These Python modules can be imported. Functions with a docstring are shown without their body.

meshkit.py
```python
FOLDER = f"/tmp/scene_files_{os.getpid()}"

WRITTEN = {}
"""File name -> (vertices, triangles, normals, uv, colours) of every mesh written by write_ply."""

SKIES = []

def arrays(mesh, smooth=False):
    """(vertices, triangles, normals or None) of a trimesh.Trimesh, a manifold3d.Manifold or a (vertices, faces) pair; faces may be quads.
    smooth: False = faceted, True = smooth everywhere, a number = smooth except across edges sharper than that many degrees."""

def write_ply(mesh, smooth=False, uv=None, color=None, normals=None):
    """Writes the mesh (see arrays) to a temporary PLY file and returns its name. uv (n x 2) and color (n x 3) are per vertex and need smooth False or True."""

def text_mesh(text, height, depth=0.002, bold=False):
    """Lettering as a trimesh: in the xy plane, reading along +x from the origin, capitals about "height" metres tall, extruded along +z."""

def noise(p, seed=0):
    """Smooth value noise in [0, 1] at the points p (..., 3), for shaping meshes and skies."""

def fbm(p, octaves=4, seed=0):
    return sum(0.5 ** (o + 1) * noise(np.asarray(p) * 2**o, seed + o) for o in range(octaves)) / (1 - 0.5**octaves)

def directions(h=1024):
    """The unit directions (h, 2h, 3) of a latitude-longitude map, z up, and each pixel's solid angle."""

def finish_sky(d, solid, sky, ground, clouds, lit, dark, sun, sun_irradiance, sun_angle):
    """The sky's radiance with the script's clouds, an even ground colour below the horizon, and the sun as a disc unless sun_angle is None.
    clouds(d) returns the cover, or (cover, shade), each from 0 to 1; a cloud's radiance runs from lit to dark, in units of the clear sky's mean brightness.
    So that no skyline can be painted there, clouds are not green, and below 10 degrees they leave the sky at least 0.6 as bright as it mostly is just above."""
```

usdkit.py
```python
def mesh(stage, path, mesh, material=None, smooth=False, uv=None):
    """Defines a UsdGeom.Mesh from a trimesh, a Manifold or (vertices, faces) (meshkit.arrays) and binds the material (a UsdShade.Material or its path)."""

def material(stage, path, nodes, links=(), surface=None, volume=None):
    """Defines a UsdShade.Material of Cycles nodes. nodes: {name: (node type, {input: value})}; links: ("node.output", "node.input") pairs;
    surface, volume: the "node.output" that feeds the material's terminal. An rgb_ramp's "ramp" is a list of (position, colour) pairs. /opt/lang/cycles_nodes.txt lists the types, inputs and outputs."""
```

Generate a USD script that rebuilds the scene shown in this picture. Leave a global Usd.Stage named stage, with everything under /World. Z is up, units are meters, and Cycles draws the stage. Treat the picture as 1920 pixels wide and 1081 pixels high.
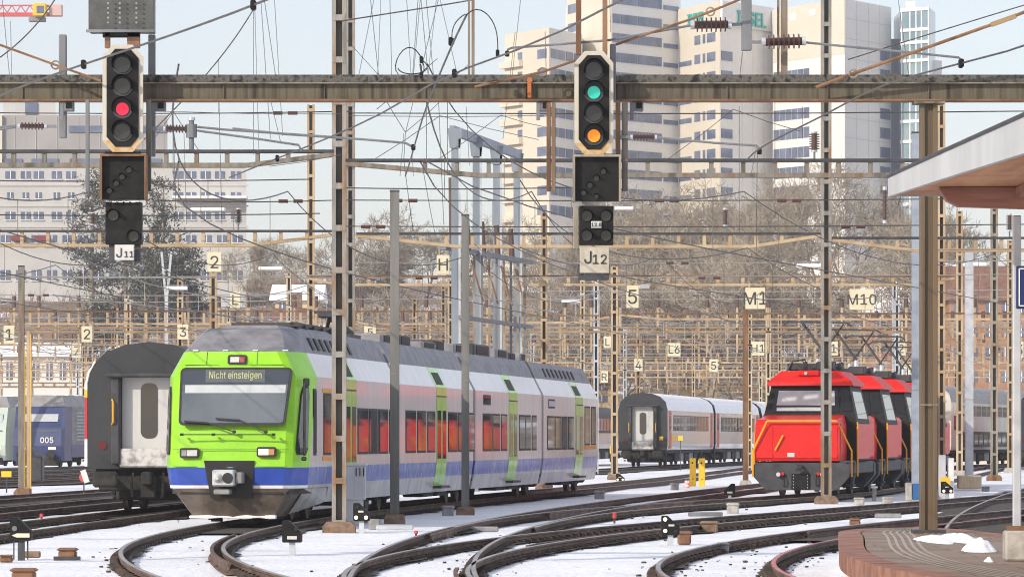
import math, random
import numpy as np
import trimesh
from shapely.geometry import Polygon
from scipy.interpolate import UnivariateSpline
import usdkit, meshkit
from pxr import Usd, UsdGeom, UsdLux, UsdShade, Gf, Sdf

stage = Usd.Stage.CreateInMemory()
UsdGeom.SetStageUpAxis(stage, UsdGeom.Tokens.z)
UsdGeom.SetStageMetersPerUnit(stage, 1.0)
UsdGeom.Xform.Define(stage, '/World')
UsdGeom.Scope.Define(stage, '/World/Looks')

# ------------------------------------------------------------------ camera, sky, sun, exposure
F, CX, HY, EYE = 8500.0, 960.0, 820.0, 1.65      # focal length in photo pixels, horizon row, eye height above the rails
cam = UsdGeom.Camera.Define(stage, '/World/camera')
cam.AddTranslateOp().Set(Gf.Vec3d(0, 0, EYE))
cam.AddRotateXOp().Set(90.0)
cam.CreateHorizontalApertureAttr(36.0)
cam.CreateVerticalApertureAttr(36.0 * 576 / 1024)
cam.CreateFocalLengthAttr(36.0 * F / 1920)
cam.CreateVerticalApertureOffsetAttr((HY - 540.5) / 1920 * 36.0)
cam.CreateClippingRangeAttr(Gf.Vec2f(0.5, 6000))
cam.CreateExposureAttr(0.83)

SUN_AZ = math.atan2(-0.66, -0.68)        # towards the sun: behind the camera, to the left
SUN_EL = math.radians(27)
dome = UsdLux.DomeLight.Define(stage, '/World/sky')
dome.GetPrim().SetCustomDataByKey('kind', 'structure')
dome.GetPrim().SetCustomDataByKey('label', 'pale hazy winter sky with thin veil cloud')
dome.GetPrim().SetCustomDataByKey('category', 'sky')
skym = usdkit.material(stage, '/World/Looks/sky_look', {
    'tc': ('texture_coordinate', {}),
    'mp': ('mapping', {'scale': (1.0, 1.0, 3.0)}),
    'nz': ('noise_texture', {'scale': 2.2, 'detail': 7.0, 'roughness': 0.55}),
    'rp': ('rgb_ramp', {'ramp': [(0.30, (0.45, 0.45, 0.45)), (0.7, (0.72, 0.72, 0.72))]}),
    'sk': ('sky_texture', {'sky_type': 'single_scattering', 'sun_disc': False, 'sun_elevation': SUN_EL, 'sun_rotation': SUN_AZ,
                           'altitude': 540.0, 'air_density': 1.0, 'aerosol_density': 2.5, 'ozone_density': 1.0}),
    'cl': ('mix_color', {'b': (3.95, 3.82, 4.15), 'use_clamp': True, 'use_clamp_result': False}),
    'bg': ('background_shader', {'strength': 0.12})},
    [('tc.generated', 'mp.vector'), ('mp.vector', 'nz.vector'), ('nz.fac', 'rp.fac'), ('rp.color', 'cl.fac'),
     ('sk.color', 'cl.a'), ('cl.result', 'bg.color')], surface='bg.background')
UsdShade.MaterialBindingAPI.Apply(dome.GetPrim()).Bind(skym)
sun = UsdLux.DistantLight.Define(stage, '/World/sun')
sun.CreateIntensityAttr(0.52)
sun.CreateAngleAttr(0.6)
sun.CreateColorAttr(Gf.Vec3f(1.0, 0.91, 0.79))
sun.GetPrim().CreateAttribute('inputs:normalize', Sdf.ValueTypeNames.Bool).Set(True)
_d = np.array([math.sin(SUN_AZ) * math.cos(SUN_EL), math.cos(SUN_AZ) * math.cos(SUN_EL), math.sin(SUN_EL)])
_z = _d; _x = np.cross([0, 0, 1.0], _z); _x /= np.linalg.norm(_x); _y = np.cross(_z, _x)
sun.AddTransformOp().Set(Gf.Matrix4d(*_x, 0, *_y, 0, *_z, 0, 0, 0, 60, 1))


# ------------------------------------------------------------------ helpers
def W(px, py, D):
    """World point seen at a photo pixel at depth D."""
    return np.array([(px - CX) * D / F, D, EYE + (HY - py) * D / F])


def Gp(px, py, z=0.0):
    D = (EYE - z) * F / (py - HY)
    return np.array([(px - CX) * D / F, D, z])


def V(*a):
    return np.array(a, float)


_cb = None


def _cbox_topology():
    pts = []
    for sx in (-1, 1):
        for sy in (-1, 1):
            for sz in (-1, 1):
                for k in range(3):
                    p = np.array([sx, sy, sz], float)
                    for j in range(3):
                        if j != k:
                            p[j] *= 0.7
                    pts.append(p)
    pts = np.array(pts)
    h = trimesh.convex.convex_hull(pts)
    from scipy.spatial import cKDTree
    idx = cKDTree(pts).query(h.vertices)[1]
    return idx[h.faces]


class MB:
    """Collects shapes into one mesh."""

    def __init__(self):
        self.v, self.f, self.n = [], [], 0

    def raw(self, v, f):
        v = np.asarray(v, float); f = np.asarray(f, int)
        if f.shape[1] == 4:
            f = np.vstack([f[:, [0, 1, 2]], f[:, [0, 2, 3]]])
        self.v.append(v); self.f.append(f + self.n); self.n += len(v)
        return self

    def mesh(self, m, T=None):
        v = np.asarray(m.vertices)
        if T is not None:
            v = v @ np.asarray(T)[:3, :3].T + np.asarray(T)[:3, 3]
        return self.raw(v, m.faces)

    def box(self, c, s, rz=0.0, cham=0.0):
        global _cb
        c = np.asarray(c, float); h = np.asarray(s, float) / 2
        if cham > 0:
            if _cb is None:
                _cb = _cbox_topology()
            pts = []
            for sx in (-1, 1):
                for sy in (-1, 1):
                    for sz in (-1, 1):
                        for k in range(3):
                            p = np.array([sx, sy, sz]) * h
                            for j in range(3):
                                if j != k:
                                    p[j] -= np.sign(p[j]) * min(cham, h[j] * 0.9)
                            pts.append(p)
            v, f = np.array(pts), _cb
        else:
            v = np.array([[x, y, z] for x in (-1, 1) for y in (-1, 1) for z in (-1, 1)]) * h
            f = np.array([[0, 1, 3], [0, 3, 2], [4, 6, 7], [4, 7, 5], [0, 4, 5], [0, 5, 1], [2, 3, 7], [2, 7, 6], [0, 2, 6], [0, 6, 4], [1, 5, 7], [1, 7, 3]])
        if rz:
            cs, sn = math.cos(rz), math.sin(rz)
            v = v @ np.array([[cs, sn, 0], [-sn, cs, 0], [0, 0, 1]])
        return self.raw(v + c, f)

    def bar(self, p0, p1, w, h=None, up=(0, 0, 1)):
        h = w if h is None else h
        p0, p1 = np.asarray(p0, float), np.asarray(p1, float)
        d = p1 - p0; d /= np.linalg.norm(d) + 1e-12
        up = np.asarray(up, float)
        if abs(d @ up) > 0.98:
            up = np.array([0, 1.0, 0]) if abs(d[1]) < 0.9 else np.array([1.0, 0, 0])
        a = np.cross(d, up); a /= np.linalg.norm(a); b = np.cross(a, d)
        v = []
        for p in (p0, p1):
            for sa, sb in ((-1, -1), (1, -1), (1, 1), (-1, 1)):
                v.append(p + a * sa * w / 2 + b * sb * h / 2)
        f = [[0, 1, 5, 4], [1, 2, 6, 5], [2, 3, 7, 6], [3, 0, 4, 7], [3, 2, 1, 0], [4, 5, 6, 7]]
        return self.raw(v, f)

    def cyl(self, p0, p1, r0, r1=None, n=10, caps=True):
        r1 = r0 if r1 is None else r1
        p0, p1 = np.asarray(p0, float), np.asarray(p1, float)
        d = p1 - p0; d /= np.linalg.norm(d) + 1e-12
        up = np.array([0, 0, 1.0]) if abs(d[2]) < 0.9 else np.array([0, 1.0, 0])
        a = np.cross(d, up); a /= np.linalg.norm(a); b = np.cross(d, a)
        t = np.arange(n) * 2 * math.pi / n
        ring = np.cos(t)[:, None] * a + np.sin(t)[:, None] * b
        v = np.vstack([p0 + ring * r0, p1 + ring * r1, [p0], [p1]])
        f = []
        for i in range(n):
            j = (i + 1) % n
            f += [[i, j, n + j], [i, n + j, n + i]]
            if caps:
                f += [[i, 2 * n, j], [n + i, n + j, 2 * n + 1]]
        return self.raw(v, f)

    def tube(self, path, r, n=5, closed=False):
        p = np.asarray(path, float)
        if closed:
            t = np.roll(p, -1, 0) - np.roll(p, 1, 0)
        else:
            t = np.gradient(p, axis=0)
        t /= np.linalg.norm(t, axis=1, keepdims=True) + 1e-12
        ref = np.where(np.abs(t[:, 2:]) < 0.9, [0, 0, 1.0], [0, 1.0, 0])
        a = np.cross(t, ref); a /= np.linalg.norm(a, axis=1, keepdims=True) + 1e-12
        b = np.cross(t, a)
        ang = np.arange(n) * 2 * math.pi / n
        r = np.broadcast_to(np.asarray(r, float), (len(p),))
        v = (p[:, None] + r[:, None, None] * (np.cos(ang)[None, :, None] * a[:, None] + np.sin(ang)[None, :, None] * b[:, None])).reshape(-1, 3)
        f = []
        m = len(p)
        for i in range(m if closed else m - 1):
            i2 = (i + 1) % m
            for j in range(n):
                j2 = (j + 1) % n
                f.append([i * n + j, i * n + j2, i2 * n + j2, i2 * n + j])
        return self.raw(v, f)

    def loft(self, rings, caps=True, closed=True):
        m, n = len(rings), len(rings[0])
        v = np.vstack(rings); f = []
        for i in range(m - 1):
            for j in range(n if closed else n - 1):
                k = (j + 1) % n
                f.append([i * n + j, i * n + k, (i + 1) * n + k, (i + 1) * n + j])
        self.raw(v, f)
        if caps and closed:
            for r, flip in ((rings[0], True), (rings[-1], False)):
                r = np.asarray(r, float); c = r.mean(0)
                vv = np.vstack([r, [c]]); q = []
                for j in range(n):
                    k = (j + 1) % n
                    q.append([k, j, n] if flip else [j, k, n])
                self.raw(vv, q)
        return self

    def prism(self, pts, T, depth):
        """2D polygon extruded by depth along its local z; T maps local to world."""
        m = trimesh.creation.extrude_polygon(Polygon(pts), depth, engine='earcut')
        return self.mesh(m, T)

    def front(self, pts, y, depth):
        """Polygon given in (x, z) with its face towards the camera at y, running back by depth."""
        T = np.array([[1, 0, 0, 0], [0, 0, 1, y], [0, 1, 0, 0], [0, 0, 0, 1.0]])
        m = trimesh.creation.extrude_polygon(Polygon(pts), depth, engine='earcut')
        v = np.asarray(m.vertices) @ T[:3, :3].T + T[:3, 3]
        return self.raw(v, np.asarray(m.faces)[:, ::-1])

    def flat(self, pts, z0, z1):
        """Polygon given in (x, y) between two heights."""
        m = trimesh.creation.extrude_polygon(Polygon(pts), z1 - z0, engine='earcut')
        return self.raw(np.asarray(m.vertices) + [0, 0, z0], m.faces)

    def get(self):
        return np.vstack(self.v), np.vstack(self.f)

    def move(self, d):
        self.v = [x + np.asarray(d, float) for x in self.v]
        return self


def txt(s, h, center, depth=0.01, bold=True, right=(1, 0, 0), up=(0, 0, 1), xs=1.0):
    """Lettering facing the viewer, centred."""
    m = meshkit.text_mesh(s, h, depth, bold)
    v = np.asarray(m.vertices).copy()
    mid = (v.min(0) + v.max(0)) / 2
    v[:, :2] -= mid[:2]
    v[:, 0] *= xs
    right, up = np.asarray(right, float), np.asarray(up, float)
    out = np.cross(right, up)
    b = MB()
    return b.raw(np.asarray(center, float) + v[:, :1] * right + v[:, 1:2] * up + v[:, 2:] * out, m.faces)


_used = {}


def numbered(parent, name):
    k = _used.get((parent, name), 0); _used[(parent, name)] = k + 1
    return name if k == 0 else f'{name}_{k:03d}'


def _data(prim, label=None, cat=None, group=None, kind=None):
    for k, v in (('label', label), ('category', cat), ('group', group), ('kind', kind)):
        if v:
            prim.SetCustomDataByKey(k, v)


class Node:
    def __init__(self, path, off):
        self.path, self.off = path, np.asarray(off, float)

    def add(self, name, mb, mat, smooth=False, label=None, kind=None):
        p = self.path + '/' + numbered(self.path, name)
        v, f = mb.get() if isinstance(mb, MB) else (np.asarray(mb.vertices), np.asarray(mb.faces))
        m = usdkit.mesh(stage, p, (v - self.off, f), mat, smooth)
        _data(m.GetPrim(), label, None, None, kind)
        return Node(p, self.off)


def ops(x, loc, rz=0.0, sc=(1, 1, 1)):
    x = UsdGeom.Xformable(x)
    x.ClearXformOpOrder()
    x.AddTranslateOp().Set(Gf.Vec3d(*map(float, loc)))
    x.AddRotateZOp().Set(float(math.degrees(rz)))
    x.AddScaleOp().Set(Gf.Vec3f(*map(float, sc)))


def thing(name, label, cat, loc=(0, 0, 0), group=None, kind=None, rz=0.0, sc=(1, 1, 1), local=False):
    """local=True: the parts are given in the thing's own frame (for things that get copied)."""
    p = '/World/' + numbered('/World', name)
    x = UsdGeom.Xform.Define(stage, p)
    ops(x, loc, rz, sc)
    _data(x.GetPrim(), label, cat, group, kind)
    return Node(p, (0, 0, 0) if local else loc)


def dup(node, name, loc, rz=0.0, sc=(1, 1, 1), label=None, cat=None, group=None):
    p = '/World/' + numbered('/World', name)
    x = UsdGeom.Xform.Define(stage, p)
    ops(x, loc, rz, sc)
    x.GetPrim().GetReferences().AddInternalReference(node.path)
    x.GetPrim().SetInstanceable(True)
    src = stage.GetPrimAtPath(node.path).GetCustomData()
    _data(x.GetPrim(), label or src.get('label'), cat or src.get('category'), group or src.get('group'))
    return Node(p, loc)


def solo(name, label, cat, mb, mat, group=None, kind=None, smooth=False, loc=None):
    p = '/World/' + numbered('/World', name)
    v, f = mb.get() if isinstance(mb, MB) else (np.asarray(mb.vertices), np.asarray(mb.faces))
    if loc is None:
        loc = np.array([(v[:, 0].min() + v[:, 0].max()) / 2, (v[:, 1].min() + v[:, 1].max()) / 2, v[:, 2].min()])
    m = usdkit.mesh(stage, p, (v - loc, f), mat, smooth)
    m.AddTranslateOp().Set(Gf.Vec3d(*map(float, loc)))
    _data(m.GetPrim(), label, cat, group, kind)
    return Node(p, loc)


# ------------------------------------------------------------------ materials
LOOK = {}


def mat(name, c1, c2=None, rough=0.6, metal=0.0, scale=3.0, stretch=(1, 1, 1), detail=6.0, lo=0.35, hi=0.65, bump=0.0, bscale=None,
        spec=0.5, coat=0.0, c3=None, emit=None, estr=0.0):
    c2 = c2 or tuple(min(1.0, c * 1.0) for c in c1)
    ramp = [(lo, c1), (hi, c2)] if c3 is None else [(lo, c1), ((lo + hi) / 2, c2), (hi, c3)]
    n = {'geo': ('geometry', {}), 'mp': ('mapping', {'scale': stretch}), 'nz': ('noise_texture', {'scale': scale, 'detail': detail, 'roughness': 0.6}),
         'rp': ('rgb_ramp', {'ramp': ramp}),
         'p': ('principled_bsdf', {'roughness': rough, 'metallic': metal, 'specular_ior_level': spec, 'coat_weight': coat, 'coat_roughness': 0.08})}
    l = [('geo.position', 'mp.vector'), ('mp.vector', 'nz.vector'), ('nz.fac', 'rp.fac'), ('rp.color', 'p.base_color')]
    if bump:
        n['bz'] = ('noise_texture', {'scale': bscale or scale * 3, 'detail': 5.0})
        n['bp'] = ('bump', {'strength': 1.0, 'distance': bump})
        l += [('geo.position', 'bz.vector'), ('bz.fac', 'bp.height'), ('bp.normal', 'p.normal')]
    if emit:
        n['p'][1]['emission_color'] = emit; n['p'][1]['emission_strength'] = estr
    LOOK[name] = usdkit.material(stage, '/World/Looks/' + name, n, l, surface='p.BSDF')
    return LOOK[name]


SNOW = usdkit.material(stage, '/World/Looks/snow_look', {
    'geo': ('geometry', {}),
    'n1': ('noise_texture', {'scale': 0.35, 'detail': 5.0, 'roughness': 0.6}),
    'n2': ('noise_texture', {'scale': 5.0, 'detail': 6.0, 'roughness': 0.7}),
    'r1': ('rgb_ramp', {'ramp': [(0.27, (0.60, 0.61, 0.63)), (0.40, (0.78, 0.80, 0.83)), (0.6, (0.86, 0.88, 0.91))]}),
    'add': ('math', {'math_type': 'multiply_add', 'value2': 0.45}),
    'r2': ('rgb_ramp', {'ramp': [(0.885, (0, 0, 0)), (0.95, (1, 1, 1))]}),
    'mx': ('mix_color', {'b': (0.13, 0.10, 0.08)}),
    'bz': ('noise_texture', {'scale': 9.0, 'detail': 6.0}),
    'bp': ('bump', {'strength': 1.0, 'distance': 0.05}),
    'p': ('principled_bsdf', {'roughness': 0.75, 'specular_ior_level': 0.25})},
    [('geo.position', 'n1.vector'), ('geo.position', 'n2.vector'), ('geo.position', 'bz.vector'), ('n1.fac', 'r1.fac'),
     ('n1.fac', 'add.value1'), ('n2.fac', 'add.value3'), ('add.value', 'r2.fac'), ('r1.color', 'mx.a'), ('r2.color', 'mx.fac'),
     ('mx.result', 'p.base_color'), ('bz.fac', 'bp.height'), ('bp.normal', 'p.normal')], surface='p.BSDF')

PURE = mat('clean_snow', (0.88, 0.89, 0.91), (0.94, 0.94, 0.95), rough=0.8, scale=2, bump=0.03, bscale=12, spec=0.2)
BALLAST = mat('ballast_stone', (0.030, 0.024, 0.020), (0.11, 0.09, 0.075), rough=0.9, scale=9, bump=0.05, bscale=22)
RAILSIDE = mat('rusty_rail', (0.055, 0.036, 0.026), (0.17, 0.10, 0.065), rough=0.75, scale=2.0, bump=0.006)
RAILTOP = mat('worn_rail_top', (0.22, 0.20, 0.18), (0.42, 0.40, 0.38), rough=0.38, metal=0.7, scale=1.2)
REDRAIL = mat('red_painted_rail', (0.42, 0.10, 0.10), (0.55, 0.20, 0.18), rough=0.5, scale=2)
CLIP = mat('rail_clip', (0.03, 0.022, 0.018), (0.10, 0.065, 0.045), rough=0.8, scale=8)
RUST = mat('rust_steel', (0.1088, 0.051, 0.0238), (0.2448, 0.136, 0.068), rough=0.8, scale=3, stretch=(1, 1, 0.25), bump=0.003)
OCHRE = mat('ochre_steel', (0.33, 0.225, 0.125), (0.50, 0.385, 0.245), rough=0.7, scale=1.2, stretch=(1, 1, 0.4))
OLDSTEEL = mat('weathered_steel', (0.0843, 0.0711, 0.0527), (0.2108, 0.1897, 0.1581), rough=0.7, scale=3.5, stretch=(1, 1, 0.12), c3=(0.1581, 0.1001, 0.0527))
PALESTEEL = mat('pale_steel', (0.1725, 0.1462, 0.1087), (0.3, 0.27, 0.2175), rough=0.65, scale=2.5, stretch=(1, 1, 0.2), c3=(0.21, 0.1275, 0.0638))
GREYSTEEL = mat('grey_steel', (0.119, 0.126, 0.133), (0.196, 0.203, 0.217), rough=0.6, scale=2, stretch=(1, 1, 0.2))
GALV = mat('galvanised_steel', (0.42, 0.45, 0.48), (0.56, 0.58, 0.60), rough=0.5, metal=0.3, scale=3)
MOSS = mat('mossy_flange', (0.015, 0.015, 0.012), (0.12, 0.114, 0.099), rough=0.9, scale=9, c3=(0.033, 0.03, 0.024), lo=0.38, hi=0.66, bump=0.006)
STREAK = mat('streaked_web', (0.0316, 0.0253, 0.0177), (0.1265, 0.1096, 0.0759), rough=0.8, scale=8, stretch=(1, 1, 0.06), lo=0.33, hi=0.7, c3=(0.059, 0.0485, 0.0358))
PILLAR = mat('pillar_paint', (0.0803, 0.0505, 0.0245), (0.13, 0.0956, 0.0574), rough=0.7, scale=2.5, stretch=(2.2, 2.2, 0.10), c3=(0.153, 0.0727, 0.0268), lo=0.32, hi=0.72, bump=0.004)
GLASS2 = mat('tinted_cab_glass', (0.012, 0.014, 0.017), rough=0.05, spec=0.3)
GREYMAST = mat('grey_lattice_paint', (0.15, 0.145, 0.13), (0.29, 0.275, 0.245), rough=0.65, scale=2.5, stretch=(1, 1, 0.2), c3=(0.22, 0.13, 0.065))
DARK = mat('black_housing', (0.006, 0.006, 0.006), (0.0175, 0.017, 0.016), rough=0.55, scale=6, spec=0.2)
DARK2 = mat('dark_grey_steel', (0.0245, 0.0252, 0.028), (0.0525, 0.0532, 0.0574), rough=0.6, scale=3)
UNDER = mat('underframe_grime', (0.0096, 0.0088, 0.008), (0.04, 0.036, 0.032), rough=0.8, scale=4)
CREAM = mat('cream_enamel', (0.4906, 0.4508, 0.358), (0.5304, 0.5039, 0.4376), rough=0.5, scale=4, stretch=(1, 1, 0.5), c3=(0.3978, 0.2188, 0.0663), lo=0.45, hi=0.80)
RUSTCREAM = mat('rusty_enamel', (0.4185, 0.2025, 0.0473), (0.5265, 0.3712, 0.189), rough=0.6, scale=7, c3=(0.54, 0.486, 0.378), lo=0.3, hi=0.7)
PLATE = mat('sign_plate', (0.6216, 0.5712, 0.3864), (0.672, 0.63, 0.462), rough=0.55, scale=3)
PLATEW = mat('white_plate', (0.49, 0.483, 0.462), (0.574, 0.567, 0.546), rough=0.55, scale=6)
BLACK = mat('black_paint', (0.015, 0.015, 0.015), rough=0.5)
WHITE = mat('white_paint', (0.72, 0.72, 0.70), (0.82, 0.82, 0.80), rough=0.5, scale=3)
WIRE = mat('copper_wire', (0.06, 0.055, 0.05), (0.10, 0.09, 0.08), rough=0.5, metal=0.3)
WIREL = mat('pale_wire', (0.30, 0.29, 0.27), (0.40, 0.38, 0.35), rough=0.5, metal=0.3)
CERAM = mat('brown_ceramic', (0.055, 0.022, 0.016), (0.085, 0.035, 0.025), rough=0.25, scale=4, coat=0.4)
CONC = mat('concrete', (0.30, 0.28, 0.25), (0.46, 0.44, 0.40), rough=0.85, scale=6, bump=0.01)
BROWNCONC = mat('stained_concrete', (0.14, 0.085, 0.055), (0.26, 0.18, 0.125), rough=0.85, scale=6, bump=0.012)
GREYBOX = mat('grey_casing', (0.20, 0.20, 0.20), (0.30, 0.30, 0.30), rough=0.6, scale=6)
BROWNBOX = mat('brown_casing', (0.15, 0.072, 0.038), (0.25, 0.13, 0.07), rough=0.55, scale=6)
CABINET = mat('cabinet_paint', (0.50, 0.51, 0.52), (0.58, 0.59, 0.60), rough=0.5, scale=3)
YELLOW = mat('yellow_paint', (0.80, 0.46, 0.02), (0.86, 0.54, 0.03), rough=0.5, scale=3)
BLUEP = mat('blue_paint', (0.012, 0.025, 0.12), rough=0.35)
GLASS = mat('dark_window_glass', (0.018, 0.022, 0.027), rough=0.03, spec=1.0)
INK = mat('plate_ink', (0.045, 0.045, 0.045), rough=0.6)
LAMPR = mat('red_signal_lamp', (0.5, 0.01, 0.04), rough=0.3, emit=(1.0, 0.015, 0.06), estr=0.42)
LAMPG = mat('green_signal_lamp', (0.02, 0.35, 0.28), rough=0.3, emit=(0.05, 0.85, 0.60), estr=0.2)
LAMPO = mat('orange_signal_lamp', (0.6, 0.2, 0.01), rough=0.3, emit=(1.0, 0.27, 0.005), estr=0.36)
LAMPW = mat('warm_lamp', (0.8, 0.75, 0.6), rough=0.3, emit=(1.0, 0.72, 0.40), estr=0.65)
LENS = mat('dark_lens', (0.02, 0.02, 0.02), (0.03, 0.03, 0.03), rough=0.08, spec=0.6)
TEAL = mat('teal_letter', (0.01, 0.38, 0.34), rough=0.4)
# ------------------------------------------------------------------ ground and hillside
GZ = -0.16
rng = np.random.default_rng(7)


def hill(x, y):
    t = np.clip((y - 415 - 10 * np.sin(x * 0.03)) / 230, 0, 1)
    return 25 * t * t * (3 - 2 * t) * np.clip(0.85 + 0.002 * -x, 0.6, 1.2)


def grid(xs, ys, zf):
    X, Y = np.meshgrid(xs, ys)
    v = np.stack([X, Y, zf(X, Y)], -1).reshape(-1, 3)
    nx, ny = len(xs), len(ys)
    i, j = np.meshgrid(np.arange(nx - 1), np.arange(ny - 1))
    a = (j * nx + i).ravel()
    return v, np.stack([a, a + 1, a + nx + 1, a + nx], -1)


xs = np.concatenate([-np.geomspace(45, 2500, 22)[::-1], np.arange(-44, 50, 0.8), np.geomspace(50, 2500, 22)])
ys = np.concatenate([[-300, -60, 0, 20], np.arange(30, 180, 0.8), np.arange(180, 430, 2.5), np.geomspace(432, 4500, 30)])
gz = lambda X, Y: GZ + (meshkit.fbm(np.stack([X * 0.5, Y * 0.22, X * 0], -1), 3, 5) - 0.5) * 0.07 * np.clip((430 - Y) / 60, 0, 1) * (np.abs(X) < 45)
solo('snow_ground', 'snow covered ground of the railway yard', 'ground', MB().raw(*grid(xs, ys, gz)), SNOW, kind='structure', smooth=True, loc=(0, 0, 0))

SCRUB = usdkit.material(stage, '/World/Looks/winter_scrub', {
    'geo': ('geometry', {}), 'mp': ('mapping', {'scale': (1, 0.5, 1.6)}),
    'n1': ('noise_texture', {'scale': 0.22, 'detail': 8.0, 'roughness': 0.7}), 'r1': ('rgb_ramp', {'ramp': [(0.32, (0.085, 0.062, 0.045)), (0.5, (0.17, 0.135, 0.095)), (0.66, (0.27, 0.22, 0.165))]}),
    'n2': ('noise_texture', {'scale': 0.16, 'detail': 9.0, 'roughness': 0.72}), 'r2': ('rgb_ramp', {'ramp': [(0.54, (0, 0, 0)), (0.60, (1, 1, 1))]}),
    'mx': ('mix_color', {'b': (0.72, 0.74, 0.78)}), 'bz': ('noise_texture', {'scale': 0.8, 'detail': 5.0}), 'bp': ('bump', {'distance': 0.5}),
    'p': ('principled_bsdf', {'roughness': 0.95})},
    [('geo.position', 'mp.vector'), ('mp.vector', 'n1.vector'), ('geo.position', 'n2.vector'), ('n1.fac', 'r1.fac'), ('n2.fac', 'r2.fac'), ('r1.color', 'mx.a'), ('r2.color', 'mx.fac'), ('mx.result', 'p.base_color'),
     ('geo.position', 'bz.vector'), ('bz.fac', 'bp.height'), ('bp.normal', 'p.normal')], surface='p.BSDF')
hx = np.concatenate([-np.geomspace(160, 1800, 10)[::-1], np.arange(-150, 151, 5.0), np.geomspace(160, 1800, 10)])
hy = np.concatenate([np.arange(416, 700, 5.0), np.geomspace(705, 4000, 14)])
hz = lambda X, Y: hill(X, Y) + 0.02 + (meshkit.fbm(np.stack([X * 0.09, Y * 0.09, X * 0], -1), 4, 9) - 0.3) * 3.0 * np.clip((Y - 425) / 60, 0, 1)
solo('hillside', 'brown winter slope behind the yard', 'hill', MB().raw(*grid(hx, hy, hz)), SCRUB, kind='structure', smooth=True, loc=(0, 0, 0))


# ------------------------------------------------------------------ tracks
class Curve:
    def __init__(self, pts, s=0.02):
        pts = np.array(sorted(pts), float)
        w = np.ones(len(pts))
        self.d0, self.d1 = pts[0, 0], pts[-1, 0]
        k = 3 if len(pts) > 3 else 1
        self.sp = UnivariateSpline(pts[:, 0], pts[:, 1], w=w, k=k, s=s * len(pts))
        self.e0, self.e1 = self.sp(self.d0), self.sp(self.d1)
        self.m0, self.m1 = self.sp.derivative()(self.d0), self.sp.derivative()(self.d1)

    def __call__(self, d):
        d = np.asarray(d, float)
        y = self.sp(np.clip(d, self.d0, self.d1))
        return y + np.where(d < self.d0, (d - self.d0) * self.m0, 0) + np.where(d > self.d1, (d - self.d1) * self.m1, 0)


def px_center(left=(), right=(), g=0.7525, extra=()):
    out = [tuple(p) for p in extra]
    for lst, sg in ((left, 1), (right, -1)):
        q = [Gp(x, y) for x, y in lst]
        for i, p in enumerate(q):
            a, b = q[max(0, i - 1)], q[min(len(q) - 1, i + 1)]
            t = (b - a)[:2]; t /= np.linalg.norm(t) + 1e-9
            n = np.array([t[1], -t[0]]) * (1 if t[1] > 0 else -1)
            out.append((p[1] + sg * g * n[1], p[0] + sg * g * n[0]))
    return out


def clip_dedupe(pts, gap=1.5):
    pts = sorted(pts); out = []
    for p in pts:
        if out and p[0] - out[-1][0] < gap:
            q = out[-1]; out[-1] = ((q[0] + p[0]) / 2, (q[1] + p[1]) / 2)
        else:
            out.append(p)
    return out


RP = np.array([(-0.075, -0.165), (0.075, -0.165), (0.075, -0.148), (0.013, -0.130), (0.010, -0.045), (0.036, -0.030), (0.036, -0.004), (-0.036, -0.004),
               (-0.036, -0.030), (-0.010, -0.045), (-0.013, -0.130), (-0.075, -0.148)])


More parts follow.
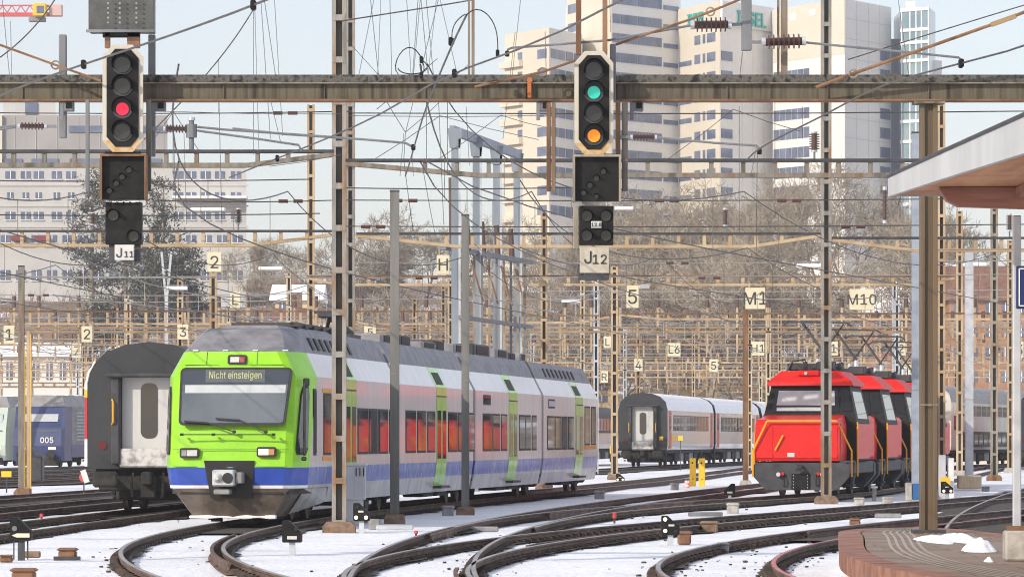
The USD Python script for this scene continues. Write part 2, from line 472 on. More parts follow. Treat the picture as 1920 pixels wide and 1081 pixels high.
def polyline(curve, d0, d1, step, off=0.0):
    ds = np.linspace(d0, d1, max(2, int((d1 - d0) / step) + 1))
    x = curve(ds)
    t = np.gradient(np.stack([x, ds], -1), axis=0); t /= np.linalg.norm(t, axis=1, keepdims=True)
    n = np.stack([t[:, 1], -t[:, 0]], -1)
    return np.stack([x, ds], -1) + n * off, n


def rail_mesh(xy, n, prof):
    rings = []
    for p, q in zip(xy, n):
        rings.append(np.column_stack([p[0] + q[0] * prof[:, 0], p[1] + q[1] * prof[:, 0], prof[:, 1]]))
    return MB().loft(rings)


def strip_mesh(xy, n, wl, wr, z):
    v, f = [], []
    for i, (p, q) in enumerate(zip(xy, n)):
        v += [[p[0] - q[0] * wl[i], p[1] - q[1] * wl[i], z], [p[0] + q[0] * wr[i], p[1] + q[1] * wr[i], z]]
    for i in range(len(xy) - 1):
        f.append([2 * i, 2 * i + 1, 2 * i + 3, 2 * i + 2])
    return MB().raw(v, f)


_layer = [0]


def track(label, curve, d0, d1, step=1.0, clips=None, dirt=None, bed=None, top=RAILTOP, far=False, redright=False):
    t = thing('railway_track', label, 'railway track', (float(curve((d0 + d1) / 2)), (d0 + d1) / 2, GZ), kind=None)
    _layer[0] += 1
    z = GZ + 0.004 * (1 + _layer[0] % 4) + 0.03
    for side in (-1, 1):
        xy, n = polyline(curve, d0, d1, step, side * 0.7525)
        r = t.add('rail', rail_mesh(xy, n, RP), RAILSIDE, smooth=25)
        head = np.array([(-0.030, -0.006), (0.030, -0.006), (0.026, 0.0), (-0.026, 0.0)])
        r.add('rail_head', rail_mesh(xy, n, head), REDRAIL if (redright and side == 1) else top)
        if dirt:
            a, b = dirt
            xs_, n_ = polyline(curve, a, b, 0.35, side * 0.7525)
            nz = meshkit.fbm(np.column_stack([xs_ * 0.9, np.full(len(xs_), side * 3.3 + _layer[0])]), 4, 3)
            nz2 = meshkit.fbm(np.column_stack([xs_ * 0.9, np.full(len(xs_), side * 9.3 + _layer[0])]), 4, 4)
            t.add('bare_ballast', strip_mesh(xs_, n_, 0.07 + 0.30 * nz * nz, 0.07 + 0.42 * nz2 * nz2, z + 0.001 * side), BALLAST)
    if bed:
        for (a, b, w) in bed:
            xs_, n_ = polyline(curve, a, b, 0.8, 0)
            nz = meshkit.fbm(np.column_stack([xs_ * 0.7, np.full(len(xs_), _layer[0])]), 4, 3)
            t.add('bare_ballast', strip_mesh(xs_, n_, w * (0.75 + 0.5 * nz), w * (1.25 - 0.5 * nz), z + 0.002), BALLAST)
    if clips:
        mb = MB()
        a, b = clips
        for side in (-1, 1):
            xy, n = polyline(curve, a, b, 0.6, side * 0.7525)
            for p, q in zip(xy, n):
                for sg in (-1, 1):
                    c = p + q * sg * 0.085
                    mb.box((c[0], c[1], -0.118), (0.11, 0.16, 0.07), rz=-math.atan2(q[1], q[0]))
        t.add('rail_clip', mb, CLIP, kind='stuff')
    return t


T1 = Curve(clip_dedupe(px_center(
    left=[(350, 1078), (300, 1069), (267, 1060), (230, 1037), (236, 1024), (253, 1015), (287, 1002), (333, 987)],
    right=[(500, 1080), (443, 1055), (405, 1032), (413, 1018), (440, 1005), (483, 988), (533, 981)],
    extra=[(46, -2.0), (93, -4.75), (102.5, -3.95), (115.5, -2.37), (129, -0.54), (144, 1.38), (165, 3.9), (200, 7.9), (260, 14.5), (330, 22)])), 0.012)
T2 = Curve(clip_dedupe(px_center(
    left=[(660, 1080), (690, 1053), (720, 1033), (783, 1003), (857, 983), (954, 965), (1046, 948), (1160, 935), (1308, 917), (1419, 909)],
    right=[(873, 1080), (880, 1065), (891, 1037), (930, 1006), (950, 996), (1046, 970), (1102, 961), (1200, 948)],
    extra=[(46, -0.7), (180, 11.8), (215, 17.0), (300, 29)])), 0.03)
T2B = Curve(clip_dedupe(px_center(
    left=[(906, 980), (984, 963), (1093, 952), (1200, 943)],
    right=[(982, 991), (1046, 978), (1139, 961), (1200, 956)],
    extra=[(66, -1.15), (127.5, 8.15), (136.6, 9.75), (146, 11.3), (160, 13.7), (200, 19.5), (280, 31)])), 0.03)
T3 = Curve(clip_dedupe(px_center(
    left=[(691, 1080), (703, 1052), (729, 1043), (785, 1026), (859, 1013), (920, 1007), (972, 998), (1046, 991), (1200, 982), (1264, 976), (1363, 967), (1480, 959), (1566, 948), (1723, 941)],
    right=[(881, 1080), (898, 1052), (954, 1033), (1028, 1017), (1083, 1006), (1200, 993), (1239, 987), (1317, 981), (1400, 976), (1480, 969), (1723, 950)],
    extra=[(46, -0.5), (140, 16.5), (180, 26)])), 0.05)
T4 = Curve(clip_dedupe(px_center(
    left=[(1264, 1075), (1262, 1061), (1278, 1041), (1308, 1022), (1363, 1009), (1480, 998), (1570, 989), (1625, 981), (1717, 974)],
    right=[(1486, 1080), (1457, 1057), (1457, 1045), (1477, 1026), (1514, 1013), (1570, 1004)],
    extra=[(44, 3.6), (110, 13.8), (140, 22.5)])), 0.03)
T5 = Curve(clip_dedupe(px_center(left=[(1759, 987), (1776, 971), (1803, 958), (1840, 941), (1877, 932), (1912, 921)], extra=[(70, 7.6), (170, 20.5), (230, 28)])), 0.03)
T6 = Curve(clip_dedupe([(40, 9.4), (55, 8.9), (66, 8.55), (72, 8.75), (78, 9.3), (88, 11.2), (100, 13.9), (125, 19.5), (160, 27)]), 0.01)
T0 = Curve(clip_dedupe(px_center(left=[(0, 984), (55, 978), (111, 970), (185, 961)], right=[(0, 993), (55, 991), (148, 980), (240, 967), (320, 960)],
    extra=[(60, -10.0), (80, -9.75), (102, -8.35), (130, -6.6), (180, -1.5), (260, 7)])), 0.06)
TL1 = Curve(clip_dedupe([(60, -12.8), (90, -12.2), (112, -11.2), (130, -9.9), (150, -8.0), (200, -2.6), (280, 6)]), 0.01)
TL2 = Curve(clip_dedupe([(60, -17.0), (90, -16.3), (120, -14.6), (150, -12.0), (200, -7.2), (280, 1.0)]), 0.01)

track('curved track running under the green train', T1, 44, 330, clips=(48, 92), dirt=(46, 100), bed=[(84, 150, 1.25)])
track('track left of the middle turnout passing behind the red shunters', T2, 44, 260, clips=(48, 96), dirt=(46, 150))
track('track carrying the three red shunting locomotives', T2B, 84, 260, clips=(84, 118), dirt=(84, 160))
track('long curved track sweeping across the middle of the yard', T3, 44, 170, clips=(48, 110), dirt=(46, 140), bed=[(84, 150, 1.0)])
track('curved track with a red painted rail beside the platform', T4, 40, 135, clips=(44, 90), dirt=(44, 120), redright=True, bed=[(78, 128, 1.2)])
track('dark track emerging from behind the platform end', T5, 68, 200, dirt=(68, 150), bed=[(68, 150, 1.5)])
track('track curving away beyond the platform right side', T6, 38, 150, clips=(50, 90), dirt=(40, 100), bed=[(66, 120, 1.5)])
track('track under the dark grey coach', T0, 58, 240, clips=(62, 104), dirt=(60, 160), bed=[(100, 170, 1.2)])
track('track left of the dark grey coach with a snow strip beside it', TL1, 58, 260, dirt=(70, 170), bed=[(118, 200, 1.3)])
track('track at the foot of the yellow striped mast', TL2, 60, 260, dirt=(80, 190), bed=[(112, 220, 1.6)])
FARX = [(-21.5, 'brown'), (-26.0, ''), (-31.0, ''), (-36.5, ''), (-3.0, ''), (17.5, ''), (22.0, ''), (27.0, '')]
FART = []
for k, (x0, _) in enumerate(FARX):
    c = Curve([(110, x0 - 4.4), (150, x0), (230, x0 + 8.4), (400, x0 + 26)], 0.0)
    if k == 4:
        c = Curve([(110, -14), (200, -0.2), (258, 7.45), (285, 11.4), (312, 15.8), (400, 31)], 0.0)
    if k == 5:
        c = Curve([(150, 3.0), (205, 12.0), (256, 23.4), (282, 30.2), (309, 37.4), (400, 63)], 0.0)
    FART.append(c)
    track(['far track left of the yellow striped mast', 'far track in front of the blue locomotive', 'far track beneath the blue locomotive', 'outermost far track on the left side of the yard',
           'far track beneath the white coaches', 'far track beneath the pale double deck train', 'far track just right of the double deck train', 'outermost far track on the right side of the yard'][k],
          c, (210 if k == 5 else 150) if k > 3 else 118, 400, step=6, bed=[((210 if k == 5 else 150) if k > 3 else 118, 400, 1.9)])

# stray turnout pieces: check rails and switch blades
def blade(label, curve, off, a, b, mat_=RAILSIDE):
    xy, n = polyline(curve, a, b, 0.8, off)
    solo('check_rail', label, 'check rail', rail_mesh(xy, n, RP * [0.7, 1]), mat_, smooth=25)


blade('short check rail inside the long curved track near the middle turnout', T3, 0.58, 70, 84)
blade('short check rail by the frog at the bottom of the middle turnout', T3, 0.60, 47, 58)
blade('switch blade lying against the left rail of the middle turnout', T2, -0.62, 78, 92)
blade('switch blade against the rail in front of the red shunters', T2B, -0.60, 100, 118)
blade('check rail on the track behind the platform pillar', T4, -0.58, 80, 96)
blade('short check rail on the track under the green train', T1, 0.58, 60, 78)

# ------------------------------------------------------------------ platform
PZ = 0.35
edge = np.array([(5.6, 30), (4.75, 36), (4.1, 40.5), (3.84, 43.2), (3.72, 45.5), (3.75, 49.3), (3.87, 53.1), (4.1, 57.2), (4.40, 61.2), (4.62, 63.4), (4.9, 64.7), (5.3, 65.5), (5.8, 65.8), (6.15, 65.4), (6.42, 64.3), (6.62, 61.8), (6.75, 57), (6.95, 50), (7.4, 38), (7.8, 30)])
from scipy.interpolate import splprep, splev
tck, uu = splprep(edge.T, s=0.02, k=3)
E = np.array(splev(np.linspace(0, 1, 141), tck)).T
nE = np.gradient(E, axis=0); nE /= np.linalg.norm(nE, axis=1, keepdims=True); nE = np.stack([nE[:, 1], -nE[:, 0]], -1)   # inward (to the right while going away)
PAVE = usdkit.material(stage, '/World/Looks/paving', {
    'geo': ('geometry', {}), 'mp': ('mapping', {'scale': (1, 1, 0)}),
    'br': ('brick_texture', {'scale': 1.0, 'brick_width': 1.1, 'row_height': 0.75, 'mortar_size': 0.012, 'color1': (0.185, 0.125, 0.082), 'color2': (0.26, 0.19, 0.135), 'mortar': (0.085, 0.06, 0.045), 'offset': 0.37, 'bias': 0.1}),
    'nz': ('noise_texture', {'scale': 1.1, 'detail': 7.0, 'roughness': 0.65}), 'rp': ('rgb_ramp', {'ramp': [(0.56, (0, 0, 0)), (0.66, (0.85, 0.85, 0.85))]}),
    'mx': ('mix_color', {'b': (0.34, 0.29, 0.245)}), 'bz': ('noise_texture', {'scale': 25.0, 'detail': 4.0}), 'bp': ('bump', {'distance': 0.01}),
    'p': ('principled_bsdf', {'roughness': 0.6, 'specular_ior_level': 0.35})},
    [('geo.position', 'mp.vector'), ('mp.vector', 'br.vector'), ('mp.vector', 'nz.vector'), ('nz.fac', 'rp.fac'), ('br.color', 'mx.a'), ('rp.color', 'mx.fac'),
     ('mx.result', 'p.base_color'), ('geo.position', 'bz.vector'), ('bz.fac', 'bp.height'), ('bp.normal', 'p.normal')], surface='p.BSDF')
KERB = mat('rusty_kerb', (0.15, 0.060, 0.036), (0.27, 0.115, 0.068), rough=0.65, scale=2.2, c3=(0.34, 0.20, 0.13), lo=0.3, hi=0.75, bump=0.01)
WALLM = mat('platform_wall', (0.13, 0.085, 0.055), (0.30, 0.24, 0.19), rough=0.85, scale=3, stretch=(1, 1, 0.3), bump=0.02)
pl = thing('platform', 'curved island platform with rusty brown kerb', 'platform', (5.5, 50, GZ), kind='structure')
inner = E + nE * 0.32
pl.add('paving', MB().flat(inner, PZ - 0.3, PZ - 0.004), PAVE)
seg = np.linalg.norm(np.diff(E, axis=0), axis=1); arc = np.concatenate([[0], np.cumsum(seg)])
nk = int(arc[-1] / 1.05)
for k in range(nk):
    sa, sb = arc[-1] * k / nk + 0.008, arc[-1] * (k + 1) / nk - 0.008
    ss = np.linspace(sa, sb, 4)
    o = np.stack([np.interp(ss, arc, E[:, i]) for i in (0, 1)], -1); q = np.stack([np.interp(ss, arc, nE[:, i]) for i in (0, 1)], -1)
    poly = np.vstack([o, (o + q * 0.30)[::-1]])
    pl.add('kerb_stone', MB().flat(poly, PZ - 0.22, PZ + float(rng.uniform(-0.003, 0.004))), KERB)
pl.add('platform_wall', MB().flat(E + nE * 0.10, GZ - 0.3, PZ - 0.225), WALLM)
sb_ = MB()     # snow clinging to the wall just under the kerb
ring = []
for i in range(20, 95):
    k = 0.5 + 0.9 * float(meshkit.noise(V(E[i, 0] * 3, E[i, 1] * 3, 1.0)))
    c = E[i] + nE[i] * 0.06
    ring.append(np.array([[c[0] - nE[i, 0] * 0.05 * k, c[1] - nE[i, 1] * 0.05 * k, PZ - 0.29], [c[0] + nE[i, 0] * 0.06, c[1] + nE[i, 1] * 0.06, PZ - 0.235], [c[0] + nE[i, 0] * 0.06, c[1] + nE[i, 1] * 0.06, PZ - 0.38 - 0.05 * k]]))
pl.add('snow_rim', sb_.loft(ring), PURE)
TACT = mat('tactile_line_paint', (0.3179, 0.2746, 0.2167), (0.4335, 0.3974, 0.3323), rough=0.7, scale=6)
for k in range(5):
    o = 0.62 + 0.09 * k
    i0, i1 = 14, 84
    path = (E + nE * o)[i0:i1]
    pl.add('tactile_line', strip_mesh(path, nE[i0:i1], np.full(i1 - i0, 0.018), np.full(i1 - i0, 0.018), PZ), TACT)


def snow_pile(label, c, r, h, seed):
    u, v = np.meshgrid(np.linspace(0, 2 * np.pi, 57)[:-1], np.linspace(0, 1, 19))
    x, y = np.cos(u) * v, np.sin(u) * v
    hgt = (1 - v ** 1.6) * h * (0.55 + 0.9 * meshkit.fbm(np.stack([x * 2.2 + seed, y * 2.2, x * 0], -1), 4, seed))
    edge_ = 0.8 + 0.4 * meshkit.noise(np.stack([np.cos(u) * 1.5 + seed, np.sin(u) * 1.5, u * 0], -1), seed)
    P = np.stack([c[0] + x * r[0] * edge_, c[1] + y * r[1] * edge_, c[2] + hgt], -1)
    n, m = P.shape[1], P.shape[0]
    f = [[i * n + j, i * n + (j + 1) % n, (i + 1) * n + (j + 1) % n, (i + 1) * n + j] for i in range(m - 1) for j in range(n)]
    solo('snow_pile', label, 'snow pile', MB().raw(P.reshape(-1, 3), f), PURE, smooth=True)


snow_pile('low streak of shovelled snow beside the brown pillar foot', (5.33, 57.0, PZ), (0.20, 1.7, 1), 0.07, 3)
snow_pile('second low streak of snow on the platform, right of the first', (5.66, 57.4, PZ), (0.22, 1.7, 1), 0.10, 8)
snow_pile('tall heap of snow on the platform beside the concrete post base', (5.36, 52.2, PZ), (0.19, 0.7, 1), 0.16, 11)
snow_pile('small lump of snow at the foot of the concrete post base', (5.00, 47.6, PZ), (0.05, 0.2, 1), 0.05, 15)

# ------------------------------------------------------------------ platform roof
can = thing('platform_roof', 'platform canopy with grey metal fascia and brown boarded soffit', 'canopy', (5.8, 42, 4.0))
ZT = 4.50
fa = [V(4.12, 49.7), V(4.30, 45.5), V(4.54, 40.2), V(4.90, 33.5), V(5.3, 28)]
FASC = mat('fascia_metal', (0.4368, 0.4446, 0.4446), (0.546, 0.5538, 0.5538), rough=0.5, metal=0.2, scale=1.2, stretch=(1, 1, 0.3))
WOODB = mat('soffit_board_wood', (0.42, 0.19, 0.085), (0.60, 0.31, 0.15), rough=0.6, scale=1.3, stretch=(3, 0.4, 1))
WOODB2 = mat('soffit_board_wood_dark', (0.34, 0.15, 0.07), (0.50, 0.25, 0.12), rough=0.6, scale=1.3, stretch=(3, 0.4, 1))
WOOD = mat('glulam_wood', (0.20, 0.08, 0.055), (0.42, 0.20, 0.14), rough=0.6, scale=2.0, stretch=(0.4, 1, 4), bump=0.004)
hgt = [0.21, 0.26, 0.33, 0.36, 0.38]
for i in range(4):
    a, b = fa[i], fa[i + 1]
    d = (b - a) / np.linalg.norm(b - a) * 0.006
    a2, b2 = a + d, b - d
    v = [(a2[0], a2[1], ZT - hgt[i]), (b2[0], b2[1], ZT - hgt[i + 1]), (b2[0], b2[1], ZT), (a2[0], a2[1], ZT)]
    v += [(x + 0.06, y, z) for x, y, z in v]
    can.add('fascia_panel', MB().raw(v, [[3, 2, 1, 0], [4, 5, 6, 7], [0, 1, 5, 4], [2, 3, 7, 6], [1, 2, 6, 5], [3, 0, 4, 7]]), FASC)
can.add('edge_trim', MB().tube([(p[0], p[1], ZT + 0.012) for p in fa], 0.022, 6), DARK2)
roof = MB()
top = [(p[0] + 0.05, p[1]) for p in fa] + [(8.2, 28), (8.2, 49.7)]
can.add('roof_deck', roof.flat(top, ZT - 0.10, ZT - 0.01), DARK2)
can.add('end_fascia', MB().box((6.19, 49.735, ZT - 0.105), (4.0, 0.05, 0.2)), FASC)
nb = 24
for k in range(nb):      # boards run across the roof
    y0 = 28 + (49.6 - 28) * k / nb; y1 = 28 + (49.6 - 28) * (k + 1) / nb - 0.03
    xl = np.interp((y0 + y1) / 2, [p[1] for p in fa[::-1]], [p[0] for p in fa[::-1]]) + 0.08
    can.add('soffit_board', MB().flat([(xl, y0), (8.15, y0), (8.15, y1), (xl, y1)], ZT - 0.20, ZT - 0.105), WOODB if rng.random() < 0.6 else WOODB2)
can.add('timber_arm', MB().front([(4.52, 4.27), (4.60, 4.15), (4.72, 4.09), (7.6, 4.00), (7.6, 4.28), (4.52, 4.29)], 47.9, 0.2), WOOD)
can.add('timber_arm', MB().front([(4.95, 4.27), (5.02, 4.15), (5.2, 4.09), (7.6, 4.00), (7.6, 4.28), (4.95, 4.29)], 38.5, 0.2), WOOD)
can.add('purlin', MB().box((5.4, 39, 4.235), (0.16, 21, 0.11)), WOOD)
ps = thing('canopy_post', 'slim grey steel post on a concrete block under the canopy', 'post', (5.33, 48, PZ))
ps.add('column', MB().box((5.345, 48, 2.34), (0.085, 0.085, 3.32), cham=0.01), GALV)
ps.add('concrete_base', MB().box((5.36, 48, PZ + 0.16), (0.30, 0.30, 0.32), cham=0.02), CONC)
ps.add('base_plate', MB().box((5.35, 48, PZ + 0.345), (0.22, 0.22, 0.05)), RUST)
bs = thing('station_sign', 'dark blue station sign cut by the right picture edge', 'sign', (5.5, 46.5, 2.9))
bs.add('panel', MB().box((5.53, 46.5, 3.19), (0.72, 0.06, 0.44), cham=0.01), BLUEP)
for a, b in (((5.20, 3.0), (5.86, 3.0)), ((5.20, 3.38), (5.86, 3.38)), ((5.20, 3.0), (5.20, 3.38))):
    bs.add('border_line', MB().bar((a[0], 46.466, a[1]), (b[0], 46.466, b[1]), 0.012, 0.004, up=(0, 1, 0)), WHITE)
bs.add('hanger', MB().box((5.53, 46.5, 3.86), (0.05, 0.05, 0.90)), GALV)

# loose stones and dirt poking out of the snow beside the rails
rs_ = np.random.default_rng(5)
st = MB()
for c, a, b, m in ((T1, 50, 92, 130), (T2, 48, 110, 180), (T3, 48, 110, 220), (T4, 44, 84, 420), (T0, 80, 110, 130), (T2B, 95, 130, 90)):
    for _ in range(m):
        d = rs_.uniform(a, b); o = rs_.choice([-1, 1]) * 0.7525 + rs_.normal(0, 0.26)
        if abs(abs(o) - 0.7525) < 0.09:
            continue
        s_ = min(0.03, abs(rs_.normal(0.0, 0.012)) + 0.008)
        st.box((float(c(d)) + o, d, GZ + 0.012), (s_ * 2, s_ * 2.4, s_ * 1.1), rz=rs_.uniform(0, 3), cham=s_ * 0.4)
solo('loose_ballast', 'loose dark ballast stones poking through the snow beside the rails', 'ballast', st, BALLAST, kind='stuff', loc=(0, 0, 0))
# ------------------------------------------------------------------ trains
GREEN = mat('lime_paint', (0.23, 0.54, 0.010), (0.29, 0.62, 0.018), rough=0.4, scale=1.5, coat=0.12, spec=0.35)
GREEN2 = mat('door_green_paint', (0.20, 0.42, 0.04), (0.28, 0.52, 0.07), rough=0.3, scale=4, stretch=(1, 1, 0.3), coat=0.4)
BLUEB = mat('blue_band_paint', (0.022, 0.062, 0.36), (0.035, 0.085, 0.42), rough=0.4, scale=2, coat=0.2)
BLUEGLARE = mat('glare_streaked_blue_band', (0.05, 0.09, 0.34), (0.12, 0.15, 0.36), rough=0.4, scale=4, stretch=(2.5, 2.5, 0.3), c3=(0.42, 0.42, 0.44), lo=0.42, hi=0.66, coat=0.2)  # pale streaks painted over the blue for glare reflected along the side
SILVER = mat('silver_side_paint', (0.47, 0.45, 0.425), (0.57, 0.55, 0.52), rough=0.3, scale=2.0, stretch=(1.5, 1.5, 0.15), coat=0.5)
SILVERLOW = mat('grimy_lower_side', (0.27, 0.26, 0.25), (0.46, 0.44, 0.42), rough=0.4, scale=2.0, stretch=(1.5, 1.5, 0.3), coat=0.3)
SHOULDER = mat('pale_shoulder_paint', (0.60, 0.585, 0.57), (0.68, 0.665, 0.65), rough=0.35, scale=2.0, stretch=(1.5, 1.5, 0.2), coat=0.3)
ROOFG = mat('grey_roof', (0.15, 0.15, 0.165), (0.225, 0.225, 0.24), rough=0.6, scale=3, c3=(0.28, 0.27, 0.27), hi=0.75)
SKIRT = mat('dirty_skirt', (0.07, 0.055, 0.045), (0.17, 0.14, 0.115), rough=0.55, scale=3, stretch=(1, 1, 0.5))
SCREEN = mat('windscreen_glass', (0.085, 0.105, 0.125), (0.14, 0.16, 0.18), rough=0.06, spec=0.4, scale=0.7)
SCREENTOP = mat('windscreen_tinted_band', (0.045, 0.055, 0.075), rough=0.08)
BLIND = mat('white_blind', (0.396, 0.432, 0.4464), (0.4608, 0.4896, 0.504), rough=0.4, scale=5)
DISPLAY = mat('display_panel', (0.091, 0.1015, 0.112), rough=0.25)
DISPTXT = mat('display_letters', (0.45, 0.47, 0.20), rough=0.5, emit=(0.62, 0.62, 0.25), estr=0.02)
RUBBER = mat('rubber', (0.012, 0.012, 0.012), (0.025, 0.025, 0.025), rough=0.7)
WHEEL = mat('wheel_steel', (0.03, 0.025, 0.02), (0.10, 0.085, 0.07), rough=0.6, metal=0.4, scale=6)
TYRE = mat('wheel_tread', (0.3, 0.29, 0.28), rough=0.35, metal=0.8)
ORANGE = mat('orange_trim', (0.62, 0.26, 0.02), rough=0.5)
REDP = mat('red_loco_paint', (0.60, 0.008, 0.006), (0.67, 0.012, 0.009), rough=0.38, scale=2, coat=0.15, spec=0.3)
REDROOF = mat('red_roof_paint', (0.58, 0.010, 0.008), (0.65, 0.014, 0.010), rough=0.45, scale=3, spec=0.3)
RAILY = mat('handrail_yellow', (0.80, 0.34, 0.01), (0.86, 0.42, 0.015), rough=0.45)
COACHD = mat('anthracite_paint', (0.02, 0.022, 0.026), (0.03, 0.032, 0.0365), rough=0.45, scale=1.5)
COACHROOF = mat('dark_roof', (0.026, 0.026, 0.026), (0.0488, 0.0488, 0.0468), rough=0.6, scale=2)
DOORG = mat('pale_door', (0.48, 0.48, 0.472), (0.544, 0.544, 0.528), rough=0.5, scale=2, stretch=(1, 1, 0.4))
DIRTYDOOR = mat('dirty_gangway', (0.16, 0.15, 0.14), (0.55, 0.54, 0.52), rough=0.7, scale=5, lo=0.3, hi=0.55)
WCOACH = mat('white_coach_paint', (0.76, 0.74, 0.67), (0.82, 0.80, 0.74), rough=0.2, scale=1, coat=1.0)
SNOWROOF = PURE
BLUELOCO = mat('blue_loco_paint', (0.022, 0.036, 0.115), (0.034, 0.052, 0.15), rough=0.35, scale=1, coat=0.3)
GREYLOCO = mat('loco_side_grey', (0.15, 0.15, 0.15), (0.30, 0.29, 0.28), rough=0.5, scale=2, stretch=(1, 1, 4))
GREYROOF2 = mat('loco_roof_grey', (0.22, 0.21, 0.20), (0.34, 0.33, 0.32), rough=0.6, scale=2)
DD = mat('double_deck_paint', (0.50, 0.46, 0.40), (0.60, 0.56, 0.50), rough=0.4, scale=1, coat=0.3)


class Frame:
    """Local train frame: s along the vehicle (0 at the end near the viewer), u to the viewer's right, z up."""

    def __init__(self, p, d):
        self.p = np.array([p[0], p[1]], float); self.d = np.array([d[0], d[1]], float); self.d /= np.linalg.norm(self.d)
        self.r = np.array([self.d[1], -self.d[0]])

    def __call__(self, s, u, z):
        q = self.p + self.d * s + self.r * u
        return np.array([q[0], q[1], z])

    def T(self):
        return np.array([[self.r[0], self.d[0], 0, self.p[0]], [self.r[1], self.d[1], 0, self.p[1]], [0, 0, 1, 0], [0, 0, 0, 1.0]])

    def map(self, v):
        v = np.asarray(v, float)
        xy = self.p + v[:, :1] * self.r + v[:, 1:2] * self.d          # v = (u, s, z)
        return np.column_stack([xy, v[:, 2]])

    def put(self, mb):
        v, f = mb.get()
        return MB().raw(self.map(v), f)

    def s_at(self, px, u):
        """Distance along the vehicle at which its side (offset u) shows at photo column px."""
        k = (px - CX) / F
        q = self.p + self.r * u
        return (k * q[1] - q[0]) / (self.d[0] - k * self.d[1])


def sidewidth(z):
    return np.interp(z, [0.11, 0.35, 0.66, 1.07, 2.86, 3.34, 3.66, 3.82], [1.18, 1.30, 1.37, 1.42, 1.42, 1.18, 1.03, 0.92])


def surf_panel(fr, s0, s1, z0, z1, side, out=0.008, th=0.02, nz=1, wf=sidewidth):
    """Panel lying on the vehicle side between s0..s1 and z0..z1."""
    zs = np.linspace(z0, z1, nz + 1)
    v = []
    for o in (out, out - th):
        for z in zs:
            for s in (s0, s1):
                v.append((side * (wf(z) + o), s, z))
    n = 2 * (nz + 1); f = []
    for i in range(nz):
        a = 2 * i
        q = [a, a + 1, a + 3, a + 2]
        f += [q, [x + n for x in q[::-1]]]
        f += [[a, a + 2, a + 2 + n, a + n], [a + 1, a + 1 + n, a + 3 + n, a + 3]]
    f += [[0, n, n + 1, 1], [2 * nz, 2 * nz + 1, 2 * nz + 1 + n, 2 * nz + n]]
    if side < 0:
        f = [q[::-1] for q in f]
    return MB().raw(fr.map(v), f)


def bogie(t, fr, s, wb=2.0, r=0.40, hw=0.98, gauge=0.7525):
    m = MB().box((0, s, 0.52), (2 * hw, wb + 1.1, 0.20), cham=0.04)
    for sd in (-1, 1):
        m.box((sd * hw, s, 0.47), (0.14, wb + 1.3, 0.24), cham=0.04)
        for a in (-1, 1):
            m.box((sd * hw, s + a * wb / 2, 0.42), (0.26, 0.40, 0.34), cham=0.06)
        m.cyl((sd * hw, s, 0.30), (sd * hw, s, 0.62), 0.14, n=10)
    b = t.add('bogie', fr.put(m), UNDER)
    for a in (-1, 1):
        for sd in (-1, 1):
            w = MB().cyl((sd * (gauge - 0.04), s + a * wb / 2, r), (sd * (gauge + 0.09), s + a * wb / 2, r), r, n=22)
            b.add('wheel', fr.put(w), WHEEL, smooth=35)


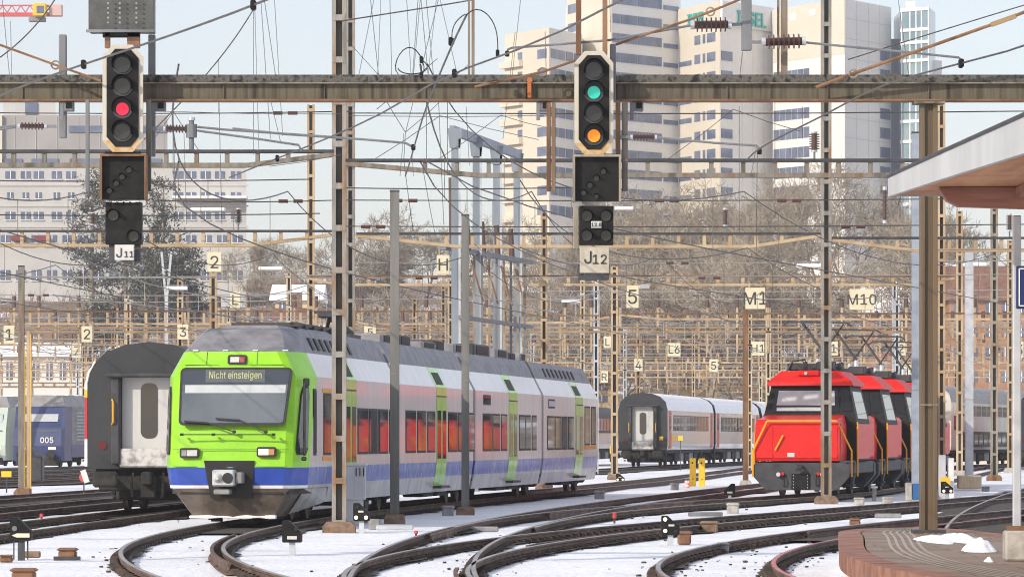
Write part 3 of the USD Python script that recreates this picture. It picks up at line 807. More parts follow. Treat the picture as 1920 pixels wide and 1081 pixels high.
# ---------------- green four-car train
CEN = [(-5.50, 88.5), (-3.98, 102.5), (-2.37, 115.5), (-0.54, 129.0), (1.42, 144.0)]
nina = thing('commuter_train', 'lime green and silver four car electric train with a lit destination notice in its windscreen', 'train', (-5.5, 88.5, 0))
bounds = [748, 890, 1018]
for ci in range(4):
    a, b = np.array(CEN[ci]), np.array(CEN[ci + 1])
    fr = Frame(a, b - a); L = float(np.linalg.norm(b - a))
    g0, g1 = (0.0 if ci == 0 else 0.22), (L if ci == 3 else L - 0.22)
    nose, tail = ci == 0, ci == 3
    ZL = [0.35, 0.66, 0.72, 1.07, 2.86, 3.34, 3.66, 3.82]

    def outline(z):
        w = float(sidewidth(z))
        lean = float(np.interp(z, [0.66, 1.07, 1.9, 3.34, 3.82], [0.10, 0.0, 0.04, 0.55, 1.6]))
        gs = float(np.interp(z, [0.66, 1.07, 1.8, 2.86, 3.34], [0.9, 0.9, 1.25, 1.9, 2.1]))
        pts = []
        if nose:
            fw = max(w - 0.27, 0.25)
            pts = [(-w, gs + 1.2), (-w, max(gs, lean + 0.9)), (-w + 0.02, lean + 0.78), (-fw - 0.06, lean + 0.12), (-fw + 0.08, lean + 0.02), (0, lean - 0.02), (fw - 0.08, lean + 0.02), (fw + 0.06, lean + 0.12), (w - 0.02, lean + 0.78), (w, max(gs, lean + 0.9)), (w, gs + 1.2)]
        else:
            pts = [(-w, g0), (w, g0)]
        rear = [(w, g1), (-w, g1)]
        if tail:
            rear = [(w, g1 - 0.9), (w - 0.27, g1 - 0.02), (-w + 0.27, g1 - 0.02), (-w, g1 - 0.9)]
        return pts, rear

    def strip(za, zb, sel):
        """sel: 'front' or 'side' faces of the ribbon between two heights"""
        pa, ra = outline(za); pb, rb = outline(zb)
        A, B = pa + ra, pb + rb
        n = len(A); nf = len(pa)
        v = [(u, s, za) for u, s in A] + [(u, s, zb) for u, s in B]
        f = []
        for i in range(n):
            j = (i + 1) % n
            isfront = nose and 1 <= i <= nf - 3
            if (sel == 'front') == isfront:
                f.append([i, j, n + j, n + i])
        if not f:
            return None
        return MB().raw(fr.map(v), f)

    spec = [(0.35, 0.66, 'lower_side', SILVERLOW, 'lower_front', WHITE), (0.66, 0.72, 'lower_trim', SILVERLOW, 'white_line', WHITE),
            (0.72, 1.07, 'blue_band', BLUEGLARE, 'front_blue_band', BLUEB), (1.07, 2.86, 'side_wall', SILVER, 'front_mask', GREEN),
            (2.86, 3.34, 'shoulder_panel', SHOULDER, 'front_brow', GREEN), (3.34, 3.66, 'roof_edge', ROOFG, 'front_roof_slope', ROOFG),
            (3.66, 3.82, 'roof_top', ROOFG, 'front_roof_top', ROOFG)]
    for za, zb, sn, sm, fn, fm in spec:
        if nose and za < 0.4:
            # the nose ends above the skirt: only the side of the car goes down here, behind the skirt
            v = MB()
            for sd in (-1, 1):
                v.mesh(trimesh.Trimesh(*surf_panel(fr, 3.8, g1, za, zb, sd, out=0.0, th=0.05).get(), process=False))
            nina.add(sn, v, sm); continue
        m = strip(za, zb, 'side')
        if ci == 3 and sm is BLUEGLARE or ci and sm is BLUEGLARE:
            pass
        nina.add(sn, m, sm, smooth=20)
        m = strip(za, zb, 'front')
        if m is not None:
            nina.add(fn, m, fm, smooth=18)
    pa, ra = outline(3.82)
    cap = MB().flat([(u, s) for u, s in (pa + ra)[::-1]], 3.80, 3.822)
    nina.add('roof', fr.put(cap), ROOFG)
    pa, ra = outline(0.66)
    nina.add('floor', fr.put(MB().flat([(u * 0.97, s) for u, s in (pa + ra)[::-1]], 0.55, 0.64)), UNDER)
    # rubber gangway at the rear of each car but the last
    if ci < 3:
        ring = [[(u * 0.96, s, z) for u, z in ((-1.30, 0.40), (-1.40, 1.07), (-1.40, 2.86), (-1.15, 3.32), (-0.8, 3.62), (0.8, 3.62), (1.15, 3.32), (1.40, 2.86), (1.40, 1.07), (1.30, 0.40))] for s in (L - 0.35, L + 0.35)]
        nina.add('gangway', MB().loft([fr.map(r) for r in ring]), RUBBER)

    # ---- windows and doors, both sides; columns measured on the visible side
    def S(px):
        return fr.s_at(px, 1.42)

    def frame_and_pane(s0, s1, z0, z1, name='window', m=GLASS):
        for sd in (1, -1):
            w = nina.add(name, surf_panel(fr, s0, s1, z0, z1, sd, 0.006), RUBBER)
            w.add('pane', surf_panel(fr, s0 + 0.05 * (s1 - s0), s1 - 0.05 * (s1 - s0), z0 + 0.05, z1 - 0.05, sd, 0.014), m)

    def door(x0, x1):
        s0, s1 = S(x0), S(x1); mid = (s0 + s1) / 2
        for sd in (1, -1):
            d = nina.add('door_surround', surf_panel(fr, s0, s1, 2.66, 2.86, sd, 0.006), GREEN2)
            d.add('door_brow', surf_panel(fr, s0, s1, 2.862, 3.335, sd, 0.006), GREEN2)
            d.add('indicator_window', surf_panel(fr, s0 + 0.15 * (s1 - s0), s1 - 0.2 * (s1 - s0), 2.93, 3.22, sd, 0.016), DARK)
            for q0, q1 in ((s0, mid - 0.015), (mid + 0.015, s1)):
                lf = nina.add('door', surf_panel(fr, q0, q1, 0.50, 2.63, sd, 0.010, nz=8), GREEN2)
                lf.add('pane', surf_panel(fr, q0 + 0.16 * (q1 - q0), q1 - 0.16 * (q1 - q0), 1.15, 2.30, sd, 0.018), GLASS)
            d.add('door_step', fr.put(MB().box((sd * 1.42, mid, 0.47), (0.22, (s1 - s0) * 0.9, 0.06))), DARK2)
            d.add('head_line', surf_panel(fr, s0 + 0.03, s1 - 0.03, 2.625, 2.66, sd, 0.012), DARK2)

    wins = [[(670, 690), (691, 708), (709, 727), (729, 744)], [(760, 780), (782, 799), (801, 816), (840, 857), (858, 873), (875, 889)],
            [(905, 922), (923, 937), (939, 951), (973, 984), (985, 995), (997, 1006)], [(1026, 1039), (1040, 1052), (1053, 1064), (1065, 1076)]][ci]
    for x0, x1 in wins:
        frame_and_pane(S(x0), S(x1), 1.30, 2.28)
    door(*[(647, 668), (818, 837), (954, 970), (1079, 1093)][ci])
    if ci == 0:
        frame_and_pane(S(606), S(621), 1.30, 2.55)
        for z0, z1 in ((2.56, 2.64), (1.20, 1.28)):
            for sd in (1, -1):
                nina.add('orange_stripe', surf_panel(fr, S(604), S(622), z0, z1, sd, 0.012), ORANGE)
        # narrow window behind the cab
        frame_and_pane(S(587.5), S(593), 1.30, 2.62, 'narrow_window')
    if ci >= 2:
        x0 = [0, 0, 906, 1028][ci]
        frame_and_pane(S(x0), S(x0 + [0, 0, 14, 12][ci]), 2.50, 2.76, 'small_display_window', BLIND if ci == 3 else GLASS)
    if ci == 3:
        for x0, x1 in ((1096, 1106), (1108, 1117)):
            frame_and_pane(S(x0), S(x1), 1.42, 2.62, 'cab_door_window')
        for sd in (1, -1):
            nina.add('orange_stripe', surf_panel(fr, S(1095), S(1118), 1.30, 1.40, sd, 0.012), ORANGE)
    # wheels
    if ci == 0:
        bogie(nina, fr, 3.4)
    if ci == 3:
        bogie(nina, fr, L - 3.0)
    if ci < 3:
        bogie(nina, fr, L)
    # underfloor gear
    for sd in (-1, 1):
        for k, (q0, q1) in enumerate(((0.42, 0.55), (0.60, 0.72))):
            nina.add('underfloor_case', fr.put(MB().box((sd * 0.95, L * (q0 + q1) / 2, 0.42), (0.5, L * (q1 - q0), 0.36), cham=0.03)), UNDER)
    # roof gear
    if ci == 0:
        for k in range(8):
            nina.add('roof_rib', fr.put(MB().bar((1.04, 3.2 + 0.75 * k, 3.66), (1.15, 3.2 + 0.75 * k, 3.42), 0.30, 0.05)), DARK2)
        rz = np.array([(-0.62, 2.3), (0.62, 2.3), (0.78, 8.2), (-0.78, 8.2)])
        nina.add('roof_hatch', fr.put(MB().loft([[(u * 1.0, s, 3.82) for u, s in rz], [(u * 0.86, s * 0.97 + 0.15, 3.90) for u, s in rz]])), ROOFG)
        tr = MB()
        for sd in (-1, 1):
            tr.bar((sd * 0.55, 4.2, 3.98), (sd * 0.55, 9.6, 3.98), 0.07)
            for k in range(5):
                tr.box((sd * 0.55, 4.5 + k * 1.2, 3.92), (0.16, 0.3, 0.12))
        tr.box((0, 4.4, 3.96), (1.4, 0.4, 0.08)).box((0.1, 6.6, 3.97), (0.9, 1.4, 0.1))
        nina.add('roof_equipment', fr.put(tr), DARK2)
    else:
        for k, (q, ll, hh, ww) in enumerate([[], [(0.12, 2.2, 0.34, 1.6), (0.36, 1.8, 0.42, 1.5), (0.62, 2.4, 0.30, 1.6), (0.85, 1.6, 0.44, 1.4)], [(0.08, 2.0, 0.40, 1.5), (0.34, 3.0, 0.50, 1.5), (0.65, 2.4, 0.44, 1.5), (0.88, 1.2, 0.36, 1.4)], [(0.05, 1.0, 0.4, 1.4)]][ci]):
            hh *= 0.68
            rb = nina.add('roof_box', fr.put(MB().box((0, L * q + ll / 2, 3.80 + hh / 2), (ww, ll, hh), cham=0.04)), ROOFG if k % 2 == 0 else DARK2)
            rb.add('grille', fr.put(MB().box((ww / 2 + 0.004, L * q + ll / 2, 3.82 + hh / 2), (0.02, ll * 0.7, hh * 0.6))), DARK)
    if ci == 3:
        for k in range(8):
            nina.add('roof_rib', fr.put(MB().bar((1.04, 3.0 + 1.0 * k, 3.66), (1.15, 3.0 + 1.0 * k, 3.42), 0.30, 0.05)), DARK2)

# front details of the first car
fr = Frame(CEN[0], np.array(CEN[1]) - np.array(CEN[0]))


def lean_at(z):
    return float(np.interp(z, [0.66, 1.07, 1.9, 3.34, 3.82], [0.10, 0.0, 0.04, 0.55, 1.6]))


def rounded(pts, r, n=4):
    return list(Polygon(pts).buffer(-r, join_style=2).buffer(r, quad_segs=n).exterior.coords)[:-1]


def on_front(pts, out=0.02, th=0.03):
    """Plate on the leaning front, outline in (u, z)."""
    m = trimesh.creation.extrude_polygon(Polygon(pts), th, engine='earcut')
    v = np.asarray(m.vertices)
    m2 = trimesh.Trimesh(v, m.faces, process=False)
    v2 = np.column_stack([v[:, 0], [lean_at(z) - out + (th - d) - 0.005 for z, d in zip(v[:, 1], v[:, 2])], v[:, 1]])
    return MB().raw(fr.map(v2), np.asarray(m2.faces))


def U(px):   # photo column -> u on the front
    return (px - CX) * 88.6 / F - CEN[0][0]


def Z(py):
    return EYE + (HY - py) * 88.6 / F


ws = [(U(331), Z(688)), (U(545), Z(688)), (U(536), Z(797)), (U(334), Z(797))]
w0 = nina.add('windscreen_surround', on_front(rounded(ws, 0.10), 0.030, 0.05), RUBBER)
ws2 = list(Polygon(ws).buffer(-0.05, join_style=2).exterior.coords)[:-1]


def cut(poly, z0, z1):
    from shapely.geometry import box as sbox
    return list(Polygon(poly).intersection(sbox(-3, z0, 3, z1)).exterior.coords)[:-1]


w0.add('tinted_band', on_front(cut(rounded(ws2, 0.06), Z(719), 9), 0.036, 0.02), SCREENTOP)
w0.add('windscreen', on_front(cut(rounded(ws2, 0.06), 0, Z(719) - 0.004), 0.036, 0.02), SCREEN)
w0.add('sun_blind', on_front([(U(342), Z(721)), (U(534), Z(721)), (U(533), Z(736)), (U(342.5), Z(736))], 0.042, 0.01), BLIND)
dp = w0.add('destination_display', on_front([(U(380), Z(692)), (U(493), Z(692)), (U(493), Z(716)), (U(380), Z(716))], 0.042, 0.01), DISPLAY)
zt = (Z(692) + Z(716)) / 2
dp.add('display_lettering', txt('Nicht einsteigen', 0.145, fr(lean_at(zt) - 0.048, (U(380) + U(493)) / 2, zt), 0.006, False, right=(fr.r[0], fr.r[1], 0), up=(fr.d[0] * 0.33, fr.d[1] * 0.33, 0.94), xs=0.70), DISPTXT)
for (x0, z0), (x1, z1), (x2, z2) in (((345, 789), (390, 792), (440, 809)), ((405, 784), (450, 787), (500, 809))):
    wp = MB()
    P = [fr(lean_at(Z(a)) - 0.075, U(x), Z(a)) for x, a in ((x0, z0), (x1, z1), (x2, z2))]
    wp.bar(P[0], P[1], 0.05, 0.03).bar(P[1], P[2], 0.022)
    wp.cyl(P[2] - fr.r.tolist() + [0] * 0 if False else P[2], P[2] + np.array([fr.d[0], fr.d[1], 0]) * 0.06, 0.035)
    nina.add('windscreen_wiper', wp, BLACK)
hb = MB()
P = [fr(-0.10, U(x), Z(814)) for x in (342, 518)]
hb.bar(P[0], P[1], 0.022)
for x in (342, 402, 516):
    p = fr(-0.10, U(x), Z(814)); hb.bar(p, p + np.array([fr.d[0], fr.d[1], 0]) * 0.12, 0.03); hb.box(p, (0.07, 0.04, 0.05))
nina.add('handrail', hb, BLACK)
for x0, x1, y0, y1, left in ((337, 373, 839, 858, True), (483, 519, 837, 856, False), (420, 456, 664, 682, None)):
    hl = nina.add('headlight', on_front(rounded([(U(x0), Z(y1)), (U(x1), Z(y1)), (U(x1), Z(y0)), (U(x0), Z(y0))], 0.04), 0.04, 0.06), RUBBER)
    dx = x1 - x0
    if left is None:
        hl.add('lamp', on_front([(U(x0 + 5), Z(y1 - 4)), (U(x0 + 22), Z(y1 - 4)), (U(x0 + 22), Z(y0 + 4)), (U(x0 + 5), Z(y0 + 4))], 0.048, 0.02), PLATEW)
        hl.add('red_lamp', on_front([(U(x0 + 23), Z(y1 - 4)), (U(x1 - 4), Z(y1 - 4)), (U(x1 - 4), Z(y0 + 4)), (U(x0 + 23), Z(y0 + 4))], 0.048, 0.02), mat('red_lens_dull', (0.35, 0.08, 0.08), rough=0.2))
    else:
        xa, xb = (x0 + 14, x1 - 3) if left else (x0 + 3, x1 - 14)
        hl.add('lamp', on_front([(U(xa), Z(y1 - 4)), (U(xb), Z(y1 - 4)), (U(xb), Z(y0 + 4)), (U(xa), Z(y0 + 4))], 0.048, 0.02), PLATEW if left else LAMPW)
        xa, xb = (x0 + 3, x0 + 13) if left else (x1 - 13, x1 - 3)
        hl.add('tail_lamp', on_front([(U(xa), Z(y1 - 4)), (U(xb), Z(y1 - 4)), (U(xb), Z(y0 + 4)), (U(xa), Z(y0 + 4))], 0.048, 0.02), GREYBOX if left else mat('amber_lens', (0.45, 0.22, 0.10), rough=0.2))
SEAM = mat('panel_seam', (0.06, 0.13, 0.012), rough=0.6)
for u0, z0, u1, z1 in ((-1.14, 1.42, 1.14, 1.42), (-1.12, 1.085, -0.66, 1.085), (0.36, 1.085, 1.12, 1.085), (-0.98, 3.08, 0.98, 3.08), (-0.55, 3.09, -0.55, 3.33), (0.45, 3.09, 0.45, 3.33)):
    nina.add('panel_seam', on_front([(u0 - 0.004, z0 - 0.005), (u1 + 0.004, z0 - 0.005), (u1 + 0.004, z1 + 0.005), (u0 - 0.004, z1 + 0.005)], 0.004, 0.01), SEAM)
# skirt: trapezoid with a keel line
sk = MB()
T_ = [(-1.30, 0.80, 0.655), (-1.12, 0.10, 0.655), (0, 0.04, 0.655), (1.12, 0.10, 0.655), (1.32, 1.0, 0.655)]
B_ = [(-0.90, 1.05, 0.10), (-0.80, 0.42, 0.10), (0, 0.30, 0.10), (0.80, 0.42, 0.10), (0.90, 1.3, 0.10)]
v = T_ + B_
nina.add('front_skirt', MB().raw(fr.map(v), [[i + 1, i, 5 + i, 6 + i] for i in range(4)] + [[i, i + 1, 6 + i, 5 + i] for i in range(4)]), SKIRT)
v = [(1.34, 0.9, 0.655), (1.34, 3.8, 0.655), (1.31, 3.8, 0.36), (1.25, 3.0, 0.30), (0.95, 1.2, 0.14)]
nina.add('side_skirt', MB().raw(fr.map(v), [[0, 1, 2], [0, 2, 3], [0, 3, 4]]), SILVERLOW)
nina.add('side_skirt', MB().raw(fr.map([(-u, s, z) for u, s, z in v]), [[0, 2, 1], [0, 3, 2], [0, 4, 3]]), SILVERLOW)
edge_ = MB(); nn = 26
for i in range(nn):
    uu_ = -0.82 + 1.62 * i / (nn - 1)
    h = 0.03 + 0.05 * float(meshkit.noise(V(uu_ * 4, 1, 2)))
    edge_.box((uu_, 0.38, 0.10), (0.09, 0.16, h), cham=0.012)
nina.add('packed_snow', fr.put(edge_), PURE)
nina.add('obstacle_deflector', fr.put(MB().box((-0.42, 0.9, 0.06), (0.20, 0.2, 0.12)).box((0.42, 0.9, 0.06), (0.2, 0.2, 0.12))), UNDER)
rc = nina.add('coupler_recess', on_front([(U(383), Z(863)), (U(478), Z(863)), (U(472), Z(933)), (U(394), Z(933))], 0.035, 0.06), BLACK)
cp = nina.add('coupler', fr.put(MB().box((U(425), -0.22, Z(895)), (U(446) - U(404), 0.34, Z(880) - Z(911)), cham=0.03)), GALV)
cp.add('coupler_cone', fr.put(MB().cyl((U(415), -0.50, Z(895)), (U(415), -0.39, Z(895)), 0.035, 0.10, n=14)), PLATEW)
cp.add('coupler_cup', fr.put(MB().cyl((U(434), -0.41, Z(895)), (U(434), -0.38, Z(895)), 0.105, n=14)), BLACK)
cp.add('coupler_block', fr.put(MB().box((U(453), -0.15, Z(895)), (0.14, 0.3, 0.22), cham=0.02).box((U(421), -0.15, Z(921)), (0.32, 0.3, 0.10), cham=0.02)), GREYBOX)
# cab side window on the chamfered corner
def chamf(px_, z, out):
    """Point on the right corner plane between the flat front and the side, px_ from 0 (front) to 1 (side)."""
    w = float(sidewidth(z)); fw = w - 0.27; ln = lean_at(z)
    a = np.array([fw + 0.06, ln + 0.12]); b = np.array([w - 0.02, ln + 0.78])
    d = b - a; n = np.array([d[1], -d[0]]) / np.linalg.norm(d)
    p = a + d * px_ + n * out
    return (p[0], p[1], z)


for sd in (1, -1):
    for nm, o, ma, ins in (('cab_side_window', 0.012, RUBBER, 0.0), ('pane', 0.02, GLASS, 0.05)):
        pts = [(0.22, 1.42), (0.30, 1.32), (0.88, 1.32), (1.0, 1.42), (1.0, 2.45), (0.9, 2.66), (0.55, 2.66), (0.42, 2.5)]
        c = np.mean(pts, 0)
        pts = [(c[0] + (a - c[0]) * (1 - ins * 2), c[1] + (b - c[1]) * (1 - ins)) for a, b in pts]
        v = [(sd * chamf(a, b, o)[0], chamf(a, b, o)[1], b) for a, b in pts] + [(sd * chamf(a, b, o - 0.02)[0], chamf(a, b, o - 0.02)[1], b) for a, b in pts]
        n = len(pts)
        tri = [[0, i, i + 1] for i in range(1, n - 1)] + [[i, i + n, (i + 1) % n + n] for i in range(n)] + [[i, (i + 1) % n + n, (i + 1) % n] for i in range(n)]
        nd = (nina if nm == 'cab_side_window' else nd).add(nm, MB().raw(fr.map(v), [x if sd > 0 else x[::-1] for x in tri]), ma)
mir = MB()
p = fr(*[chamf(0.45, 2.7, 0.08)[i] for i in (1, 0, 2)])
mir.box((chamf(0.45, 2.0, 0.10)[0], chamf(0.45, 2.0, 0.1)[1], 2.02), (0.05, 0.05, 1.45), cham=0.01).box((chamf(0.45, 2.7, 0.10)[0], chamf(0.45, 2.7, 0.1)[1], 2.74), (0.12, 0.10, 0.16), cham=0.02).box((chamf(0.45, 1.28, 0.10)[0], chamf(0.45, 1.28, 0.1)[1], 1.24), (0.10, 0.10, 0.08), cham=0.02)
nina.add('mirror_arm', fr.put(mir), BLACK)
for i in range(4):
    nina.add('brow_snow', on_front([(U(352 + 57 * i), Z(656.5)), (U(362 + 57 * i), Z(656.5)), (U(362 + 57 * i), Z(654.5)), (U(352 + 57 * i), Z(654.5))], 0.05, 0.05), PURE)
# half-raised pantograph over the back of the first car
pg = MB()
base = 12.6
pg.box((0, base, 3.90), (1.3, 1.8, 0.08)).bar((0.45, base + 0.8, 3.95), (0.15, base - 0.2, 4.32), 0.12).bar((-0.1, base + 0.5, 3.95), (0.1, base - 0.2, 4.30), 0.07)
pg.box((0.12, base - 0.2, 4.36), (0.5, 0.5, 0.10), cham=0.03).bar((-0.25, base - 0.1, 4.44), (0.45, base - 0.1, 4.44), 0.12, 0.06)
nina.add('pantograph', fr.put(pg), DARK2)

# ---------------- red shunting locomotives
def build_shunter(pos, d, label, first=None):
    fr = Frame(pos, d)
    t = thing('shunting_locomotive', label, 'locomotive', (pos[0], pos[1], 0), 'red shunting locomotives in a row')
    Lc = 8.6
    add = lambda n, m, ma, **k: t.add(n, fr.put(m), ma, **k)
    # underframe with rounded lower corners
    prof = rounded([(-1.33, 0.95), (-1.33, 0.55), (-1.0, 0.18), (1.0, 0.18), (1.33, 0.55), (1.33, 0.95)], 0.1)
    m = trimesh.creation.extrude_polygon(Polygon(prof), 0.5, engine='earcut')
    v = np.asarray(m.vertices)
    for s0 in (0.0, Lc - 0.5):
        add('buffer_beam', MB().raw(np.column_stack([v[:, 0], v[:, 2] + s0, v[:, 1]]), np.asarray(m.faces)[:, ::-1]), DARK2)
    add('frame', MB().box((0, Lc / 2, 0.80), (2.62, Lc - 1.0, 0.34), cham=0.03), DARK2)
    HR = 1.06
    hood = [(-1.30, 0.10, 1.0), (HR, 0.10, 1.0), (HR, 2.35, 1.0), (-1.30, 2.35, 1.0)]
    hoodt = [(-1.24, 0.24, 2.16), (HR - 0.06, 0.24, 2.16), (HR - 0.06, 2.35, 2.30), (-1.24, 2.35, 2.30)]
    hd = add('hood', MB().loft([hood, [(-1.31, 0.06, 1.2), (HR + 0.01, 0.06, 1.2), (HR + 0.01, 2.35, 1.2), (-1.31, 2.35, 1.2)], [(-1.30, 0.12, 2.02), (HR, 0.12, 2.02), (HR, 2.35, 2.02), (-1.30, 2.35, 2.02)], hoodt]), REDP)
    for u0, u1 in ((-1.26, -0.80), (-0.77, 0.74), (0.77, 1.02)):
        hd.add('hood_panel', fr.put(MB().raw([(u0, 0.065, 1.08), (u1, 0.065, 1.08), (u1, 0.105, 1.96), (u0, 0.105, 1.96), (u0, 0.10, 1.08), (u1, 0.10, 1.08), (u1, 0.14, 1.96), (u0, 0.14, 1.96)], [[0, 1, 2, 3], [5, 4, 7, 6], [0, 4, 5, 1], [3, 2, 6, 7], [1, 5, 6, 2], [4, 0, 3, 7]]).move((0, -0.02, 0))), REDP)
    hd.add('notice_plate', fr.put(MB().box((-0.28, 0.03, 1.17), (0.20, 0.02, 0.12))), PLATEW)
    add('rear_hood', MB().box((0, Lc - 1.15, 1.65), (2.60, 2.2, 1.3), cham=0.1), REDP)
    c0, c1 = 2.35, Lc - 2.3
    cab = [[(-1.36, c0 + 0.0, 1.0), (1.36, c0, 1.0), (1.36, c1, 1.0), (-1.36, c1, 1.0)], [(-1.36, c0, 2.1), (1.36, c0, 2.1), (1.36, c1, 2.1), (-1.36, c1, 2.1)], [(-1.12, c0 + 0.25, 3.14), (1.12, c0 + 0.25, 3.14), (1.12, c1 - 0.25, 3.14), (-1.12, c1 - 0.25, 3.14)]]
    cb = add('cab', MB().loft(cab), DARK)
    def cabp(u, z, out=0.02):
        return (u, c0 + 0.25 * (z - 2.1) / 1.04 - out, z)
    def plate(pts, out):
        v = [cabp(u, z, out) for u, z in pts] + [cabp(u, z, out - 0.03) for u, z in pts]
        n = len(pts)
        return MB().raw(v, [[0, i, i + 1] for i in range(1, n - 1)] + [[i, i + n, (i + 1) % n + n] for i in range(n)] + [[i, (i + 1) % n + n, (i + 1) % n] for i in range(n)])
    wsn = cb.add('windscreen', fr.put(plate([(-1.10, 2.38), (0.86, 2.38), (0.80, 3.04), (-0.98, 3.04)], 0.02)), GLASS2)
    if first is None:
        wsn.add('white_blind', fr.put(plate([(-0.96, 2.58), (0.72, 2.58), (0.70, 3.00), (-0.90, 3.00)], 0.026)), BLIND)
        wsn.add('console', fr.put(plate([(-0.95, 2.42), (0.4, 2.42), (0.4, 2.52), (-0.95, 2.52)], 0.026)), BLIND)
    else:
        wsn.add('cab_light_patch', fr.put(plate([(-0.2, 2.42), (0.7, 2.42), (0.62, 2.95), (-0.2, 2.95)], 0.026)), SCREEN)
    cb.add('corner_window', fr.put(plate([(0.92, 2.42), (1.22, 2.42), (1.10, 3.04), (0.86, 3.04)], 0.02)), GLASS2)
    for sd in (-1, 1):
        def side(s, z, out):
            return (sd * (np.interp(z, [1.0, 2.1, 3.14], [1.36, 1.36, 1.12]) + out), s, z)
        def sp(pts, out):
            v = [side(s, z, out) for s, z in pts] + [side(s, z, out - 0.03) for s, z in pts]
            n = len(pts); f = [[0, i, i + 1] for i in range(1, n - 1)] + [[i, i + n, (i + 1) % n + n] for i in range(n)] + [[i, (i + 1) % n + n, (i + 1) % n] for i in range(n)]
            return fr.put(MB().raw(v, f if sd > 0 else [q[::-1] for q in f]))
        cb.add('side_window', sp([(c0 + 0.5, 2.2), (c1 - 0.5, 2.2), (c1 - 0.7, 2.98), (c0 + 0.65, 2.98)], 0.01), GLASS)
        t.add('walkway', fr.put(MB().box((1.2, 1.25, 0.98), (0.26, 2.2, 0.05))), DARK2) if sd > 0 else None
        cb.add('cab_side_panel', sp([(c0 + 0.1, 1.05), (c1 - 0.1, 1.05), (c1 - 0.1, 2.05), (c0 + 0.1, 2.05)], 0.012), REDP)
        hd.add('side_louvre', fr.put(MB().box((1.065 if sd > 0 else -1.325, 1.25, 1.62), (0.03, 1.5, 0.86))), REDP)
        # steps at the corner and bowed side frame
        add('corner_step', MB().box((sd * 1.22, 2.0, 0.55), (0.22, 0.5, 0.05)).box((sd * 1.22, 2.0, 0.30), (0.22, 0.5, 0.05)).bar((sd * 1.32, 1.75, 0.95), (sd * 1.20, 2.05, 0.2), 0.06, 0.12).bar((sd * 1.32, 2.75, 0.95), (sd * 1.20, 2.3, 0.2), 0.06, 0.12), DARK2)
        # yellow hand rails
        if sd < 0:
            add('handrail', MB().tube([(-1.35, -0.02, 0.55), (-1.35, -0.02, 1.28), (-0.95, -0.02, 2.12)], 0.027, 5), RAILY)
        add('handrail', MB().tube([(sd * 1.40, 2.15, 0.55), (sd * 1.40, 2.15, 1.95), (sd * 1.38, 2.3, 2.08)], 0.027, 5), RAILY)
        add('handrail', MB().tube([(sd * 1.38, 0.6, 0.55), (sd * 1.38, 0.6, 1.28), (sd * (1.02 if sd > 0 else 1.28), 0.2, 2.08)], 0.027, 5), RAILY)
        for a in (2.3, 6.3):
            add('wheel', MB().cyl((sd * 0.70, a, 0.42), (sd * 0.84, a, 0.42), 0.42, n=20), WHEEL, smooth=35)
        add('buffer', MB().cyl((sd * 0.88, -0.28, 0.66) if False else (sd * 0.62, -0.16, 0.62), (sd * 0.62, 0.02, 0.62), 0.06, n=10), PLATEW)
        add('brake_hose', MB().tube([(sd * 0.45, -0.03, 0.62), (sd * 0.45, -0.14, 0.5), (sd * 0.45, -0.10, 0.32), (sd * 0.48, -0.02, 0.30)], 0.025, 5), BLACK)
        add('red_tap', MB().cyl((sd * 0.5, -0.10, 0.64), (sd * 0.5, 0.0, 0.64), 0.045, n=8), REDP)
    add('handrail', MB().tube([(-0.95, -0.02, 2.12), (1.0, -0.02, 2.12), (1.02, 0.2, 2.08)], 0.027, 5), RAILY)
    add('step_rail', MB().tube([(-0.72, 0.0, 1.30), (-0.50, 0.0, 1.72)], 0.025, 5), RAILY)
    cpl = add('coupling_plate', MB().box((0.0, -0.02, 0.42), (0.52, 0.05, 0.44), cham=0.01), DARK)
    bolts = MB()
    for q in (-0.2, 0.2):
        for k in range(5):
            bolts.cyl((q, -0.07, 0.25 + 0.085 * k), (q, -0.04, 0.25 + 0.085 * k), 0.014, n=6)
    cpl.add('bolt', fr.put(bolts), GALV, kind='stuff')
    add('hook', MB().box((0, -0.12, 0.82), (0.16, 0.28, 0.14), cham=0.03).box((0, -0.2, 0.74), (0.26, 0.08, 0.06)), UNDER)
    # roof: faceted red hat
    r0 = [(-1.24, c0 + 0.08, 3.14), (1.24, c0 + 0.08, 3.14), (1.24, c1 - 0.08, 3.14), (-1.24, c1 - 0.08, 3.14)]
    r1 = [(-1.22, c0 + 0.10, 3.24), (1.22, c0 + 0.10, 3.24), (1.22, c1 - 0.10, 3.24), (-1.22, c1 - 0.10, 3.22)]
    r2 = [(-0.84, c0 + 0.30, 3.56), (0.84, c0 + 0.30, 3.56), (0.84, c1 - 0.3, 3.56), (-0.84, c1 - 0.3, 3.56)]
    rf = add('roof', MB().loft([r0, r1, r2]), REDROOF)
    rf.add('roof_lamp', fr.put(MB().box((-0.05, c0 + 0.24, 3.50), (0.62, 0.22, 0.16), cham=0.03)), REDP)
    rf.add('lamp', fr.put(MB().cyl((-0.12, c0 + 0.10, 3.50), (-0.12, c0 + 0.14, 3.50), 0.05, n=10)), PLATEW)
    eq = MB()
    for k, (u, s_, h) in enumerate(((-0.45, c0 + 0.9, 0.22), (0.35, c0 + 1.1, 0.26), (-0.2, c0 + 2.2, 0.22), (0.4, c0 + 2.9, 0.24))):
        eq.box((u, s_, 3.58 + h / 2), (0.5, 0.6, h), cham=0.04)
        eq.cyl((u + 0.2, s_ + 0.3, 3.58), (u + 0.2, s_ + 0.3, 3.85), 0.07, n=8)
    eq.bar((-0.8, c0 + 1.6, 3.66), (0.8, c0 + 1.6, 3.66), 0.08).tube([(-0.75, c0 + 0.5, 3.5), (-0.55, c0 + 0.6, 3.85), (-0.2, c0 + 0.7, 3.9)], 0.03, 5)
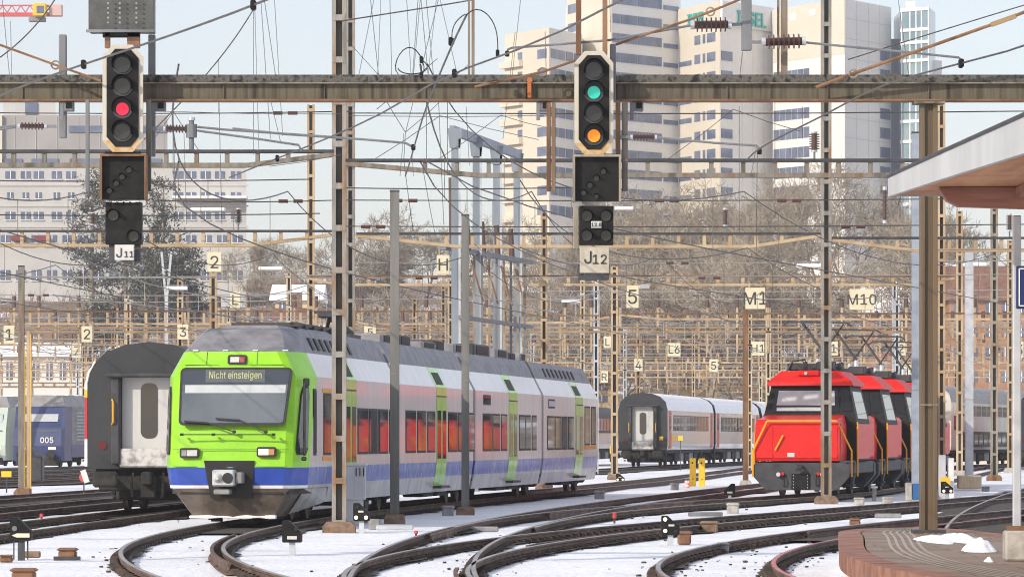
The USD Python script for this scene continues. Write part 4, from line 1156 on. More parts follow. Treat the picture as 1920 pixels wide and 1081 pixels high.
    rf.add('roof_equipment', fr.put(eq), DARK2)
    # raised pantograph
    pa = MB()
    b0 = c0 + 2.0
    pa.cyl((0.25, b0, 3.6), (0.25, b0, 4.05), 0.10, 0.07, n=8).cyl((0.05, b0, 3.6), (0.05, b0, 3.95), 0.08, n=8)
    cpn = rf.add('pantograph', fr.put(pa), GALV)
    up = MB()
    up.bar((0.25, b0, 4.05), (-0.45, b0 + 0.3, 5.0), 0.06).bar((0.15, b0, 4.05), (0.75, b0 + 0.3, 4.95), 0.04)
    up.bar((-0.85, b0 + 0.3, 5.03), (0.85, b0 + 0.3, 4.99), 0.09, 0.05).bar((-0.85, b0 + 0.3, 5.03), (-1.0, b0 + 0.3, 4.92), 0.05).bar((0.85, b0 + 0.3, 4.99), (1.0, b0 + 0.3, 4.88), 0.05)
    up.bar((-0.8, b0 - 0.02, 5.02), (0.8, b0 - 0.02, 4.98), 0.07, 0.05)
    cpn.add('pan_head', fr.put(up), DARK2)
    return t


sl = [(8.12, 127.5), (9.72, 136.6), (11.25, 145.7), (12.75, 154.8), (13.9, 163.9)]  # last one is added out of sight for red reflections in the train windows
hd_ = (0.172, 1.0)
labs = ['red shunting locomotive with white blind in its front window, nearest of the row', 'second red shunting locomotive of the row, between two others',
        'third red shunting locomotive of the row', 'fourth red shunting locomotive, mostly hidden by the blue grey mast', 'unseen red shunting locomotive added behind the brown pillar to redden the train window reflections']
for i in range(5):
    build_shunter(sl[i], hd_, labs[i], None if i == 0 else i)


# ---------------- coaches
def roofprof(w, zside, ztop, n=9):
    a = np.linspace(0, math.pi, n)
    return [(w * math.cos(t), zside + (ztop - zside) * math.sin(t) ** 0.8) for t in a]


def coach(label, pos, d, L, zt, w=1.41, side=WCOACH, roof=SNOWROOF, endm=COACHD, name='passenger_coach', windows=True, doorw=True, red=None, dark_end=True, wz=(2.05, 2.95), group=None, lower=None, nwin=11):
    fr = Frame(pos, d)
    t = thing(name, label, 'railway coach', (pos[0], pos[1], 0), group)
    rp = roofprof(w, zt - 1.0, zt)
    body = [(w * 0.97, 0.95), (w, 1.25), (w, zt - 1.0)]
    ringb = [(w * 0.97, 0.95), (w, 1.25), (w, zt - 1.0), (-w, zt - 1.0), (-w, 1.25), (-w * 0.97, 0.95)]
    mk = lambda pr, s0, s1, sc=1.0: fr.put(MB().loft([[(u * sc, s0, z) for u, z in pr], [(u * sc, s1, z) for u, z in pr]]))
    t.add('body', mk(ringb, 0.06, L - 0.06), side)
    t.add('roof', mk([(u, z) for u, z in rp], 0.06, L - 0.06), roof, smooth=40)
    # end wall with recessed doorway
    full = [(w * 0.97, 0.95), (w, 1.25)] + rp + [(-w, 1.25), (-w * 0.97, 0.95)]
    endpoly = Polygon(full)
    from shapely.geometry import box as sbox
    dw, dz0, dz1 = 0.62, 1.05, zt - 0.78
    hole = sbox(-dw, dz0 - 0.3, dw, dz1)
    for s0, s1 in ((0.0, 0.06), (L - 0.06, L)):
        m = MB()
        pol = endpoly.difference(hole)
        for g in getattr(pol, 'geoms', [pol]):
            mm = trimesh.creation.extrude_polygon(g, s1 - s0, engine='earcut')
            vv = np.asarray(mm.vertices); m.raw(np.column_stack([vv[:, 0], vv[:, 2] + s0, vv[:, 1]]), np.asarray(mm.faces)[:, ::-1])
        e = t.add('end_wall', fr.put(m), endm)
    fs = 0.0
    for sd in (-1, 1):
        e2 = t.add('gangway_frame', fr.put(MB().box((sd * (dw + 0.1), -0.14, (dz0 + dz1) / 2), (0.2, 0.32, dz1 - dz0), cham=0.03)), DARK2)
    e2.add('gangway_hood', fr.put(MB().box((0, -0.20, dz1 + 0.03), (2 * dw + 0.62, 0.42, 0.10), cham=0.03)), DARK2)
    dr = t.add('end_door', fr.put(MB().box((0.0, 0.04, (dz0 + dz1) / 2 + 0.15), (2 * dw - 0.02, 0.04, dz1 - dz0 - 0.32))), DOORG)
    zc = (dz0 + dz1) / 2 + 0.22
    win = rounded([(-0.19, zc - 0.62), (0.19, zc - 0.62), (0.19, zc + 0.62), (-0.19, zc + 0.62)], 0.15)
    mm = trimesh.creation.extrude_polygon(Polygon(win), 0.02, engine='earcut'); vv = np.asarray(mm.vertices)
    dr.add('door_window', fr.put(MB().raw(np.column_stack([vv[:, 0], vv[:, 2] + 0.005, vv[:, 1]]), np.asarray(mm.faces)[:, ::-1])), GLASS)
    t.add('footplate', fr.put(MB().box((0, -0.10, dz0 + 0.15), (2 * dw + 0.04, 0.26, 0.42), cham=0.03)), DIRTYDOOR)
    for sd in (-1, 1):
        bf = t.add('buffer', fr.put(MB().cyl((sd * 0.90, -0.55, 0.72), (sd * 0.90, 0.05, 0.78), 0.09, n=10).box((sd * 0.90, -0.60, 0.72), (0.56, 0.07, 0.36), cham=0.05)), UNDER)
        t.add('tail_lamp', fr.put(MB().cyl((sd * 1.05, -0.02, 1.48), (sd * 1.05, 0.02, 1.48), 0.10, n=14)), mat('tail_lens', (0.10, 0.008, 0.012), rough=0.2))
        t.add('grab_rail', fr.put(MB().tube([(sd * 0.79, -0.30, 1.95), (sd * 0.76, -0.38, 2.0), (sd * 0.76, -0.38, 2.45), (sd * 0.79, -0.30, 2.5)], 0.022, 5)), RAILY)
    t.add('drawgear', fr.put(MB().box((0, -0.22, 0.74), (0.24, 0.5, 0.3), cham=0.04).box((0, -0.12, 0.55), (0.34, 0.12, 0.5), cham=0.03).box((0, 0.15, 0.62), (2.3, 0.2, 0.34), cham=0.04)), UNDER)
    t.add('brake_hose', fr.put(MB().tube([(0.34, -0.1, 0.85), (0.36, -0.3, 0.6), (0.34, -0.24, 0.35), (0.30, -0.1, 0.32)], 0.035, 6).tube([(-0.34, -0.1, 0.85), (-0.36, -0.3, 0.6), (-0.34, -0.24, 0.35), (-0.30, -0.1, 0.32)], 0.035, 6)), BLACK)
    t.add('underframe', fr.put(MB().box((0, L / 2, 0.86), (2.5, L - 0.6, 0.2)).box((0, 0.9, 0.45), (1.7, 0.5, 0.42), cham=0.04)), UNDER)
    for k in range(5):
        s0 = L * (0.28 + 0.10 * k)
        t.add('underfloor_case', fr.put(MB().box((0, s0, 0.52), (2.3, L * 0.075, 0.5), cham=0.03)), GREYBOX if k % 2 else UNDER)
    for s0 in (3.2, L - 3.2):
        bogie(t, fr, s0, 2.5, 0.46, 1.0)
    if windows:
        wf = lambda z: w
        for sd in (1, -1):
            t.add('window_band', surf_panel(fr, 2.6, L - 2.6, wz[0] - 0.1, wz[1] + 0.1, sd, 0.004, 0.02, wf=wf), WCOACH if side is WCOACH else DARK2)
            for k in range(nwin):
                a = 3.0 + (L - 6.0) * k / nwin; b = 3.0 + (L - 6.0) * (k + 0.86) / nwin
                wn = t.add('window', surf_panel(fr, a, b, wz[0], wz[1], sd, 0.010, wf=wf), DARK2)
                wn.add('pane', surf_panel(fr, a + 0.08, b - 0.08, wz[0] + 0.05, wz[1] - 0.05, sd, 0.016, wf=wf), GLASS)
            for a in (0.7, L - 2.0):
                dd = t.add('door', surf_panel(fr, a, a + 1.3, 1.05, zt - 1.05, sd, 0.012, wf=wf), red or side)
                dd.add('pane', surf_panel(fr, a + 0.3, a + 1.0, 2.1, 2.9, sd, 0.02, wf=wf), GLASS)
    return t, fr


dcoach, fr0 = coach('dark grey passenger coach seen end on beside the green train', (-8.15, 101.8), (0.065, 1), 24.0, 3.80, side=COACHD, roof=COACHROOF, windows=False)
REDST = mat('coach_red', (0.45, 0.03, 0.04), rough=0.4)
for z0, z1, m_ in ((1.0, 1.62, WHITE), (1.62, 2.55, REDST), (2.55, 2.72, YELLOW), (2.72, 2.86, WHITE)):
    dcoach.add('corner_trim', fr0.put(MB().box((-1.425, 0.03, (z0 + z1) / 2), (0.07, 0.09, z1 - z0), cham=0.01)), m_)
dcoach.add('corner_trim', fr0.put(MB().tube([(-1.42, 0.0, 2.86), (-1.36, 0.0, 3.12), (-1.22, 0.0, 3.36)], 0.03, 6)), WHITE)
c1, f1 = coach('white coach with yellow numeral and red doors, end facing the viewer', (7.45, 258), (0.145, 1), 26.4, 4.22, red=REDST)
c1.add('class_numeral', surf_panel(f1, 2.2, 4.6, 1.45, 1.82, 1, 0.014, wf=lambda z: 1.41), YELLOW)
c1.add('yellow_door_plate', f1.put(MB().box((1.05, -0.02, 1.62), (0.22, 0.02, 0.2))), YELLOW)
coach('second white coach coupled behind the white coach with the yellow numeral', (11.4, 285), (0.16, 1), 26.4, 4.22, red=REDST)
coach('third white coach at the far end of the white rake, behind the red shunters', (15.8, 312), (0.18, 1), 26.4, 4.22, red=REDST)
coach('faint beige coach standing behind the rear of the green train', (3.3, 284), (0.12, 1), 26.4, 3.7, side=DD, roof=COACHROOF, endm=DD, red=DD)
t_, f_ = coach('pale double deck coach behind the lattice masts on the right', (23.4, 256), (0.255, 1), 26.8, 4.65, side=DD, roof=GREYROOF2, endm=DD, red=DD, wz=(1.2, 1.9))
for k in range(10):
    t_.add('upper_window', surf_panel(f_, 3 + 2.2 * k, 4.9 + 2.2 * k, 2.9, 3.5, 1, 0.014, wf=lambda z: 1.41), GLASS)
t2_, f2_ = coach('second pale double deck coach further along the same track on the right', (30.2, 282.8), (0.265, 1), 26.8, 4.65, side=DD, roof=GREYROOF2, endm=DD, red=DD, wz=(1.2, 1.9))
coach('dark red striped coach cut off by the right picture edge', (28.6, 245), (0.10, 1), 24, 4.05, side=REDST, roof=WHITE, endm=COACHD, windows=False)


# blue locomotive far left
def far_loco(label, pos, d, paint, num=None, sidep=GREYLOCO):
    fr = Frame(pos, d)
    t = thing('electric_locomotive', label, 'locomotive', (pos[0], pos[1], 0))
    L = 18.5; w = 1.45
    fprof = [(0.0, 0.35), (-0.05, 1.2), (0.15, 2.2), (0.75, 3.4)]
    rings = [[(-w * 0.93, s, z), (w * 0.93, s, z), (w, s + 0.5, z), (w, 2.6, z), (-w, 2.6, z), (-w, s + 0.5, z)] for s, z in fprof]
    cab = t.add('cab', fr.put(MB().loft(rings)), paint)
    rings = [[(-w, 2.6, z), (w, 2.6, z), (w, L, z), (-w, L, z)] for z in (0.55, 3.4)]
    b = t.add('body', fr.put(MB().loft(rings)), sidep)
    b.add('blue_sill', surf_panel(fr, 2.6, L, 0.6, 1.25, 1, 0.01, wf=lambda z: w), BLUELOCO)
    for k in range(9):
        b.add('louvre', surf_panel(fr, 4.0, L - 2, 1.5 + 0.19 * k, 1.58 + 0.19 * k, 1, 0.02, wf=lambda z: w), GALV)
    r = [[(-w, 0.75, 3.4), (w, 0.75, 3.4), (w, L, 3.4), (-w, L, 3.4)], [(-1.05, 1.7, 4.05), (1.05, 1.7, 4.05), (1.05, L, 4.05), (-1.05, L, 4.05)]]
    rf = t.add('roof', fr.put(MB().loft(r)), GREYROOF2)
    for k in range(5):
        rf.add('snow_patch', fr.put(MB().box((0.55, 4.5 + 2.8 * k, 4.06), (1.0, 1.8, 0.05), cham=0.02)), PURE)
    fz = lambda z: float(np.interp(z, [p[1] for p in fprof], [p[0] for p in fprof]))
    def plate(u0, u1, z0, z1, o):
        return fr.put(MB().raw([(u0, fz(z0) - o, z0), (u1, fz(z0) - o, z0), (u1, fz(z1) - o, z1), (u0, fz(z1) - o, z1), (u0, fz(z0) + .05, z0), (u1, fz(z0) + .05, z0), (u1, fz(z1) + .05, z1), (u0, fz(z1) + .05, z1)],
                      [[0, 1, 2, 3], [5, 4, 7, 6], [0, 4, 5, 1], [3, 2, 6, 7], [1, 5, 6, 2], [4, 0, 3, 7]]))
    wsn = cab.add('windscreen', plate(-1.15, 1.15, 2.0, 3.0, 0.02), SCREEN)
    wsn.add('sun_blind', plate(-1.1, 1.1, 2.55, 2.98, 0.03), BLIND)
    for u in (-0.85, 0.85):
        cab.add('headlight', plate(u - 0.22, u + 0.22, 0.98, 1.12, 0.03), LAMPW if u > 0 else PLATEW)
        t.add('buffer', fr.put(MB().cyl((u, -0.5, 0.7), (u, 0.0, 0.7), 0.12, n=10).cyl((u, -0.55, 0.7), (u, -0.5, 0.7), 0.24, n=12)), UNDER)
    t.add('snow_plough', fr.put(MB().box((0, 0.1, 0.3), (2.4, 0.3, 0.42), cham=0.05)), UNDER)
    if num:
        cab.add('running_number', txt(num, 0.30, fr(fz(1.5) - 0.04, 0.55, 1.52), 0.01, True, right=(fr.r[0], fr.r[1], 0)), WHITE)
    for s0 in (4, L - 4):
        bogie(t, fr, s0, 2.8, 0.55, 1.05)
    return t


far_loco('blue electric locomotive numbered 005 with a light blind in its windscreen', (-26.6, 254), (0.10, 1), BLUELOCO, '005')
far_loco('pale green and red locomotive at the left picture edge behind the blue one', (-30.6, 262), (0.10, 1), mat('pale_green_paint', (0.45, 0.52, 0.47), rough=0.4), None, DD)
# ------------------------------------------------------------------ gantries, masts
LIGHTOCHRE = mat('light_ochre_steel', (0.42, 0.34, 0.22), (0.58, 0.49, 0.35), rough=0.7, scale=1.0)
OCHRE2 = mat('brown_ochre_steel', (0.216, 0.1395, 0.0765), (0.36, 0.252, 0.153), rough=0.7, scale=1.0)
SLOT = mat('dark_backing_web', (0.06, 0.055, 0.045), (0.13, 0.12, 0.10), rough=0.7, scale=3, stretch=(1, 1, 0.15))  # dark colour of the backing plates inside the lattice masts
def xz(px, py, D):
    p = W(px, py, D); return p[0], p[2]


def lattice_mast(t, x, y, z0, z1, w, m, fine=True, dy=None, step=None, m2=None):
    dy = dy or w * 0.8
    fl = max(0.05, w * 0.28)
    for sx in (-1, 1):
        t.add('upright', MB().box((x + sx * (w / 2 - fl / 2), y, (z0 + z1) / 2), (fl, dy, z1 - z0)), m)
    step = step or max(0.75, w * 3)
    n = int((z1 - z0) / step)
    allb = MB()
    for k in range(n + 1):
        z = z0 + 0.2 + (z1 - z0 - 0.4) * k / max(1, n)
        for fy in (-1, 1):
            b = MB().box((x, y + fy * (dy / 2 + 0.004), z), (w - 0.012, 0.012, w * 0.42))
            if fine and fy < 0:
                t.add('batten', b, m2 or m)
            else:
                allb.box((x, y + fy * (dy / 2 + 0.004), z), (w - 0.012, 0.012, w * 0.42))
    t.add('batten_plates', allb, m2 or m, kind='stuff')
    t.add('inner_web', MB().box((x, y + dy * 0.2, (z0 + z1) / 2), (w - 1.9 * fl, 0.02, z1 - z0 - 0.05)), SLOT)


def ladder_beam(t, x0, x1, y, zt, zb, panel, m, fine=True, haunch=None, th=0.10, mtop=None):
    """Two chords joined by upright plates; haunch = [(x, z of the lower chord)]"""
    t.add('top_chord', MB().box(((x0 + x1) / 2, y, zt - th * 0.35), (x1 - x0, 0.24, th * 0.7)), mtop or m)
    hp = haunch or [(x0, zb), (x1, zb)]
    lc = MB()
    for (a, za), (b, zb_) in zip(hp[:-1], hp[1:]):
        lc.bar((a, y, za + th / 2), (b, y, zb_ + th / 2), 0.22, th)
    t.add('bottom_chord', lc, m)
    n = max(1, int(abs(x1 - x0) / panel))
    far = MB()
    for k in range(n + 1):
        x = x0 + (x1 - x0) * (k + 0.5) / (n + 1)
        zl = float(np.interp(x, [p[0] for p in hp], [p[1] for p in hp])) + th
        if zt - th - zl < 0.05:
            continue
        mb = MB() if fine else far
        mb.box((x, y, (zl + zt - th * 0.7) / 2), (panel * 0.13, 0.16, zt - th * 0.7 - zl))
        if fine:
            t.add('beam_post', mb, m)
    if not fine and far.v:
        t.add('beam_posts', far, m, kind='stuff')


def footing(t, x, y, w=0.62, h=0.22, m=BROWNCONC):
    t.add('footing', MB().loft([[(x - w / 2, y - w / 2, GZ - 0.1), (x + w / 2, y - w / 2, GZ - 0.1), (x + w / 2, y + w / 2, GZ - 0.1), (x - w / 2, y + w / 2, GZ - 0.1)],
                                [(x - w / 2, y - w / 2, GZ + h * 0.6), (x + w / 2, y - w / 2, GZ + h * 0.6), (x + w / 2, y + w / 2, GZ + h * 0.6), (x - w / 2, y + w / 2, GZ + h * 0.6)],
                                [(x - w * 0.38, y - w * 0.38, GZ + h), (x + w * 0.38, y - w * 0.38, GZ + h), (x + w * 0.38, y + w * 0.38, GZ + h), (x - w * 0.38, y + w * 0.38, GZ + h)]]), m)


# nearest signal gantry: heavy I beam on brown pillars
DG = 62.0
g1 = thing('signal_gantry', 'heavy mossy signal beam with rust streaks on a brown painted pillar', 'gantry', (0, DG, GZ))
xl, xr = -11.5, 10.5
zb, zt = 6.24, 6.60
g1.add('bottom_flange', MB().box(((xl + xr) / 2, DG, zb + 0.012), (xr - xl, 0.34, 0.024)), RUST)
g1.add('web_plate', MB().box(((xl + xr) / 2, DG - 0.06, zb + 0.13), (xr - xl, 0.03, 0.212)), STREAK)
g1.add('middle_flange', MB().box(((xl + xr) / 2, DG - 0.01, zb + 0.245), (xr - xl, 0.30, 0.018)), OLDSTEEL)
g1.add('top_plate', MB().box(((xl + xr) / 2, DG - 0.10, (zb + 0.254 + zt) / 2), (xr - xl, 0.05, zt - zb - 0.254)), MOSS)
g1.add('back_web', MB().box(((xl + xr) / 2, DG + 0.13, (zb + zt) / 2), (xr - xl, 0.03, zt - zb - 0.06)), OLDSTEEL)
for k in range(16):
    x = xl + (k + 0.5) * (xr - xl) / 16
    g1.add('web_stiffener', MB().box((x, DG - 0.085, zb + 0.13), (0.014, 0.04, 0.205)), STREAK)
xp = W(1741, 0, DG)[0]
for k, x in enumerate((xp, -10.8)):
    zz = PZ if k == 0 else GZ
    p_ = g1.add('pillar', MB().box((x - 0.085, DG + 0.02, (zz + zb) / 2), (0.065, 0.24, zb - zz), cham=0.008).box((x + 0.085, DG + 0.02, (zz + zb) / 2), (0.065, 0.24, zb - zz), cham=0.008).box((x, DG + 0.03, (zz + zb) / 2), (0.12, 0.16, zb - zz)), PILLAR)
    p_.add('base_plate', MB().box((x, DG, zz + 0.02), (0.44, 0.44, 0.045)), DARK2)
    p_.add('cap_plate', MB().box((x, DG, zb - 0.02), (0.42, 0.36, 0.03)), OLDSTEEL)
    p_.add('band', MB().box((x, DG - 0.105, 2.1), (0.242, 0.008, 0.012)), PALESTEEL)
for x0, x1, m in ((876, 890, OLDSTEEL), (1456, 1476, OLDSTEEL)):
    xa, xb = W(x0, 0, DG)[0], W(x1, 0, DG)[0]
    g1.add('upper_post', MB().box(((xa + xb) / 2 + 0.03, DG - 0.02, 7.6), (xb - xa - 0.06, 0.13, 2.1)).box((xa + 0.025, DG + 0.02, 7.6), (0.03, 0.05, 2.1)), m)
for px, y0, y1, w in ((112, 60, 255, 14), (280, 60, 290, 13), (1399, -30, 96, 19), (1149, 84, 190, 11)):
    (x, za), (_, zb_) = xz(px, y1, DG - 0.3), xz(px, y0, DG - 0.3)
    g1.add('hanger_post', MB().box((x, DG - 0.36 + (0.5 if px in (112, 280) else 0), (za + zb_) / 2), (w * DG / F, 0.12, zb_ - za), cham=0.01), GREYSTEEL)
clampb = W(993, 0, DG)[0]
g1.add('orange_clamp', MB().box((clampb, DG - 0.15, zb + 0.17), (0.06, 0.05, 0.26), cham=0.012).cyl((clampb, DG - 0.18, zb + 0.28), (clampb, DG - 0.12, zb + 0.28), 0.04, n=10), mat('clamp_orange', (0.42, 0.12, 0.03), rough=0.6))
for px0, py0, px1 in ((363, 545 - 400, 0),):
    pass
for cx_ in (128, 300, 1195, 1020):
    x = W(cx_, 0, DG)[0]
    br = g1.add('bracket', MB().box((x, DG - 0.02, zb - 0.07), (0.16, 0.2, 0.13), cham=0.01).bar((x - 0.08, DG - 0.1, zb - 0.02), (x - 0.08, DG - 0.1, zb - 0.26), 0.05), GREYSTEEL)
    br.add('bracket_opening', MB().box((x + 0.02, DG - 0.125, zb - 0.06), (0.08, 0.012, 0.08)), DARK)


# signals hanging on the beam
DS = 61.4


def P2(px, py, d=0.0):
    return W(px, py, DS - d)


def octo(x0, x1, y0, y1, c):
    return [xz(x0 + c, y0, DS), xz(x1 - c, y0, DS), xz(x1, y0 + c * 1.15, DS), xz(x1, y1 - c * 1.15, DS), xz(x1 - c, y1, DS), xz(x0 + c, y1, DS), xz(x0, y1 - c * 1.15, DS), xz(x0, y0 + c * 1.15, DS)]


def hood(px, py, rpx, y0, ln, a0=-20, a1=200, th=0.012):
    x, z = xz(px, py, DS); r = rpx * DS / F
    a = np.radians(np.linspace(a0, a1, 15))
    o = [(x + r * math.cos(t), z + r * math.sin(t)) for t in a] + [(x + (r - th) * math.cos(t), z + (r - th) * math.sin(t)) for t in a[::-1]]
    n = len(o)
    back = [(u, y0, w_) for u, w_ in o]
    front = [(u, y0 - ln * (0.35 + 0.65 * max(0.0, (w_ - z + r * 0.4) / (r * 1.4))), w_) for u, w_ in o]
    return MB().loft([back, front], caps=False)


def disc(px, py, rpx, y, th=0.02, n=20):
    x, z = xz(px, py, DS); r = rpx * DS / F
    return MB().cyl((x, y, z), (x, y + th, z), r, n=n)


def main_head(t, x0, x1, y0, y1, lights, lit, rustface):
    sh = t.add('shield', MB().front(octo(x0, x1, y0, y1, 19), DS, 0.05), CREAM)
    if rustface:
        # rust-bitten lower rim
        o = octo(x0, x1, y0, y1, 19)
        zl = o[3][1]
        sh.add('rusty_rim', MB().front([o[3], o[4], o[5], o[6]], DS - 0.004, 0.02), RUSTCREAM)
    sh.add('face', MB().front(octo(x0 + 8, x1 - 8, y0 + 8, y1 - 10, 16), DS - 0.02, 0.025), DARK)
    cx = (x0 + x1) / 2
    for py in lights:
        m = lit.get(py)
        ln = t.add('light_unit', MB().mesh(trimesh.Trimesh(*disc(cx, py, 19, DS - 0.035, 0.02).get(), process=False)), DARK2)
        ln.add('hood', hood(cx, py - 1, 19.5, DS - 0.03, 0.20), DARK)
        ln.add('lens', disc(cx, py + (1 if m else 0), 12 if m else 15, DS - 0.05, 0.018), m or LENS)


def box_lamp(t, px, py, r, D0):
    ln = t.add('small_light', disc(px, py, r, D0, 0.02, 14), LENS)
    ln.add('hood', hood(px, py, r + 1.5, D0 + 0.01, 0.09, a0=0, a1=180, th=0.006), DARK)


def bracketbar(t, name, x0, x1, y0, y1, m, d=0.0, dep=0.08):
    (xa, za), (xb, zb_) = xz(x0, y1, DS), xz(x1, y0, DS)
    return t.add(name, MB().box(((xa + xb) / 2, DS + 0.06 + d, (za + zb_) / 2), (xb - xa, dep, zb_ - za), cham=0.006), m)


s11 = thing('railway_signal', 'red light signal J 11 with white plate, hanging from the mossy beam', 'railway signal', (P2(229, 0)[0], DS, 4.0))
main_head(s11, 192, 268, 84, 285, (122, 162, 204, 247), {204: LAMPR}, True)
tb = bracketbar(s11, 'indicator_box', 166, 288, -28, 60, mat('indicator_casing', (0.05, 0.052, 0.05), (0.09, 0.092, 0.085), rough=0.5, scale=5), dep=0.36, d=0.1)
tb.add('box_rim', MB().front([xz(163, 62, DS), xz(290, 62, DS), xz(290, 57, DS), xz(163, 57, DS)], DS - 0.13, 0.06), GREYSTEEL)
for i, px in enumerate((204, 226, 257)):
    for k in range(6):
        tb.add('dull_lamp', disc(px, 44 - 9 * k, 2.0, DS - 0.125, 0.01, 8), GREYBOX)
for a, b in ((196, 206), (238, 262)):
    bracketbar(s11, 'top_bracket', a, b, 60, 90, BROWNBOX)
bracketbar(s11, 'top_crossbar', 192, 262, 60, 70, DARK)
bracketbar(s11, 'lower_crossbar', 196, 264, 284, 293, DARK)
def open_box(t, name, x0, x1, y0, y1, rim=OLDSTEEL, dep=0.26):
    b = bracketbar(t, name, x0 + 4, x1 - 4, y0 + 4, y1 - 2, DARK, dep=dep)
    for k, (a, c, e, f) in enumerate(((x0, x1, y0, y0 + 4), (x0, x0 + 4, y0 + 4, y1), (x1 - 4, x1, y0 + 4, y1))):
        (xa, za), (xb, zb_) = xz(a, f, DS), xz(c, e, DS)
        b.add('box_rim', MB().box(((xa + xb) / 2, DS - 0.02, (za + zb_) / 2), (xb - xa, 0.30, zb_ - za)), rim)
    return b


b2 = open_box(s11, 'speed_indicator', 189, 276, 290, 376, RUST)
for px, py in ((206, 358), (219, 344), (230, 332), (243, 319)):
    box_lamp(b2, px, py, 5, DS - 0.085)
b3 = bracketbar(s11, 'distant_signal_box', 198, 266, 379, 458, DARK, dep=0.2)
for px, py in ((213, 404), (251, 443)):
    q = b3.add('small_light', disc(px, py, 10, DS - 0.06, 0.02, 14), LENS)
    q.add('hood', hood(px, py, 12, DS - 0.05, 0.14), DARK)
sl_ = MB()
for k in range(4):
    x, z = xz(215 + 12 * k, 379, DS); sl_.box((x, DS - 0.05, z), (0.06, 0.1, 0.014), cham=0.004)
b3.add('snow_lip', sl_, PURE)
bracketbar(s11, 'plate_bracket', 204, 216, 458, 491, DARK2); bracketbar(s11, 'plate_bracket', 252, 263, 458, 491, DARK2)
pl11 = bracketbar(s11, 'number_plate', 216, 252, 459, 488, PLATEW, d=-0.13, dep=0.02)
zc = xz(0, 474, DS)[1]
pl11.add('letter', txt('J', 0.125, (xz(224, 0, DS)[0], DS - 0.085, zc), 0.006, False), BLACK)
pl11.add('numeral', txt('11', 0.08, (xz(242.5, 0, DS)[0], DS - 0.085, zc - 0.02), 0.006, False), BLACK)
bracketbar(s11, 'rear_hanger', 272, 281, 185, 357, OLDSTEEL, d=0.15); bracketbar(s11, 'rear_hanger', 158, 165, 185, 357, GREYSTEEL, d=0.15)

s12 = thing('railway_signal', 'green over orange light signal J 12 with cream plate, hanging from the mossy beam', 'railway signal', (P2(1113, 0)[0], DS, 3.8))
main_head(s12, 1077, 1150, 96, 290, (132, 173, 213, 254), {173: LAMPG, 254: LAMPO}, True)
for a, b in ((1080, 1090), (1130, 1139)):
    bracketbar(s12, 'support_rod', a, b, -40, 102, RUST, d=0.04)
bracketbar(s12, 'lower_crossbar', 1080, 1152, 288, 295, DARK)
b2 = open_box(s12, 'speed_indicator', 1074, 1164, 291, 379, PALESTEEL)
for px, py in ((1094, 362), (1106, 348), (1118, 335), (1131, 322)):
    box_lamp(b2, px, py, 5, DS - 0.085)
box_lamp(b2, 1118, 369, 4, DS - 0.085)
b3 = bracketbar(s12, 'distant_signal_box', 1086, 1150, 386, 459, DARK, dep=0.2)
for px, py in ((1100, 405), (1136, 405), (1100, 442), (1136, 442)):
    q = b3.add('small_light', disc(px, py, 10, DS - 0.06, 0.02, 14), LENS)
    q.add('hood', hood(px, py, 12, DS - 0.05, 0.14), DARK)
np_ = bracketbar(b3 if False else s12, 'small_number_plate', 1108, 1128, 415, 428, PLATEW, d=-0.125, dep=0.02)
np_.add('numeral', txt('12.8', 0.05, (xz(1118, 0, DS)[0], DS - 0.078, xz(0, 421.5, DS)[1]), 0.004), BLACK)
bracketbar(s12, 'side_channel', 1075, 1085, 386, 466, PALESTEEL)
pl12 = bracketbar(s12, 'number_plate', 1087, 1142, 463, 512, mat('stained_plate', (0.34, 0.31, 0.24), (0.50, 0.46, 0.38), rough=0.6, scale=6), d=-0.13, dep=0.02)
zc = xz(0, 484, DS)[1]
pl12.add('letter', txt('J', 0.165, (xz(1102, 0, DS)[0], DS - 0.085, zc + 0.01), 0.006, False), BLACK)
pl12.add('numeral', txt('12', 0.125, (xz(1124, 0, DS)[0], DS - 0.085, zc - 0.015), 0.006, False), BLACK)
for a, b, c, d in ((1084, 1095, 496, 516), (1134, 1143, 496, 516), (1096, 1134, 511, 518), (1084, 1142, 517, 525)):
    bracketbar(s12, 'plate_bracket', a, b, c, d, DARK2, d=-0.08)
for a, b in ((1025, 1033), (1035, 1042), (1155, 1164), (1167, 1178)):
    bracketbar(s12, 'rear_hanger', a, b, 190, 357, OLDSTEEL if a in (1035, 1167) else RUST, d=0.2)


# second gantry: lattice mast and ladder beams
def gantry(name_label, D, masts, spans, m, fine, ztop=13.0, w=0.27, foot=True, panel=0.62):
    t = thing('catenary_gantry', name_label, 'gantry', (0, D, GZ))
    for px, yb, wid, top in masts:
        x = W(px, 0, D)[0]
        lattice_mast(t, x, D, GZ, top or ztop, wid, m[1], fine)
        if foot:
            footing(t, x, D)
    for px0, px1, yt, yb, hl, hr in spans:
        x0, x1 = W(px0, 0, D)[0], W(px1, 0, D)[0]
        zt_, zb_ = W(0, yt, D)[2], W(0, yb, D)[2]
        h = [(x0, zb_ if not hl else zt_ - 0.13)]
        if hl:
            h.append((x0 + hl * D / F, zb_))
        if hr:
            h.append((x1 - hr * D / F, zb_))
        h.append((x1, zb_ if not hr else zt_ - 0.13))
        ladder_beam(t, x0, x1, D, zt_, zb_, panel, m[0], fine, h, th=0.085, mtop=m[2])
    return t


